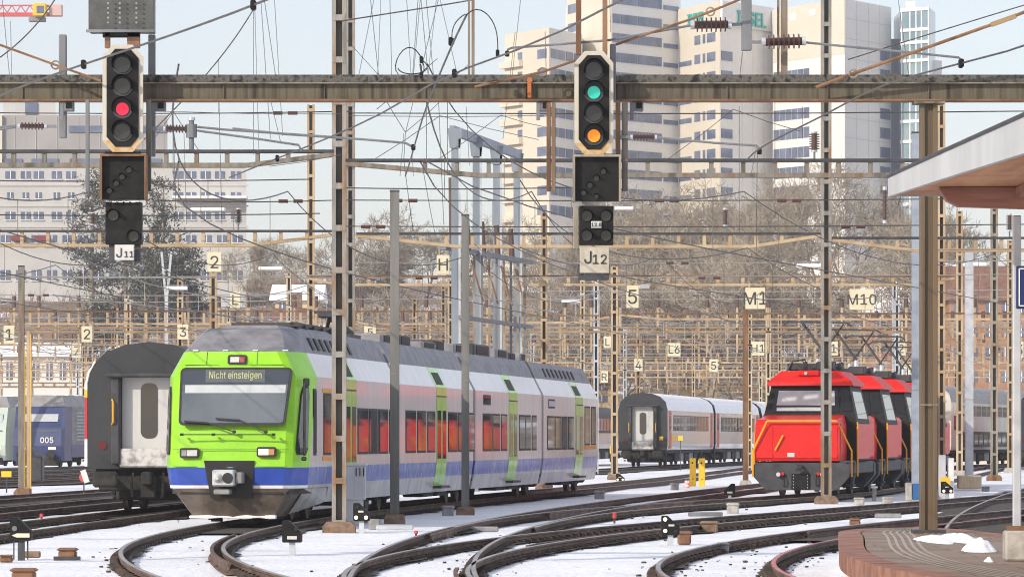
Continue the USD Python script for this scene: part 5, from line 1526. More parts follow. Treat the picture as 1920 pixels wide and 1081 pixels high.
gantry('grey and rust lattice mast gantry with ladder beams just beyond the signals', 86.0, [(636, 990, 0.27, None)],
       [(-60, 626, 281, 314, 0, 160), (648, 1960, 298, 333, 250, 0)], (OLDSTEEL, GREYMAST, DARK2), True, ztop=10.6)
gantry('lattice gantry with curved haunches at its masts behind the green train', 124.0, [(657, 0, 0.25, None), (1549, 940, 0.28, None)],
       [(-80, 648, 431, 463, 0, 180), (668, 1538, 436, 465, 190, 130), (1560, 2000, 444, 472, 150, 0)], (OCHRE, GREYMAST, DARK2), True, ztop=14.0, panel=0.72)
gantry('ochre lattice gantry carrying the plates 5, M1 and M10', 160.0, [(583, 0, 0.26, 13.4), (1020, 0, 0.24, 9.6), (1765, 0, 0.26, 13.6)],
       [(575, 1790, 516, 536, 60, 60)], (OCHRE, OCHRE, RUST), True, ztop=9.5, panel=0.9)
gantry('ochre ladder gantry with a row of orange plates, carrying the plates 1, 2 and 3', 195.0, [(38 + 300, 0, 0.26, 8.6), (-70, 0, 0.25, 8.6), (1152, 0, 0.30, 9.0), (1720, 0, 0.26, 9.0), (845, 0, 0.25, 8.4)],
       [(-70, 835, 582, 609, 0, 0), (855, 1142, 590, 606, 50, 50), (1162, 2000, 586, 600, 80, 80)], (OCHRE, OCHRE, RUST), True, ztop=8.4, panel=0.85)
FARG = [(222, 'far ochre gantry between the one with the plate 2 and the one with H1', 612, 624), (342, 'far ochre gantry, fourth from the back of the yard', 684, 695), (250, 'far ochre gantry carrying the plates H1, 1 and L6', 634, 648), (310, 'far ochre gantry just behind the one with the plate H1', 668, 681), (375, 'distant ochre gantry, third from the back of the yard', 697, 708), (440, 'distant ochre gantry, second from the back of the yard', 716, 725), (500, 'most distant ochre gantry at the back of the yard', 728, 736)]
rg = np.random.default_rng(21)
for D, lab, yt, yb in FARG:
    pxs = np.sort(np.concatenate([np.linspace(-60, 1980, int(6 + D / 90)) + rg.uniform(-45, 45, int(6 + D / 90))]))
    t = thing('catenary_gantry', lab, 'gantry', (0, D, 0))
    zt_, zb_ = W(0, yt, D)[2], W(0, yb, D)[2]
    for px in pxs:
        x = W(px, 0, D)[0]
        lattice_mast(t, x, D, GZ + float(np.maximum(hill(np.array(x), np.array(D)), 0)), zt_ + rg.uniform(0.8, 3.5), 0.25, [OCHRE, GALV, LIGHTOCHRE, OCHRE2][int(rg.integers(0, 4))], False)
    ladder_beam(t, W(pxs[0], 0, D)[0], W(pxs[-1], 0, D)[0], D, zt_, zb_, 1.1, [OCHRE, LIGHTOCHRE, OCHRE2][int(rg.integers(0, 3))], False, th=0.11, mtop=OCHRE2)
    for px in np.arange(pxs[0], pxs[-1], 64):
        x = W(px + rg.uniform(-20, 20), 0, D)[0]
        t.add('dropper_post', MB().box((x, D - 0.1, zt_ + 0.45), (0.10, 0.1, 1.0)).box((x, D - 0.1, zb_ - 0.5), (0.09, 0.09, 0.9)), OCHRE)
        t.add('insulator', MB().cyl((x, D - 0.1, zt_ + 0.95), (x, D - 0.1, zt_ + 1.5), 0.12, 0.10, n=7), CERAM)

# single masts
def hmast(label, px, D, top_py, wpx, m, base=True, foot_m=BROWNCONC, cat='mast', name='steel_mast'):
    x, ztp = xz(px, top_py, D); w = wpx * D / F
    t = thing(name, label, cat, (x, D, GZ))
    t.add('front_flange', MB().box((x, D - w * 0.45, (GZ + ztp) / 2), (w, 0.025, ztp - GZ)), m)
    t.add('web', MB().box((x, D, (GZ + ztp) / 2), (0.03, w * 0.84, ztp - GZ)), m)
    t.add('rear_flange', MB().box((x, D + w * 0.45, (GZ + ztp) / 2), (w, 0.025, ztp - GZ)), m)
    t.add('cap', MB().box((x, D, ztp + 0.02), (w * 1.05, w * 1.1, 0.04)), DARK2)
    if base:
        footing(t, x, D, 0.44, 0.20, foot_m)
        t.add('collar', MB().box((x, D, 3.0), (w * 1.08, w * 1.1, 0.015)), PALESTEEL)
    return t


MASTG = mat('dark_mast_paint', (0.10, 0.10, 0.095), (0.19, 0.185, 0.17), rough=0.6, scale=3, stretch=(1, 1, 0.1))
hmast('dark grey steel mast on a brown footing beside the grey cabinet', 740, 95.5, 360, 17, MASTG)
hmast('shorter dark grey steel mast on a brown footing beside a grey track box', 872.5, 106, 405, 14.5, MASTG)
hmast('rusty grey steel mast at the left picture edge with yellow stripes', 40, 141, 500, 11, OLDSTEEL)
ym = thing('striped_mast', 'slender ochre mast with yellow edges beside the rusty grey mast', 'mast', (xz(50, 0, 140.5)[0], 140.5, GZ))
xm = xz(52, 0, 140.5)[0]
ym.add('pole', MB().box((xm + 0.02, 140.5, 2.4), (0.10, 0.12, 5.1)), OCHRE)
ym.add('yellow_edge', MB().box((xm + 0.10, 140.45, 2.4), (0.022, 0.1, 4.9)), YELLOW)
ym.add('yellow_edge', MB().box((xm - 0.08, 140.45, 2.2), (0.018, 0.1, 4.4)), YELLOW)
ym.add('footing', MB().box((xm - 0.12, 140.5, GZ + 0.1), (0.45, 0.45, 0.3), cham=0.03), RUST)
hmast('blue grey steel mast standing behind the brown pillar', 1717, 129, 250, 15, mat('blue_grey_steel', (0.24, 0.28, 0.34), (0.32, 0.36, 0.42), rough=0.5, scale=3), foot_m=CONC)
hmast('thin rusty pole carrying the plate M1 left of the red locomotives', 1398, 172, 578, 10, RUST, foot_m=CONC)
hmast('pale galvanised mast on a cream block right of the brown pillar', 1817, 160, 470, 15, GALV, foot_m=CONC)
for lab, px, D, tp, w_ in (('tall ochre lattice mast just right of the brown pillar', 1764, 185, 380, 0.30), ('ochre lattice mast between the pillar and the pale galvanised mast', 1799, 215, 395, 0.30), ('ochre lattice mast right of the pale galvanised mast', 1864, 190, 390, 0.30), ('ochre lattice mast nearest the right picture edge', 1894, 235, 450, 0.3),
                           ('orange lattice mast with battens left of the white coach', 1152, 205, 515, 0.30), ('ochre lattice mast standing over the left conifers', 400, 180, 505, 0.30)):
    x, ztp = xz(px, tp, D)
    t = thing('lattice_mast', lab, 'mast', (x, D, GZ))
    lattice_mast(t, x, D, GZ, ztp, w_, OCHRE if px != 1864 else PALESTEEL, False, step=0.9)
    footing(t, x, D, 0.6, 0.25, RUST if px == 1864 else CONC)
xw = xz(1812, 0, 158)[0]
solo('cable_chest', 'cream wooden cable chest at the foot of the pale galvanised mast', 'chest', MB().box((xw, 157, GZ + 0.28), (0.80, 0.6, 0.46), cham=0.03), mat('chest_wood', (0.45, 0.36, 0.22), (0.58, 0.48, 0.32), rough=0.7, scale=2, stretch=(8, 1, 1)))
# V-shaped pale mast on the left
vm = thing('forked_mast', 'pale forked mast rising in front of the conifers', 'mast', (xz(312, 0, 230)[0], 230, GZ))
a, b, c = W(303, 472, 230), W(321, 472, 230), W(311, 560, 230)
vm.add('fork_arm', MB().bar(a, c, 0.11), GALV); vm.add('fork_arm', MB().bar(b, c + V(0.06, 0, 0), 0.11), GALV)
vm.add('pole', MB().bar(c + V(0.03, 0, 0.3), V(c[0] + 0.03, 230, GZ), 0.17), GALV)
vm.add('cross_tie', MB().bar(W(305.5, 506, 230), W(319, 506, 230), 0.08), GALV)

# grey portal of paired columns behind the green train
por = thing('switch_portal', 'row of tall grey portal columns under a sloping head beam behind the green train', 'gantry', (W(910, 0, 155)[0], 150, GZ))
HZ = 11.9
pts_ = []
for k, px in enumerate((853, 893, 931, 969)):
    D = 149 + 4.4 * k
    x = W(px, 0, D)[0]; pts_.append((x, D))
    c_ = por.add('column', MB().box((x, D, (GZ + HZ) / 2 - 0.2), (0.24, 0.22, HZ - GZ - 0.4)), mat('portal_grey', (0.17, 0.205, 0.24), (0.25, 0.285, 0.32), rough=0.5, scale=2, stretch=(1, 1, .2)) if k == 0 else LOOK['portal_grey'])
    c_.add('light_side_strip', MB().box((x + 0.155, D - 0.02, (GZ + HZ) / 2 - 0.2), (0.07, 0.28, HZ - GZ - 0.5)), GALV)  # light side of the column painted as a pale strip, shaded side dark
    c_.add('knee_plate', MB().front([(x - 0.25, HZ - 0.1), (x + 0.25, HZ - 0.1), (x + 0.17, HZ - 0.75), (x - 0.17, HZ - 0.75)], D - 0.16, 0.05), LOOK['portal_grey'])
for z in (HZ, ):
    por.add('head_beam', MB().bar((pts_[0][0] - 0.1, pts_[0][1], z - 0.15), (pts_[3][0] + 0.1, pts_[3][1], z - 0.15), 0.16, 0.30), LOOK['portal_grey'])
por.add('cross_arm', MB().bar((pts_[0][0] - 0.4, pts_[0][1] - 0.3, 7.9), (pts_[3][0] + 0.5, pts_[3][1] - 0.3, 7.9), 0.2, 0.16), GREYSTEEL)
por.add('cross_arm', MB().bar((pts_[0][0] + 0.2, pts_[0][1] - 0.3, 5.6), (pts_[3][0] + 0.5, pts_[3][1] - 0.3, 5.6), 0.2, 0.12), GREYSTEEL)
for k in range(10):
    f = (k + 0.5) / 10
    x = pts_[0][0] + (pts_[3][0] - pts_[0][0] + 0.4) * f; D = pts_[0][1] + 13 * f - 0.4
    por.add('breaker_post', MB().box((x, D, 5.2), (0.08, 0.08, 5.2)), GREYSTEEL if k % 2 else PALESTEEL)
    if k % 2 == 0:
        i_ = por.add('insulator', MB().cyl((x - 0.2, D, 7.9), (x - 0.25, D, 9.0 if k else 10.2), 0.11, 0.09, n=7), CERAM)
        por.add('switch_arm', MB().bar((x - 0.1, D - 0.1, 7.6), (x + 0.3, D - 0.1, 6.2), 0.06), RUST)


# ------------------------------------------------------------------ number plates
def plate(ch, px, py, D, wpx, hpx, hang=None, m=PLATE):
    p = W(px, py, D); w, h = wpx * D / F, hpx * D / F
    t = thing('number_plate', '', 'sign', (p[0], D, p[2] - h / 2))
    t.add('plate', MB().box((p[0], D, p[2]), (w, 0.04, h), cham=0.008), m)
    t.add('lettering', txt(ch, h * (0.62 if len(ch) == 1 else 0.58 if len(ch) == 2 else 0.5) * (1 if len(ch) < 2 else min(1, w / (h * 0.95) * (1.15 if len(ch) == 2 else 0.95))), (p[0], D - 0.023, p[2]), 0.008, False), INK)
    t.add('hanger', MB().box((p[0] - w * 0.3, D + 0.05, p[2] + h / 2 + 0.06), (0.04, 0.05, 0.3)).box((p[0] + w * 0.3, D + 0.05, p[2] + h / 2 + 0.06), (0.04, 0.05, 0.3)), OCHRE)
    return t


PL = [('1', 17, 627, 194.7, 20, 34, 'cream plate reading 1 hanging at the left picture edge'), ('2', 163, 626, 194.7, 20, 30, 'cream plate reading 2 left above the dark grey coach'), ('3', 343, 622, 194.7, 20, 28, 'cream plate reading 3 just above the green train roof'),
      ('7', 144, 657, 249.7, 17, 27, 'cream plate reading 7 above the roof of the dark grey coach'), ('2', 402, 491, 179.5, 26, 37, 'large cream plate reading 2 on top of the lattice mast over the conifers'), ('L', 441, 562, 170, 19, 30, 'cream plate reading L right of the conifers'),
      ('5', 694, 622, 194.7, 22, 22, 'cream plate reading 5 behind the train roof between the masts'), ('H', 831, 496, 159, 24, 36, 'pale plate reading H left of the grey portal'), ('5', 1186, 556, 159.7, 23, 42, 'tall cream plate reading 5 right of signal J 12'),
      ('M1', 1416, 559, 159.7, 37, 40, 'cream plate reading M1 above the rusty pole'), ('M10', 1616, 561, 159.7, 46, 39, 'wide cream plate reading M10 above the red locomotives'), ('L6', 1264, 655, 249.7, 24, 25, 'small cream plate reading L6 above the white coach'),
      ('H1', 1421, 653, 249.7, 24, 26, 'small cream plate reading H1 beside the rusty pole'), ('1', 1563, 653, 249.7, 16, 26, 'small cream plate reading 1 behind the pantographs'), ('2', 1689, 653, 249.7, 18, 26, 'small cream plate reading 2 in front of the red building'),
      ('H1', 1703, 696, 309.7, 20, 26, 'small cream plate reading H1 below the plate 2 at the red building'), ('L', 1139, 641, 249.7, 14, 22, 'small pale plate reading L over the rear of the green train'), ('4', 1197, 684, 309.7, 16, 24, 'small cream plate reading 4 above the roof of the white coach'),
      ('5', 1338, 685, 309.7, 16, 24, 'small cream plate reading 5 above the white coaches'), ('R', 1133, 706, 374.7, 14, 22, 'small cream plate reading R at the tail of the green train'), ('3', 1911, 655, 249.7, 16, 30, 'cream plate reading 3 at the right picture edge')]
for ch, px, py, D, w, h, lab in PL:
    t = plate(ch, px, py, D, w, h)
    stage.GetPrimAtPath(t.path).SetCustomDataByKey('label', lab)

# white lamp boxes hanging in the yard
for px, py, D, w, lab in ((390, 393, 123.6, 66, 'white lamp box in front of the left office building'), (508, 503, 159, 46, 'white lamp box left of the tall ochre mast'), (1170, 391, 123.6, 36, 'white lamp box right of the signal J 12'), (1071, 564, 194.6, 36, 'white lamp box below signal J 12 plate'), (1518, 498, 159.6, 50, 'white lamp box left of the red locomotive mast'),
                          (332, 540, 194.6, 40, 'white lamp box beside the forked mast'), (1208, 537, 159.6, 20, 'small white lamp box above the plate 5'), (1830, 495, 185, 40, 'white lamp box behind the pale galvanised mast')):
    p = W(px, py, D); ww = w * D / F
    t = thing('yard_lamp', lab, 'lamp', (p[0], D, p[2]))
    t.add('lamp_housing', MB().box(p, (ww, 0.3, 7 * D / F), cham=0.03), WHITE)
    t.add('suspension', MB().bar(p + V(-ww * 0.6, 0, 0.12), p + V(ww * 0.9, 0, 0.16), 0.03).bar(p + V(0, 0, 0.05), p + V(0, 0, 0.9), 0.02), GREYSTEEL)


# ------------------------------------------------------------------ insulators, arms, wires
def insulator(t, a, b, r, n=7, m=CERAM, cap=GALV):
    a, b = np.asarray(a, float), np.asarray(b, float); d = b - a
    i_ = t.add('insulator', MB().cyl(a + d * 0.08, b - d * 0.08, r * 0.55, n=8), m)
    sh = MB()
    for k in range(n):
        c = a + d * (0.16 + 0.68 * k / (n - 1)); u = d / np.linalg.norm(d)
        sh.cyl(c - u * 0.009, c + u * 0.009, r, n=12)
    i_.add('insulator_sheds', sh, m, kind='stuff')
    i_.add('end_cap', MB().cyl(a, a + d * 0.09, r * 0.62, n=9), cap)
    i_.add('end_cap', MB().cyl(b - d * 0.09, b, r * 0.62, n=9), cap)


DA = 61.6
ARMS = [('registration arm with brown insulator reaching left from the grey hanger right of signal J 12', [(1390, 46), (1372, 46)], [(1372, 46), (1295, 47)], [[(1295, 48), (1140, 76), (960, 90), (952, 93), (951, 101)]], 0.10),
        ('registration arm with brown insulator reaching right from the grey hanger right of signal J 12', [(1408, 79), (1428, 79)], [(1428, 79), (1511, 77)], [[(1511, 80), (1700, 98), (1797, 108), (1802, 112), (1803, 120)]], 0.10),
        ('twin rod arm with black insulator right of signal J 11', [(286, 241), (306, 241)], [(306, 241), (356, 242)], [[(370, 238), (420, 243), (640, 258), (760, 268), (775, 276)], [(370, 245), (480, 260), (560, 272), (565, 283)], [(436, 241), (540, 252), (690, 262)]], 0.055),
        ('twin rod arm with black insulator left of signal J 11', [(106, 237), (88, 237)], [(88, 237), (33, 236)], [[(30, 236), (-20, 240)], [(30, 238), (-20, 246)]], 0.05),
        ('short arm with black insulator right of the hangers of signal J 12', [(1163, 257), (1182, 257)], [(1182, 257), (1232, 257)], [[(1232, 258), (1340, 268), (1418, 273), (1422, 277), (1424, 284)]], 0.05)]
for lab, st, ins, rods, r in ARMS:
    t = thing('registration_arm', lab, 'catenary arm', W(*ins[0], DA))
    t.add('stub', MB().bar(W(*st[0], DA), W(*st[1], DA), 0.04), GREYSTEEL)
    insulator(t, W(*ins[0], DA), W(*ins[1], DA), r)
    for rd in rods:
        t.add('rod', MB().tube([W(x, y, DA) for x, y in rd], 0.018, 6), GREYSTEEL)
    e = rods[0][-1]
    t.add('clamp', MB().box(W(*e, DA), (0.06, 0.05, 0.08), cham=0.01), DARK)
pi_ = thing('post_insulator', 'upright post insulator at the end of the arm right of signal J 11', 'insulator', W(359, 280, DA))
pi_.add('body', MB().cyl(W(359, 280, DA), W(359, 224, DA), 0.035, n=8).cyl(W(359, 258, DA), W(359, 233, DA), 0.075, n=10), GREYSTEEL)
pi_.add('cap', MB().cyl(W(359, 226, DA), W(359, 220, DA), 0.05, n=8), GALV)


def wire(label, pts, r, m=WIRE, name='overhead_wire', group=None, clamps=(), n=5, cat='wire', dens=14):
    """pts: world points; drawn as a smooth polyline"""
    P = np.array(pts, float)
    if len(P) > 2:
        u = np.linspace(0, 1, len(P)); k = min(3, len(P) - 1)
        tck, _ = splprep(P.T, s=0, k=k)
        P = np.array(splev(np.linspace(0, 1, dens), tck)).T
    if not len(clamps):
        return solo(name, label, cat, MB().tube(P, r, n), m, group)
    t = thing(name, label, cat, P[0], group)
    t.add('conductor', MB().tube(P, r, n), m)
    for c in clamps:
        t.add('clamp', MB().box(c, (0.05, 0.12, 0.09), cham=0.012), DARK)
    return t


def zD(py, z):
    return (z - EYE) * F / (HY - py)


def overhead(px, py, z):
    return W(px, py, zD(py, z))


wire('contact wire rising from signal J 11 past the red light to the top edge', [overhead(x, y, 5.45) for x, y in ((-60, 216), (157, 121), (310, 70), (475, 10), (560, -25))], 0.012, clamps=[overhead(157, 121, 5.45), overhead(475, 10, 5.45)])
wire('contact wire sweeping up between the signals to the top edge', [overhead(x, y, 5.45) for x, y in ((430, 333), (520, 297), (645, 246), (740, 199), (853, 137), (1000, 82), (1170, -2), (1230, -30))], 0.011, clamps=[overhead(852, 138, 5.45), overhead(520, 297, 5.45)])
wire('contact wire climbing above the canopy to the right edge', [overhead(x, y, 5.45) for x, y in ((1400, 300), (1480, 248), (1560, 208), (1700, 146), (1802, 119), (1960, 72))], 0.011, clamps=[overhead(1802, 119, 5.45)])
wire('thin pale wire above the glass tower', [W(x, y, 80) for x, y in ((1590, 112), (1750, 62), (1960, -2))], 0.011)
wire('dark feeder wire left of the tall mast, rising right', [W(x, y, 70) for x, y in ((640, 40), (740, 24), (870, 3), (960, -14))], 0.011)
wire('feeder wire crossing the top of the left signal gap', [W(x, y, 75) for x, y in ((0, 108), (60, 55), (110, -12))], 0.012)
wire('stay wire hanging from the top edge above the tall mast', [W(x, y, 70) for x, y in ((475, 18), (409, 113), (320, 212), (270, 262))], 0.010)
wire('wire pair left of the post above the beam, steep', [overhead(x, y, 5.6) for x, y in ((875, 28), (850, 80), (820, 150), (800, 200), (778, 270), (760, 330))], 0.011, clamps=[W(845, 78, 50)])
ROD = [('rusty stay rod with ring on the left end of the mossy beam', [(-40, 70), (104, 122), (190, 152)], (104, 122)), ('rusty stay rod with ring left of signal J 12', [(890, 163), (1017, 135), (1078, 114)], (1017, 135)), ('rusty stay rod with ring above signal J 12 reaching the top edge', [(1155, 84), (1290, 38), (1332, 22), (1400, -6)], (1332, 22)), ('thick rusty stay rod with ring reaching the right edge', [(1530, 164), (1600, 138), (1855, 48), (1960, 8)], (1600, 138))]
for lab, pts, rg_ in ROD:
    t = thing('stay_rod', lab, 'stay rod', W(*pts[0], DG - 0.3))
    P = [W(x, y, DG - 0.3 - 0.002 * abs(x - pts[0][0])) for x, y in pts]
    t.add('rod', MB().tube(P, 0.024 if 'thick' in lab else 0.018, 6), RUST)
    c = W(*rg_, DG - 0.45)
    t.add('ring', MB().tube([c + 0.055 * V(math.cos(a), 0, math.sin(a)) for a in np.linspace(0, 2 * np.pi, 17)[:-1]], 0.013, 6, closed=True), PALESTEEL)
    if 'thick' in lab:
        t.add('turnbuckle', MB().bar(W(1858, 47, DG - 1.0), W(1905, 30, DG - 1.05), 0.06), mat('ochre_turnbuckle', (0.28, 0.19, 0.09), rough=0.6))
# jumper loops
for lab, path, D in (('arched black jumper cable beside the post above the beam', [(876, 27), (900, 19), (922, 38), (932, 68), (933, 100)], 61.0), ('curved jumper cable left of the post above the beam', [(872, 27), (853, 45), (848, 78)], 61.0), ('round jumper loop hanging above the beam left of the post', [(747, 140), (746, 108), (768, 89), (788, 105), (790, 142)], 61.0), ('small wire loop under the round jumper loop', [(746, 128), (772, 139), (801, 128), (790, 112)], 61.0)):
    P = [W(x, y, D) for x, y in path]
    wire(lab, P, 0.008, BLACK, 'jumper_cable', clamps=[P[-1]], cat='cable')
# fan of thin droppers and stays behind the beam
FAN = [((715, 190), (690, -45)), ((668, 165), (710, -45)), ((707, 165), (716, -45)), ((735, 165), (730, -45)), ((772, 165), (760, -45)), ((772, 165), (787, -45)), ((773, 165), (792, -45)), ((800, 165), (823, -45)), ((815, 165), (795, -45)), ((863, 165), (815, -45)), ((760, 250), (833, -45)), ((955, 190), (981, -45)), ((943, 260), (966, 60)), ((475, 290), (475, -45)), ((486, 300), (476, -45)), ((507, 260), (486, -45)), ((530, 255), (512, -45)), ((520, 165), (489, -45)), ((527, 270), (498, 150)), ((1145, 60), (1142, -45)), ((1025, 165), (1022, 60)), ((410, 210), (410, 112)), ((410, 165), (416, 420)), ((325, 230), (330, 400)), ((345, 250), (350, 420)), ((20, 165), (0, -45)), ((22, 165), (20, 40)), ((805, 165), (785, -45)), ((750, 330), (757, 250)), ((775, 330), (772, 270)), ((1707, 165), (1678, -45)), ((1505, 260), (1505, 200)), ((1385, 165), (1392, 98)), ((1408, 330), (1418, 276)), ((1418, 470), (1420, 280)), ((1386, 440), (1386, 200)), ((1453, 440), (1453, 190)), ((832, 420), (822, 180)), ((880, 310), (874, 200)), ((650, 75), (718, 150)), ((828, 165), (880, 120))]
for k, (a, b) in enumerate(FAN):
    D = 66 + (k * 7) % 17
    solo('dropper_wire', 'thin dropper wire hanging in the tangle above and below the mossy beam', 'wire', MB().tube([W(*a, D), W(*b, D + 0.3)], 0.0045, 4), WIRE, 'thin dropper wires around the mossy beam')
# V stays under the beam
VEE = [((708, 160), (760, 248)), ((760, 248), (830, 186)), ((825, 217), (1010, 262)), ((825, 217), (700, 300)), ((939, 216), (820, 300)), ((939, 216), (1030, 240)), ((1375, 205), (1500, 246)), ((1375, 205), (1250, 300)), ((325, 209), (270, 285)), ((325, 209), (375, 285)), ((760, 250), (757, 300)), ((310, 209), (640, 214)), ((655, 217), (1020, 217)), ((640, 290), (505, 312)), ((820, 110), (706, 205)), ((757, 300), (775, 436)), ((790, 300), (815, 436))]
for k, (a, b) in enumerate(VEE):
    D = 70 + (k * 5) % 14
    solo('stay_wire', 'slack stay wire crossing below the mossy beam', 'wire', MB().tube([W(*a, D), W((a[0] + b[0]) / 2, (a[1] + b[1]) / 2 + 2, D), W(*b, D)], 0.0055, 4), WIRE, 'slack stay wires below the mossy beam')
# cross-span wires with section insulators
SPAN = [(-60, 660, 211, 122, [535]), (660, 1960, 212, 122, []), (-60, 580, 338, 123, []), (300, 640, 376, 123, [545]), (640, 1100, 352, 123, []), (640, 1960, 375, 123, [760, 1250, 1480]), (640, 1960, 424, 123, [700, 1600]), (-60, 600, 402, 123, []), (-60, 1960, 520, 158, [800, 1330]), (640, 1960, 492, 159, [1270]), (-60, 640, 517, 158, []), (-60, 620, 552, 194, [72]),
        (640, 1960, 560, 194, [1560]), (-60, 640, 564, 190, []), (-60, 1960, 616, 248, []), (640, 1960, 626, 248, [1480]), (-60, 1960, 655, 308, []), (-60, 1960, 690, 372, []), (1100, 1960, 672, 372, []), (-60, 640, 640, 260, []), (700, 1960, 706, 430, []), (-60, 1960, 664, 330, []), (900, 1960, 607, 230, []), (1000, 1960, 545, 185, []), (-60, 600, 595, 215, [])]
for k, (x0, x1, y, D, ins) in enumerate(SPAN):
    pts = [W(x, y + 3 * math.sin((x - x0) / (x1 - x0) * math.pi) - (x - x0) * 0.003, D) for x in np.linspace(x0, x1, 7)]
    if ins:
        t = thing('cross_span_wire', 'cross span wire with dark section insulators, %s' % ['spanning from the left edge to the tall mast', '', '', 'near the ochre mast top', '', 'passing the signal J 12 boxes', 'just above the haunched gantry', '', 'at the height of the plate M1 top', 'above the plate M10', '', 'left of the plate 2', 'behind the plate M1', '', '', 'through the red loco pantographs'][k], 'wire', pts[0])
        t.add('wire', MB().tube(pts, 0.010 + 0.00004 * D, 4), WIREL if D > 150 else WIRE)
        for px in ins:
            for q in (-14, 14):
                a = W(px + q - 9 * 120 / D, y + 1, D); b = W(px + q + 9 * 120 / D, y + 1, D)
                t.add('insulator', MB().cyl(a, b, 0.05, n=8), CERAM)
    else:
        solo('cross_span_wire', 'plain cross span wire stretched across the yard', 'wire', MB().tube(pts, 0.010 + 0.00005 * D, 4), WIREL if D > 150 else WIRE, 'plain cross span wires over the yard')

# standing insulators on the beams
for lab, px, y0, y1, D in (('brown insulator standing on the ladder beam left of the tall grey mast pillar', 1527, 298, 246, 86), ('brown insulator over the haunched gantry in front of the left office building', 447, 430, 390, 124), ('dark insulator in front of the snowy conifer', 174, 430, 398, 124), ('dark insulator over the haunched gantry below the canopy tip', 1659, 442, 350, 124), ('dark insulator over the haunched gantry beside the sign J 12', 1360, 436, 390, 124), ('dark insulator right of the pillar below the canopy', 1893, 445, 400, 124)):
    t = thing('standing_insulator', lab, 'insulator', W(px, y0, D))
    t.add('stem', MB().bar(W(px, y0, D), W(px, y1, D), 0.04), GREYSTEEL)
    insulator(t, W(px, y0 - (y0 - y1) * 0.25, D), W(px, y1, D), 0.10)

# overhead lines following the tracks into the distance
OHL = [(T1, 62, 330, 'overhead line above the green train track'), (T2, 62, 260, 'overhead line above the track left of the red shunters'), (T2B, 90, 260, 'overhead line above the red shunting locomotives'), (T3, 62, 165, 'overhead line above the long curved track'), (T0, 62, 240, 'overhead line above the dark grey coach'), (TL1, 62, 260, 'overhead line left of the dark grey coach'), (TL2, 70, 260, 'overhead line above the track of the yellow striped mast')]
OHL += [(c, 120, 400, 'overhead line above the ' + l) for c, l in zip(FART, ['far track left of the striped mast', 'far track before the blue locomotive', 'blue locomotive', 'outermost left track', 'white coaches', 'pale double deck train', 'track right of the double deck train', 'outermost right track'])]
for c, a, b, lab in OHL:
    t = thing('overhead_line', lab, 'overhead line', (float(c(a)), a, 5.4))
    ds = np.arange(a, b, 6.0)
    cp = [(float(c(d)), d, 5.42) for d in ds]
    sup = 32.0
    mz = lambda d: 6.75 - 0.9 * (1 - ((d - a) % sup / sup * 2 - 1) ** 2) * 0.9
    rr = 0.008 + 0.00003 * (a + b) / 2
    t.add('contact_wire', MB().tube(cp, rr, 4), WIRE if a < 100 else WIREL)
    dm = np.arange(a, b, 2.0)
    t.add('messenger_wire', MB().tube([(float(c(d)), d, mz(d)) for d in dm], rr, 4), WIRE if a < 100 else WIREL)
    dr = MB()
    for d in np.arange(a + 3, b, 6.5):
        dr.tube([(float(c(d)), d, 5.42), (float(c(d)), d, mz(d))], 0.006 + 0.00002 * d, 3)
    t.add('dropper', dr, WIRE if a < 100 else WIREL, kind='stuff')


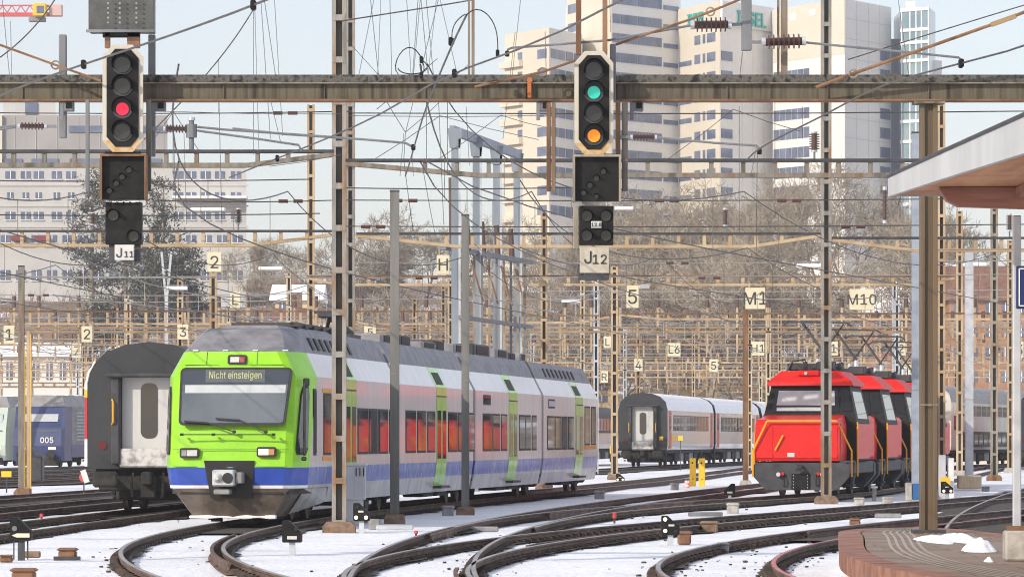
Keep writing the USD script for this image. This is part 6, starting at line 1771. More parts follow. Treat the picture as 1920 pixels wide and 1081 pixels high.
# ------------------------------------------------------------------ small lineside things
def dwarf(label, px, py, D, kind, wpx, hpx, post, flip=False):
    """px, py: foot on the snow"""
    s = D / F
    x = W(px, 0, D)[0]; z0 = GZ
    hb_ = z0 + post * s
    w, h = wpx * s, hpx * s
    t = thing('dwarf_signal', label, 'dwarf signal', (x, D, GZ))
    sg = -1 if flip else 1
    pts = [(x - sg * w / 2, hb_), (x + sg * w / 2, hb_), (x + sg * w / 2, hb_ + h * 0.42), (x + sg * w * -0.15, hb_ + h), (x - sg * w / 2, hb_ + h)]
    pts = rounded(pts, w * 0.08)
    t.add('post', MB().box((x, D, (z0 - 0.05 + hb_) / 2), (w * 0.3, 0.1, hb_ - z0 + 0.1)), GALV if kind != 'arrow' else DARK2)
    hd = t.add('housing', MB().front(pts, D - 0.1, 0.22), DARK)
    def lamp(u, v, m, r=0.10):
        l = hd.add('lamp', MB().cyl((x + sg * u * w, D - 0.125, hb_ + v * h), (x + sg * u * w, D - 0.09, hb_ + v * h), r * w, n=14), m)
    if kind == 'arrow':
        zc_ = hb_ + 0.22 * h
        hd.add('arrow_bar', MB().front([(x - w * 0.42, zc_), (x - w * 0.18, zc_ + 0.09 * h), (x + w * 0.42, zc_ + 0.09 * h), (x + w * 0.42, zc_ - 0.09 * h), (x - w * 0.18, zc_ - 0.09 * h)], D - 0.11, 0.02), PLATE)
        lamp(-0.28, 0.52, GREYSTEEL, 0.12)
        t.add('rod', MB().bar((x - w * 0.35, D, hb_), (x - w * 0.35, D, z0), 0.02).bar((x + w * 0.30, D, hb_), (x + w * 0.30, D, z0), 0.02), DARK2)
    elif kind == 'dark':
        hd.add('number_strip', MB().front([(x - w * 0.25, hb_ + 0.15 * h), (x + w * 0.25, hb_ + 0.15 * h), (x + w * 0.25, hb_ + 0.3 * h), (x - w * 0.25, hb_ + 0.3 * h)], D - 0.11, 0.02), PLATEW)
        lamp(0.2, 0.62, LENS)
    elif kind == 'side':
        lamp(-0.30, 0.82, LAMPW, 0.11); lamp(-0.30, 0.22, LAMPW, 0.11); lamp(0.28, 0.2, LENS, 0.1)
        hd.add('number_strip', MB().front([(x - w * 0.12, hb_ + 0.46 * h), (x + w * 0.2, hb_ + 0.46 * h), (x + w * 0.2, hb_ + 0.56 * h), (x - w * 0.12, hb_ + 0.56 * h)], D - 0.11, 0.02), PLATEW)
    else:
        lamp(-0.32, 0.2, LAMPW, 0.12); lamp(0.28, 0.2, LAMPW, 0.12); lamp(-0.25, 0.78, LENS, 0.1)
        hd.add('number_strip', MB().front([(x - w * 0.2, hb_ + 0.48 * h), (x + w * 0.12, hb_ + 0.48 * h), (x + w * 0.12, hb_ + 0.58 * h), (x - w * 0.2, hb_ + 0.58 * h)], D - 0.11, 0.02), PLATEW)
    return t


def DB(py):
    return (EYE - GZ) * F / (py - HY)


dwarf('dark dwarf signal with a cream arrow bar at the left picture edge', 40, 1048, DB(1048), 'arrow', 40, 43, 36)
dwarf('dark dwarf signal with a white number strip between the curved rails', 548, 1042, DB(1042), 'dark', 37, 41, 26)
dwarf('dwarf signal with two white lights at its foot beside the grey cabinet', 678, 1000, DB(1000), 'pair', 31, 34, 24)
dwarf('dwarf signal with two stacked white lights in front of a brown box', 1257, 1021, DB(1021), 'side', 34, 36, 19)
dwarf('dwarf signal with two warm lights right of the brown pillar', 1776, 938, DB(938), 'pair', 22, 22, 14)
dwarf('small dark dwarf signal turned away, left of the red locomotives', 1368, 933, DB(935), 'dark', 20, 21, 8, flip=True)
dwarf('small dwarf signal with two lights behind the tail of the green train', 1163, 908, DB(907), 'pair', 16, 14, 6)


def trackbox(label, px, py, wpx, hpx, m, name='track_box', stripes=False):
    D = DB(py); s = D / F; x = W(px, 0, D)[0]; w, h = wpx * s, hpx * s
    t = thing(name, label, 'track box', (x, D, GZ))
    t.add('casing', MB().box((x, D, GZ + h * 0.36), (w * 0.84, w * 0.7, h * 0.85), cham=0.03), m)
    t.add('lid', MB().box((x, D, GZ + h * 0.86), (w, w * 0.82, h * 0.30), cham=0.04), m)
    if stripes:
        t.add('foot_rail', MB().box((x, D - 0.1, GZ + 0.02), (w * 1.25, 0.08, 0.06)), DARK2)


trackbox('rusty brown track box in the snow left of the curved rails', 127, 1048, 40, 22, BROWNBOX, stripes=True)
trackbox('rusty brown track box cut by the bottom edge at the left', 45, 1090, 52, 26, BROWNBOX)
trackbox('grey track box between the two dark masts', 840, 967, 26, 20, GREYBOX)
trackbox('grey track box beside the rails behind the rear of the green train', 1124, 935, 22, 16, GREYBOX)
trackbox('grey track box left of the yellow posts', 1265, 918, 18, 13, GREYBOX)
trackbox('weathered track box below the small dark dwarf signal', 1374, 963, 26, 21, CONC)
trackbox('brown weathered track box right of the dwarf with stacked lights', 1330, 999, 36, 23, BROWNCONC)
trackbox('brown cased box directly behind the dwarf with stacked lights', 1283, 1019, 30, 24, BROWNBOX)
trackbox('grey point heater box on the inside of the curved rail near the platform', 1355, 1036, 28, 20, GREYBOX)
trackbox('round brown track box near the tip of the platform', 1603, 985, 24, 14, BROWNBOX)
trackbox('pale track box right of the lattice mast with stepped footing', 1611, 946, 22, 14, CONC)
trackbox('second pale track box right of the lattice mast with stepped footing', 1664, 945, 22, 14, CONC)
trackbox('dark grey track box in the bright snow right of the pillar', 1848, 920, 17, 9, GREYBOX)
trackbox('brown box by the rails at the left edge beneath the arrow signal', 12, 1053, 30, 14, BROWNBOX)

# cabinets
D = DB(1000); s = D / F
x = W(667, 0, 93)[0]
cbn = thing('equipment_cabinet', 'tall light grey equipment cabinet with black handles beside the tall lattice mast', 'cabinet', (x, 93, GZ))
zt_ = W(0, 872, 93)[2]
cbn.add('body', MB().box((x, 93, (0.38 + zt_) / 2), (0.40, 0.5, zt_ - 0.38), cham=0.012), CABINET)
cbn.add('plinth', MB().box((x - 0.02, 93, (0.38 + GZ) / 2), (0.34, 0.44, 0.38 - GZ)), CABINET)
cbn.add('lid', MB().box((x, 93, zt_ + 0.02), (0.46, 0.56, 0.05), cham=0.012), CABINET)
for k in range(3):
    d_ = cbn.add('door_leaf', MB().box((x + 0.02 + 0.075 * k, 92.743, (0.42 + zt_) / 2), (0.066, 0.012, zt_ - 0.5)), CABINET)
    d_.add('handle', MB().box((x + 0.02 + 0.075 * k, 92.73, 0.95), (0.022, 0.02, 0.17)), BLACK)
x = W(1770, 0, 132)[0]
cb2 = thing('relay_cabinet', 'pair of white relay cabinets with a yellow warning plate right of the pillar', 'cabinet', (x, 132, GZ))
cb2.add('body', MB().box((x - 0.06, 132, 0.50), (0.20, 0.3, 1.3), cham=0.01), CABINET)
cb2.add('second_body', MB().box((x + 0.20, 132.1, 0.46), (0.18, 0.3, 1.2), cham=0.01), WHITE)
cb2.add('warning_plate', MB().box((x + 0.02, 131.8, 0.38), (0.28, 0.02, 0.24)), YELLOW)
x = W(1708, 0, 128)[0]
bb = thing('blue_box', 'small blue box at the foot of the blue grey mast', 'box', (x, 127, GZ))
bb.add('case', MB().box((x + 0.08, 127, 0.14), (0.24, 0.3, 0.46), cham=0.02), mat('light_blue_paint', (0.05, 0.22, 0.50), rough=0.5))
bb.add('concrete_back', MB().box((x - 0.14, 127.1, 0.14), (0.18, 0.3, 0.5), cham=0.02), CONC)
# white snow-capped peg in front of the shunters
x = W(1639, 0, DB(938))[0]
pg_ = thing('marker_peg', 'pale concrete peg with a snow cap beside the second red locomotive', 'marker', (x, DB(938), GZ))
pg_.add('peg', MB().box((x, DB(938), GZ + 0.18), (0.12, 0.12, 0.36), cham=0.01), CONC); pg_.add('snow_cap', MB().box((x, DB(938), GZ + 0.39), (0.2, 0.18, 0.06), cham=0.02), PURE)
# yellow posts
for k, px in enumerate((1299, 1316)):
    D = DB(911) if k == 0 else DB(912)
    x = W(px, 0, D)[0]
    t = thing('yellow_post', ['left of two yellow posts in the snow before the white coaches', 'right of two yellow posts in the snow before the white coaches'][k], 'post', (x, D, GZ))
    t.add('post', MB().box((x, D, GZ + 0.52), (0.23, 0.16, 1.06), cham=0.012), YELLOW)
    t.add('dark_slot', MB().cyl((x - 0.02, D - 0.085, GZ + 0.88), (x - 0.02, D - 0.078, GZ + 0.88), 0.035, n=10).box((x, D - 0.083, GZ + 0.28), (0.03, 0.01, 0.05)), DARK)
x = W(1307, 0, DB(916))[0]
solo('red_marker', 'low red and white marker at the feet of the yellow posts', 'marker', MB().box((x - 0.22, DB(914), GZ + 0.13), (0.18, 0.12, 0.28), cham=0.02), mat('marker_red', (0.55, 0.12, 0.09), (0.7, 0.6, 0.55), rough=0.6, scale=12, lo=.45, hi=.55))
# small pegs and boards
def board(label, px, py, D, wpx, hpx, m, foot, sym=None, name='track_sign', disc_=False):
    p = W(px, py, D); s = D / F
    t = thing(name, label, 'sign', (p[0], D, GZ))
    if disc_:
        t.add('board', MB().cyl(p, p + V(0, 0.03, 0), wpx * s / 2, n=20), m)
    else:
        t.add('board', MB().box(p, (wpx * s, 0.03, hpx * s), cham=0.006), m)
    t.add('pole', MB().bar((p[0], D + 0.05, GZ - 0.05), (p[0], D + 0.05, p[2]), 0.04), DARK2)
    if sym:
        t.add('symbol', txt(sym, hpx * s * 0.5, p + V(0, -0.02, 0), 0.004), BLACK)
    return t


board('yellow square sign with black mark at the mast left of the white coach', 1151, 843, 204, 15, 14, YELLOW, 0, 'N')
board('small yellow shunting sign low in front of the white coach', 1276, 821, 250, 9, 9, YELLOW, 0)
dd_ = board('red and white disc beside the rails near the dark grey coach', 157, 894, 139, 18, 18, mat('disc_red', (0.60, 0.10, 0.10), rough=0.5), 0, disc_=True)
p = W(157, 894, 138.96); dd_.add('white_bar', MB().bar(p + V(0.10, 0, -0.16), p + V(-0.03, 0, 0.22), 0.17, 0.01, up=(0, 1, 0)), WHITE)
board('yellow box sign on a pole at the left edge', 12, 888, 150, 19, 11, YELLOW, 0)
for lab, px, py, hpx, m in (('small red topped peg standing in the snow of the middle yard', 1152, 979, 19, 'peg_red'), ('tiny red peg beside the rails left of the dark grey coach', 78, 974, 12, 'peg_red2'), ('tiny red peg on the rails by the second dark mast', 780, 1004, 10, 'peg_red3')):
    D = DB(py); s = D / F; x = W(px, 0, D)[0]
    t = thing('marker_peg', lab, 'marker', (x, D, GZ))
    t.add('stem', MB().cyl((x, D, GZ - 0.02), (x, D, GZ + hpx * s * 0.5), 2.0 * s, n=8), DARK2)
    t.add('head', MB().cyl((x, D, GZ + hpx * s * 0.45), (x, D, GZ + hpx * s), 4.0 * s, 3.4 * s, n=10), mat(m, (0.50, 0.05, 0.06), rough=0.5))
solo('buffer_hut', 'small dark shed roof with a snow edge behind the yellow striped mast', 'shed', MB().box((W(68, 0, 160)[0], 160, 0.55), (0.5, 0.8, 0.9), cham=0.05).bar((W(55, 0, 159.5)[0], 159.5, 1.35), (W(82, 0, 159.5)[0], 159.5, 0.98), 0.9, 0.06), DARK2)
# point rods lying in the snow
for lab, px0, px1, py, m in (('point machine rod beside the tall lattice mast', 705, 775, 994, GALV), ('point rod lying across the long curved track', 880, 935, 997, GREYBOX), ('flat cable cover in the snow by the pale track boxes', 1290, 1355, 968, GREYSTEEL), ('cable cover in the snow near the platform tip', 1640, 1690, 971, GREYBOX), ('point rod right of the arrow signal', 45, 76, 1046, BROWNCONC)):
    D = DB(py)
    solo('point_rod', lab, 'rod', MB().box(((W(px0, 0, D)[0] + W(px1, 0, D)[0]) / 2, D, GZ + 0.06), (W(px1, 0, D)[0] - W(px0, 0, D)[0], 0.14, 0.10), cham=0.02), m)
D = DB(993)
solo('point_machine', 'grey point machine case beside the dwarf with two lights', 'point machine', MB().box((W(703, 0, D)[0], D, GZ + 0.10), (0.24, 0.4, 0.24), cham=0.04), GREYBOX)
# ------------------------------------------------------------------ background buildings
SUNCREAMW = mat('sunlit_cream_wall', (0.60, 0.545, 0.44), (0.66, 0.605, 0.50), rough=0.8, scale=0.1)  # warm cream put on the left-facing walls, sunlight in the colour
GREYW = mat('shade_face_and_shed_grey', (0.71, 0.69, 0.655), (0.76, 0.74, 0.70), rough=0.8, scale=0.1)  # grey for the shaded tower faces, lightened against that shade; plain on sheds
GLASSB = mat('tower_window_glass', (0.07, 0.095, 0.17), (0.16, 0.19, 0.27), rough=0.12, scale=0.35)
GLASST = mat('glass_tower_pane', (0.16, 0.25, 0.30), (0.30, 0.39, 0.42), rough=0.12, scale=0.15)
GLASSD = mat('blue_glass_strip', (0.035, 0.09, 0.19), (0.06, 0.13, 0.25), rough=0.15, scale=0.2)
FRAMEW = mat('window_frame_pale', (0.50, 0.48, 0.46), rough=0.6)
HD = 800.0
BZ = 24.0


def hp(px, dd=0.0):
    """plan point at column px and depth HD + dd"""
    D = HD + dd
    return np.array([(px - CX) * D / F, D])


def HZt(py, D=HD):
    return EYE + (HY - py) * D / F


hosp = thing('hospital_tower', 'stepped concrete hospital tower, sunlit faces cream and shaded faces grey, with teal rooftop lettering', 'building', (20, HD, BZ))


def block(t, name, plan, z0, z1, m):
    return t.add(name, MB().flat(np.array(plan), z0, z1), m)


def on_wall(a, b, f0, f1, z0, z1, out, th=0.25):
    """box on the wall from plan point a to b (seen left to right), between fractions f0..f1"""
    a, b = np.asarray(a), np.asarray(b)
    d = (b - a); n = np.array([d[1], -d[0]]) / np.linalg.norm(d)
    if n[1] > 0:
        n = -n
    p, q = a + d * f0 + n * out, a + d * f1 + n * out
    v = []
    for z in (z0, z1):
        for w_ in (p, q, q - n * th, p - n * th):
            v.append((w_[0], w_[1], z))
    return MB().raw(v, [[0, 1, 5, 4], [1, 2, 6, 5], [2, 3, 7, 6], [3, 0, 4, 7], [3, 2, 1, 0], [4, 5, 6, 7]])


FL = 3.45
ROW0 = HZt(108)           # sill of the row whose top shows at y about 90


def rows(ztop, zlow=38):
    k = 0
    z = ROW0
    while z + FL < ztop:
        z += FL
    out = []
    while z > zlow:
        if z + 1.9 < ztop:
            out.append(z)
        z -= FL
    return out


def windows(par, a, b, cells, ztop, m=GLASSB, h=1.65, zlow=38):
    for z in rows(ztop, zlow):
        for f0, f1 in cells:
            w = par.add('window', on_wall(a, b, f0, f1, z, z + h, 0.10), m)
    return


# plan corners, left to right
A0, A1, A2, A3 = hp(947, 14), hp(1008, 4), hp(1030, 0), hp(1092, 14)
ztA = HZt(52)
b_ = block(hosp, 'west_block', [A0, A2, A3, A3 + V(0, 30), A0 + V(0, 40)], BZ, ztA, GREYW)
b_.add('sunlit_cream_face', on_wall(A0, A2, 0.0, 1.0, BZ + 4, ztA, 0.06), SUNCREAMW)
windows(b_, A0, A2, [(0.74, 0.95)], ztA)
windows(b_, A0, A2, [(0.30, 0.40)], ztA)
windows(b_, A2, A3, [(0.04, 0.24), (0.27, 0.47), (0.50, 0.70), (0.74, 0.96)], ztA)
for z in rows(ztA):
    b_.add('balcony', on_wall(A0, A2, -0.04, 0.42, z - 0.9, z + 0.25, 0.9, 1.0), SUNCREAMW)
B0, B1, B2 = hp(1064, 30), hp(1146, 8), hp(1276, 24)
ztB = HZt(-32)
b2_ = block(hosp, 'main_block', [B0, B1, B2, B2 + V(0, 26), B0 + V(0, 40)], BZ, ztB, GREYW)
b2_.add('sunlit_cream_face', on_wall(B0, B1, 0.0, 1.0, BZ + 4, ztB, 0.06), SUNCREAMW)
windows(b2_, B1, B2, [(0.02, 0.13), (0.14, 0.25), (0.26, 0.37), (0.38, 0.49), (0.50, 0.61), (0.62, 0.72)], ztB)
windows(b2_, B1, B2, [(0.75, 0.97)], ztB, h=0.8)
windows(b2_, B0, B1, [(0.02, 0.2)], ztB)
C0, C1, C2 = hp(1272, 22), hp(1350, 5), hp(1452, 20)
ztC = HZt(-4)
b3_ = block(hosp, 'sign_block', [C0, C1, C2, C2 + V(0, 28), C0 + V(0, 36)], BZ, ztC, GREYW)
b3_.add('sunlit_cream_face', on_wall(C0, C1, 0.0, 1.0, BZ + 4, ztC, 0.06), SUNCREAMW)
b3_.add('sign_panel', on_wall(C1, C2, 0.0, 0.94, HZt(42), ztC, 0.5, 0.6), GREYW)
windows(b3_, C0, C1, [(0.40, 0.54), (0.60, 0.66), (0.70, 0.90)], HZt(40))
windows(b3_, C1, C2, [(0.02, 0.22)], HZt(60))
windows(b3_, C0, C1, [(0.03, 0.33)], HZt(70), h=0.9)


def wall_text(t, s, h, a, b, f, z, out):
    a, b = np.asarray(a), np.asarray(b); d = (b - a) / np.linalg.norm(b - a)
    n = np.array([d[1], -d[0]]);  n = -n if n[1] > 0 else n
    p = a + (b - a) * f + n * out
    return t.add('rooftop_lettering', txt(s, h, (p[0], p[1], z), 0.2, True, right=(d[0], d[1], 0)), TEAL)


wall_text(b3_, 'INSEL', 1.9, C0, C1, 0.46, HZt(21), 0.12)
wall_text(b3_, 'INSEL', 2.4, C1, C2, 0.52, HZt(24), 0.60)
E0, E1, E2 = hp(1450, 14), hp(1584, -6), hp(1671, 10)
ztE = HZt(4)
b4_ = block(hosp, 'east_block', [E0, E1, E2, E2 + V(0, 30), E0 + V(0, 40)], BZ, ztE, GREYW)
b4_.add('sunlit_cream_face', on_wall(E0, E1, 0.0, 1.0, HZt(106), ztE, 0.06), SUNCREAMW)
b4_.add('rooflight', on_wall(E0, E1, 0.24, 0.33, HZt(30), HZt(17), 0.12), WHITE)
b4_.add('rooflight', on_wall(E0, E1, 0.52, 0.60, HZt(27), HZt(15), 0.12), WHITE)
windows(b4_, E0, E1, [(0.01, 0.085), (0.095, 0.17), (0.18, 0.255), (0.265, 0.34), (0.35, 0.425), (0.435, 0.51)], HZt(108), h=1.9)
windows(b4_, E1, E2, [(0.76, 0.86), (0.87, 0.97)], HZt(75), h=1.9)
for k in range(1, 4):
    b4_.add('wall_joint', on_wall(E1, E2, k * 0.25 - 0.003, k * 0.25 + 0.003, BZ + 4, ztE, 0.03, 0.05), FRAMEW)
    b3_.add('wall_joint', on_wall(C1, C2, 0.2 + k * 0.2 - 0.003, 0.2 + k * 0.2 + 0.003, BZ + 4, HZt(42), 0.03, 0.05), FRAMEW)
for q in range(9):
    b4_.add('wall_joint', on_wall(E1, E2, 0, 1, HZt(40 + 74 * q / 2), HZt(39.2 + 74 * q / 2), 0.03, 0.05), FRAMEW)
hosp.add('link_strip', MB().flat([hp(1668, 12), hp(1692, 12), hp(1692, 30), hp(1668, 30)], BZ, HZt(62)), GLASSD)

gt = thing('glass_tower', 'slender pale green glass tower with white bands beside the hospital', 'building', (hp(1720, 0)[0], HD, BZ))
G0, G1, G2 = hp(1690, 6), hp(1742, 2), hp(1754, 12)
ztG = HZt(12)
gt.add('shaft', MB().flat([G0, G1, G2, G2 + V(0, 16), G0 + V(0, 16)], BZ, ztG), GLASST)
gt.add('side_shaft', MB().flat([hp(1752, 12), hp(1766, 14), hp(1766, 26), hp(1752, 26)], BZ, HZt(102)), GREYW)
for k, py in enumerate((14, 52, 76, 110, 150, 185, 224, 262, 300, 340, 380, 420)):
    gt.add('white_band', on_wall(G0, G1, -0.02, 1.02, HZt(py + 3), HZt(py - 3), 0.2), WHITE)
for f in (0.0, 0.3, 0.52, 0.72, 0.97):
    gt.add('mullion', on_wall(G0, G1, f, f + 0.04, BZ, ztG, 0.12), WHITE)
gt.add('roof_plant', MB().flat([hp(1698, 8), hp(1716, 8), hp(1716, 14), hp(1698, 14)], ztG, HZt(-6)), WHITE)

# left office building
LD = 560.0
lb = thing('office_building', 'long pale office block with rows of small windows behind the red signal', 'building', (-45, LD, 20))


def lp(px, dd=0.0):
    D = LD + dd
    return np.array([(px - CX) * D / F, D])


LZ = lambda py: EYE + (HY - py) * LD / F
LW = mat('pale_plaster', (0.46, 0.455, 0.44), (0.52, 0.515, 0.50), rough=0.85, scale=0.2)
LW2 = mat('pinkish_panel', (0.30, 0.285, 0.28), (0.35, 0.335, 0.325), rough=0.8, scale=0.15)
wf_ = lb.add('front_block', MB().flat([lp(-60), lp(462), lp(462, 22), lp(-60, 22)], 8, LZ(312)), LW)
up_ = lb.add('upper_block', MB().flat([lp(4, 2), lp(314, 2), lp(314, 20), lp(4, 20)], LZ(312), LZ(214)), LW2)
up_.add('sunlit_cream_corner', MB().flat([lp(-12, 1.5), lp(3.8, 1.5), lp(3.8, 20), lp(-12, 20)], LZ(312), LZ(214)), SUNCREAMW)  # cream colour stands for the sunlit left edge of the block
up_.add('window_band', MB().box((lp(225)[0], LD + 1.95, LZ(240)), (13, 0.3, 0.8)), GLASSB)
for k in range(8):
    up_.add('panel_joint', MB().box((lp(24 + 40 * k)[0], LD + 1.97, LZ(262)), (0.06, 0.1, 6)), FRAMEW)
for x0, x1 in ((0, 38), (56, 106), (128, 190), (210, 300)):
    up_.add('low_window', MB().box(((lp(x0)[0] + lp(x1)[0]) / 2, LD + 1.95, LZ(301)), (lp(x1)[0] - lp(x0)[0], 0.3, 0.7)), GLASSB)
pent = lb.add('penthouse', MB().flat([lp(6, 6), lp(104, 6), lp(104, 14), lp(6, 14)], LZ(214), LZ(182)), LW)
pent.add('window', MB().box((lp(49)[0], LD + 5.9, LZ(197)), (1.5, 0.3, 1.5)), GLASSB)
for px in (15, 72, 84):
    pent.add('vent', MB().cyl((lp(px)[0], LD + 8, LZ(182)), (lp(px)[0], LD + 8, LZ(172)), 0.3, n=10), WHITE)
rows_ = [(328, 14), (366, 11), (404, 14), (447, 13), (515, 18)]
for r_i, (py, hh) in enumerate(rows_):
    xs_w = [19, 48, 72, 106, 133] if r_i < 3 else list(range(10, 450, 29))
    xs_w = xs_w + [334, 358, 385, 412, 442] if r_i < 3 else xs_w
    for px in xs_w:
        wpx = 18 if (r_i != 1 or px > 300) else 11
        w_ = lb.add('window', MB().box((lp(px)[0], LD - 0.05, LZ(py)), (wpx * LD / F, 0.12, hh * LD / F)), GLASSB)
        w_.add('frame', MB().box((lp(px)[0] + 0.05, LD - 0.13, LZ(py)), (0.10, 0.06, hh * LD / F)).box((lp(px)[0], LD - 0.13, LZ(py + hh * 0.62)), (wpx * 1.15 * LD / F, 0.12, 0.1)), WHITE)
for py in (312, 347, 386, 425, 430):
    lb.add('floor_band', MB().box((lp(200)[0], LD - 0.06, LZ(py)), (35.0, 0.14, 0.22)), FRAMEW)
lb.add('terrace_slab', MB().box((lp(395)[0], LD - 1.2, LZ(371)), (9.2, 2.4, 0.3)), WHITE)
for ax, aw in ((36, 1.8), (78, 1.6), (482, 1.4)):
    lb.add('red_awning', MB().box((lp(ax)[0], LD - 0.7, LZ(447 if ax < 100 else 484)), (aw, 1.2, 0.7), cham=0.1), mat('awning_red', (0.20, 0.045, 0.055), rough=0.8) if ax == 36 else LOOK['awning_red'])


# small houses among the trees
def house(label, px, D, py_top, wpx, py_bot, wall, gable=False, snow=True, rows_n=2, cols=3, dep=9, roof_m=None):
    x0, x1 = W(px - wpx / 2, 0, D)[0], W(px + wpx / 2, 0, D)[0]
    zt_, zb_ = W(0, py_top, D)[2], W(0, py_bot, D)[2]
    ze = zt_ - (zt_ - zb_) * 0.28
    t = thing('house', label, 'house', ((x0 + x1) / 2, D, zb_))
    t.add('wall', MB().flat([(x0, D), (x1, D), (x1, D + dep), (x0, D + dep)], min(zb_, float(hill(np.array(x0), np.array(D)))) - 0.5, ze), wall)
    o = 0.5
    if gable:
        xm_ = (x0 + x1) / 2
        rings = [[(x0 - o, y, ze - 0.2), (x1 + o, y, ze - 0.2), (x1 + o, y, ze), (xm_, y, zt_), (x0 - o, y, ze)] for y in (D - o, D + dep + o)]
        t.add('gable', MB().front([(x0, ze), (x1, ze), (xm_, zt_ - 0.3)], D + 0.02, 0.1), wall)
    else:
        rings = [[(x, D - o, ze - 0.1), (x, D - o, ze + 0.1), (x, D + dep / 2, zt_), (x, D + dep + o, ze + 0.1), (x, D + dep + o, ze - 0.1)] for x in (x0 - o, x1 + o)]
    rf = t.add('roof', MB().loft(rings), PURE if snow else (roof_m or mat('tile_roof', (0.16, 0.08, 0.055), (0.24, 0.13, 0.09), rough=0.8, scale=2)))
    rf.add('chimney', MB().box(((x0 * 2 + x1) / 3, D + dep * 0.6, zt_ + 0.3), (0.8, 0.8, 1.8)), BROWNCONC)
    for r in range(rows_n):
        for c in range(cols):
            wx = x0 + (x1 - x0) * (c + 0.5) / cols; wz = zb_ + (ze - zb_) * (r + 0.6) / rows_n
            w_ = t.add('window', MB().box((wx, D - 0.03, wz), ((x1 - x0) / cols * 0.45, 0.1, (ze - zb_) / rows_n * 0.5)), GLASSB)
            w_.add('frame', MB().box((wx, D - 0.10, wz), (0.09, 0.05, (ze - zb_) / rows_n * 0.5)), WHITE)
    return t


BRICK = mat('red_brick_wall', (0.40, 0.17, 0.12), (0.50, 0.25, 0.18), rough=0.85, scale=0.6)
YW = mat('ochre_plaster', (0.50, 0.38, 0.22), (0.58, 0.46, 0.29), rough=0.85, scale=0.5)
house('red plastered building with white framed windows left of the brown pillar', 1690, 430, 535, 120, 720, BRICK, rows_n=3, cols=3)
house('gabled house with snowy roof below the plate M10', 1596, 445, 600, 60, 690, YW, gable=True, rows_n=2, cols=2)
house('house with a snowy roof behind the trees left of the M10 plate', 1545, 500, 600, 60, 650, YW, rows_n=1)
house('brown building with scaffold like balconies right of the brown pillar', 1855, 420, 495, 150, 730, mat('brown_plaster', (0.28, 0.15, 0.09), (0.36, 0.21, 0.13), rough=0.85, scale=0.6), rows_n=4, cols=5, snow=False)
house('house with snowy roof between the pillar and the lattice masts', 1795, 450, 490, 90, 600, LW)
house('small house with a white roof beside the tall ochre mast', 556, 400, 530, 80, 640, YW, rows_n=2, cols=3)
house('low shed with blue grey windows left of the tall lattice mast', 565, 340, 574, 90, 650, GREYW, rows_n=1, cols=4, snow=False)
house('low house behind the yard right of the rusty pole', 1480, 450, 640, 60, 740, LW, gable=True)
house('pale house partly hidden by trees above the white coaches', 1310, 448, 640, 70, 740, YW, snow=False)
house('dark roofed house left of the grey portal', 765, 440, 590, 70, 700, YW, snow=False)
house('low ochre shed at the back of the yard above the green train tail', 1085, 450, 700, 130, 760, YW, snow=False)
house('long grey shed at the back of the left yard', 130, 440, 640, 300, 735, GREYW, rows_n=1, cols=12)
house('ochre depot wall right of the lattice masts', 1850, 330, 745, 110, 850, mat('bright_ochre_plaster', (0.62, 0.50, 0.28), (0.68, 0.56, 0.34), rough=0.8, scale=0.5), rows_n=1, cols=3, snow=False)  # brighter ochre wall colour than on the other houses

# tower crane top left
CRED = mat('crane_red', (0.52, 0.06, 0.06), (0.60, 0.10, 0.09), rough=0.5)
cr = thing('tower_crane', 'red and yellow tower crane jib at the top left corner', 'crane', (W(60, 0, 700)[0], 700, 20))
xa, xb = W(-260, 0, 700)[0], W(116, 0, 700)[0]
zc_ = W(0, 24, 700)[2]
jb = cr.add('jib', MB().bar((xa, 700, zc_ - 0.3), (xb, 700, zc_ - 0.3), 0.7, 0.6), CRED)
lat = MB()
for k in range(22):
    x0 = xa + (xb - xa) * k / 22; x1 = xa + (xb - xa) * (k + 1) / 22
    lat.bar((x0, 700, zc_), ((x0 + x1) / 2, 700, zc_ + 1.1), 0.15).bar(((x0 + x1) / 2, 700, zc_ + 1.1), (x1, 700, zc_), 0.15)
lat.bar((xa, 700, zc_ + 1.1), (xb, 700, zc_ + 1.1), 0.2)
jb.add('lattice', lat, CRED)
cr.add('operator_cab', MB().box((W(75, 0, 699)[0], 699, W(0, 19, 699)[2]), (2.1, 1.6, 2.0), cham=0.15), YELLOW)
cr.add('cab_window', MB().box((W(75, 0, 698)[0], 698.15, W(0, 19, 699)[2]), (1.1, 0.1, 1.1), cham=0.05), GLASSB)
cr.add('counterweight', MB().box((W(105, 0, 700)[0], 700, W(0, 20, 700)[2]), (2.0, 1.6, 1.8), cham=0.1), mat('crane_pale', (0.62, 0.42, 0.38), rough=0.6))
cr.add('trolley', MB().box((W(70, 0, 700)[0], 700, W(0, 37, 700)[2]), (2.6, 1.4, 0.7), cham=0.1), GREYBOX)
mt = MB()
xm_ = W(-150, 0, 700)[0]
for sx in (-1, 1):
    mt.box((xm_ + sx * 0.8, 700, (zc_ + 15) / 2), (0.25, 1.6, zc_ - 15))
cr.add('tower', mt, YELLOW)

# ------------------------------------------------------------------ trees
BARK = mat('winter_bark', (0.176, 0.144, 0.104), (0.336, 0.288, 0.22), rough=0.9, scale=1.5)
TWIG = mat('winter_twig', (0.2496, 0.2067, 0.1521), (0.3744, 0.3198, 0.2457), rough=0.9, scale=0.8)
TWIGR = mat('reddish_twig', (0.17, 0.105, 0.08), (0.30, 0.20, 0.15), rough=0.9, scale=0.8)


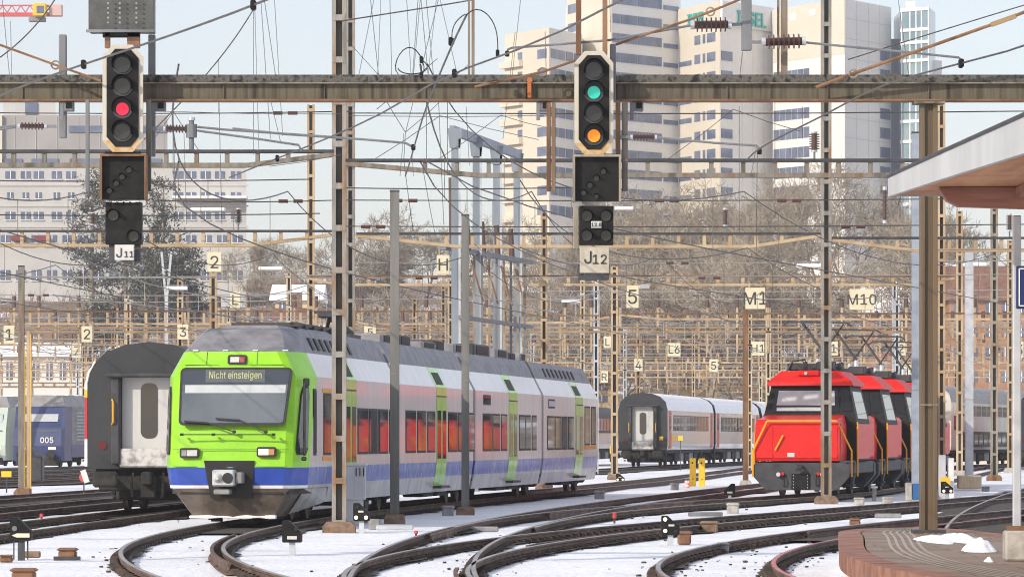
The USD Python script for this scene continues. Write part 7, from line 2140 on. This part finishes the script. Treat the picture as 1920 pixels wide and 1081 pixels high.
def bare_tree_mesh(seed, H, spread, twigs=4):
    r = np.random.default_rng(seed)
    trunk, twig = MB(), MB()

    def stick(mb, p0, p1, r0, r1, n):
        d = p1 - p0; d = d / (np.linalg.norm(d) + 1e-9)
        up = np.array([0, 0, 1.0]) if abs(d[2]) < 0.9 else np.array([1.0, 0, 0])
        a = np.cross(d, up); a /= np.linalg.norm(a); b = np.cross(d, a)
        t = np.arange(n) * 2 * math.pi / n
        ring = np.cos(t)[:, None] * a + np.sin(t)[:, None] * b
        f = []
        for i in range(n):
            j = (i + 1) % n
            f += [[i, j, n + j, n + i]]
        mb.raw(np.vstack([p0 + ring * r0, p1 + ring * r1]), f)

    def grow(p, d, L, rad, lev):
        n = 3 if lev < 2 else 2
        q = p
        for k in range(n):
            dd = d + r.normal(0, 0.13 + 0.05 * lev, 3) + np.array([0, 0, 0.06])
            dd /= np.linalg.norm(dd)
            q2 = q + dd * L / n
            r1 = rad * (1 - 0.42 * (k + 1) / n)
            stick(trunk if lev < 3 else twig, q, q2, rad * (1 - 0.42 * k / n), r1, 5 if lev < 2 else 3)
            q, d = q2, dd
            if lev >= 1 and lev < 5 and (k < n - 1 or lev > 2):
                side(q, d, L, r1, lev)
        if lev < 5:
            for _ in range(3 if lev < 4 else twigs - 1):
                side(q, d, L, rad * 0.58, lev, tip=True)

    def side(q, d, L, rad, lev, tip=False):
        ax = r.normal(0, 1, 3); ax -= d * (ax @ d); ax /= np.linalg.norm(ax) + 1e-9
        ang = r.uniform(0.35, 0.85) * spread
        nd = d * math.cos(ang) + ax * math.sin(ang)
        nd[2] = nd[2] * 0.9 + 0.12
        nd /= np.linalg.norm(nd)
        if nd[2] < -0.25:
            nd[2] = 0
        grow(q, nd, L * r.uniform(0.58, 0.80), max(0.022, rad * r.uniform(0.6, 0.8)), lev + 1)

    grow(np.zeros(3), np.array([0, 0, 1.0]), H * 0.30, H * 0.016, 0)
    return trunk, twig


protos = []
nt = 0
TREES = []
rt = np.random.default_rng(31)
# columns of the wood, from the sky line down; px, depth, height
for px in np.arange(690, 1760, 50):
    for D0 in ((520, 560) if px > 900 else (560,)):
        top = np.interp(px, [690, 760, 850, 960, 1060, 1160, 1300, 1450, 1560, 1660, 1750], [440, 400, 430, 440, 430, 400, 335, 330, 345, 360, 430])
        if rt.random() < 0.36 or (D0 == 520 and rt.random() < 0.4):
            continue
        D = D0 + rt.uniform(-14, 14)
        x = W(px + rt.uniform(-18, 18), 0, D)[0]
        zt_ = W(0, top + rt.uniform(-12, 45) + (30 if D0 < 540 else 0), D)[2]
        zb_ = float(hill(np.array(x), np.array(D)))
        TREES.append((x, D, zb_ - 0.3, min(27, max(9, zt_ - zb_ + 2)), 'wood'))
for px in (735, 800, 1000, 1065, 1210, 1262, 1330, 1385, 1438, 1500, 1575, 1640):
    D = 436 + rt.uniform(-8, 8)
    x = W(px, 0, D)[0]
    TREES.append((x, D, float(hill(np.array(x), np.array(D))) - 0.3, rt.uniform(17, 22) if px > 1100 else rt.uniform(13, 17), 'front'))
for px in np.arange(700, 1740, 95):
    D = 462 + rt.uniform(-16, 16)
    x = W(px + rt.uniform(-20, 20), 0, D)[0]
    TREES.append((x, D, float(hill(np.array(x), np.array(D))) - 0.3, rt.uniform(8, 13), 'wood'))
for px in np.arange(-30, 640, 42):
    D = 455 + rt.uniform(-22, 40)
    x = W(px + rt.uniform(-16, 16), 0, D)[0]
    TREES.append((x, D, float(hill(np.array(x), np.array(D))) - 0.3, rt.uniform(6, 11), 'slope'))
for px in (470, 505, 540, 570, 600, 640, 670):
    D = 545 + rt.uniform(-12, 12); x = W(px, 0, D)[0]
    TREES.append((x, D, float(hill(np.array(x), np.array(D))) - 0.3, rt.uniform(9, 13), 'ridge'))
for px in np.arange(1770, 2100, 40):
    D = 470 + rt.uniform(-20, 40); x = W(px, 0, D)[0]
    TREES.append((x, D, float(hill(np.array(x), np.array(D))) - 0.3, rt.uniform(9, 15), 'right'))
LABT = {'front': ('tall pale leafless tree at the yard edge in front of the wood', 'tall pale trees at the yard edge'), 'wood': ('leafless tree in the wood below the hospital tower', 'leafless trees below the hospital tower'), 'slope': ('leafless reddish tree on the slope below the left office block', 'leafless trees on the left slope'),
        'ridge': ('leafless tree on the sky line between the office block and the tall masts', 'leafless trees on the sky line left of the masts'), 'right': ('leafless tree behind the houses right of the brown pillar', 'leafless trees right of the pillar')}
first = {}
meshes_ = {}
for k, (x, y, z, h, kind) in enumerate(TREES):
    v = int(rt.integers(0, 5)); red = kind == 'slope'
    key = (v, red)
    rz = float(rt.uniform(0, 6.28))
    lab, grp = LABT[kind]
    if v not in meshes_:
        meshes_[v] = bare_tree_mesh(100 + v, 14.0, 0.9 + 0.10 * v)
    tr, tw = meshes_[v]
    sc = h / float(np.percentile(tw.get()[0][:, 2], 99.5))
    if key not in first:
        t = thing('bare_tree', lab, 'tree', (x, y, z), grp, rz=rz, sc=(sc, sc, sc), local=True)
        t.add('trunk', tr, BARK)
        t.add('crown', tw, TWIGR if red else TWIG)
        first[key] = t
    else:
        dup(first[key], 'bare_tree', (x, y, z), rz, (sc, sc, sc), lab, 'tree', grp)

# conifers on the left
NEEDLE = mat('dark_needles', (0.028, 0.036, 0.024), (0.085, 0.09, 0.068), rough=0.9, scale=1.2)
FROST = mat('frosted_needles', (0.08, 0.08, 0.068), (0.336, 0.344, 0.344), rough=0.9, scale=1.4)


def conifer(label, px, D, py_top, py_bot, wpx, seed, frost=0.25):
    r = np.random.default_rng(seed)
    x = W(px, 0, D)[0]; zt_, zb_ = W(0, py_top, D)[2], W(0, py_bot, D)[2]
    H = zt_ - zb_; R = wpx * D / F / 2
    t = thing('pine_tree', label, 'tree', (x, D, zb_))
    tk = MB().cyl((x, D, zb_ - 2), (x + r.normal(0, .2), D, zt_ - 1), 0.35, 0.06, n=7)
    cr_, fr_ = [], []
    nb = int(46)
    for k in range(nb):
        f = 0.08 + 0.90 * k / nb
        z = zb_ + H * f
        a = r.uniform(0, 2 * math.pi)
        L = R * (1.0 - f) ** 0.5 * r.uniform(0.35, 1.25) + 0.3
        d = np.array([math.cos(a), math.sin(a), r.uniform(-0.1, 0.45)])
        p0 = np.array([x, D, z]); p1 = p0 + d * L
        tk.bar(p0, p1, 0.07)
        for _ in range(1 + int(3 * L / max(R, 1))):
            cc = p0 + (p1 - p0) * r.uniform(0.45, 1.05) + r.normal(0, 0.25, 3)
            cs = r.uniform(0.35, 0.75)
            fro = frost if r.random() < 0.6 else frost * 0.3
            for q in cc + r.normal(0, 1, (34, 3)) * cs * np.array([1, 1, 0.5]):
                (fr_ if (r.random() < fro and q[2] > cc[2] - 0.1) else cr_).append(q)
    t.add('trunk', tk, BARK)
    for pts, nm, ma in ((cr_, 'needles', NEEDLE), (fr_, 'frosted_needles', FROST)):
        P = np.array(pts); n = len(P)
        d1 = r.normal(0, 1, (n, 3)); d1 /= np.linalg.norm(d1, axis=1, keepdims=True)
        d2 = np.cross(d1, r.normal(0, 1, (n, 3))); d2 /= np.linalg.norm(d2, axis=1, keepdims=True)
        s = r.uniform(0.12, 0.34, (n, 1))
        v = np.stack([P - d1 * s, P + d2 * s * 0.26, P + d1 * s, P - d2 * s * 0.26], 1).reshape(-1, 3)
        f = np.arange(4 * n).reshape(-1, 4)
        t.add(nm, MB().raw(v, f), ma, kind='stuff')


conifer('tall frosted pine left of signal J 11', 172, 470, 318, 560, 90, 1, 0.42)
conifer('dark pine behind the boxes of signal J 11', 235, 478, 330, 580, 130, 2, 0.3)
conifer('dark pine with a rounded top right of signal J 11', 300, 474, 326, 600, 80, 3, 0.22)
conifer('low dark pine on the slope below signal J 11', 275, 440, 465, 640, 150, 4, 0.25)
conifer('low spreading pine left of the large plate 2', 345, 445, 460, 610, 90, 5, 0.2)
conifer('low dark pine at the yard edge above the dark grey coach', 190, 425, 560, 700, 130, 6, 0.12)

# scrub on the slopes
rb_ = np.random.default_rng(77)
sp = []
for _ in range(2600):
    D = rb_.uniform(418, 640); x = rb_.uniform(-0.125, 0.13) * D
    z = float(hz(np.array(x), np.array(D)))
    for q in range(7):
        sp.append((x + rb_.normal(0, 0.8), D + rb_.normal(0, 0.8), z - 0.2, rb_.uniform(0.8, 2.6), rb_.normal(0, 0.4), rb_.normal(0, 0.3)))
sp = np.array(sp)
n = len(sp)
base = sp[:, :3]; tip = base + np.column_stack([sp[:, 4], sp[:, 5], np.ones(n)]) * sp[:, 3:4]
w_ = 0.05
v = np.stack([base + V(-w_, 0, 0), base + V(w_, 0, 0), base + V(0, w_, 0), tip], 1).reshape(-1, 3)
i4 = np.arange(n)[:, None] * 4
f = np.concatenate([i4 + V(0, 1, 3).astype(int), i4 + V(1, 2, 3).astype(int), i4 + V(2, 0, 3).astype(int)])
solo('undergrowth', 'leafless brown undergrowth covering the slope behind the yard', 'undergrowth', MB().raw(v, f), TWIGR, kind='stuff', loc=(0, 0, 0))

# ------------------------------------------------------------------ thin winter haze
hz_ = solo('haze', 'thin pale winter haze', 'haze', MB().box((0, 420, 70), (2400, 980, 146)), usdkit.material(stage, '/World/Looks/haze_air', {'v': ('principled_volume', {'color': (0.93, 0.95, 1.0), 'density': 0.00022, 'anisotropy': 0.2})}, [], volume='v.volume'), kind='stuff')
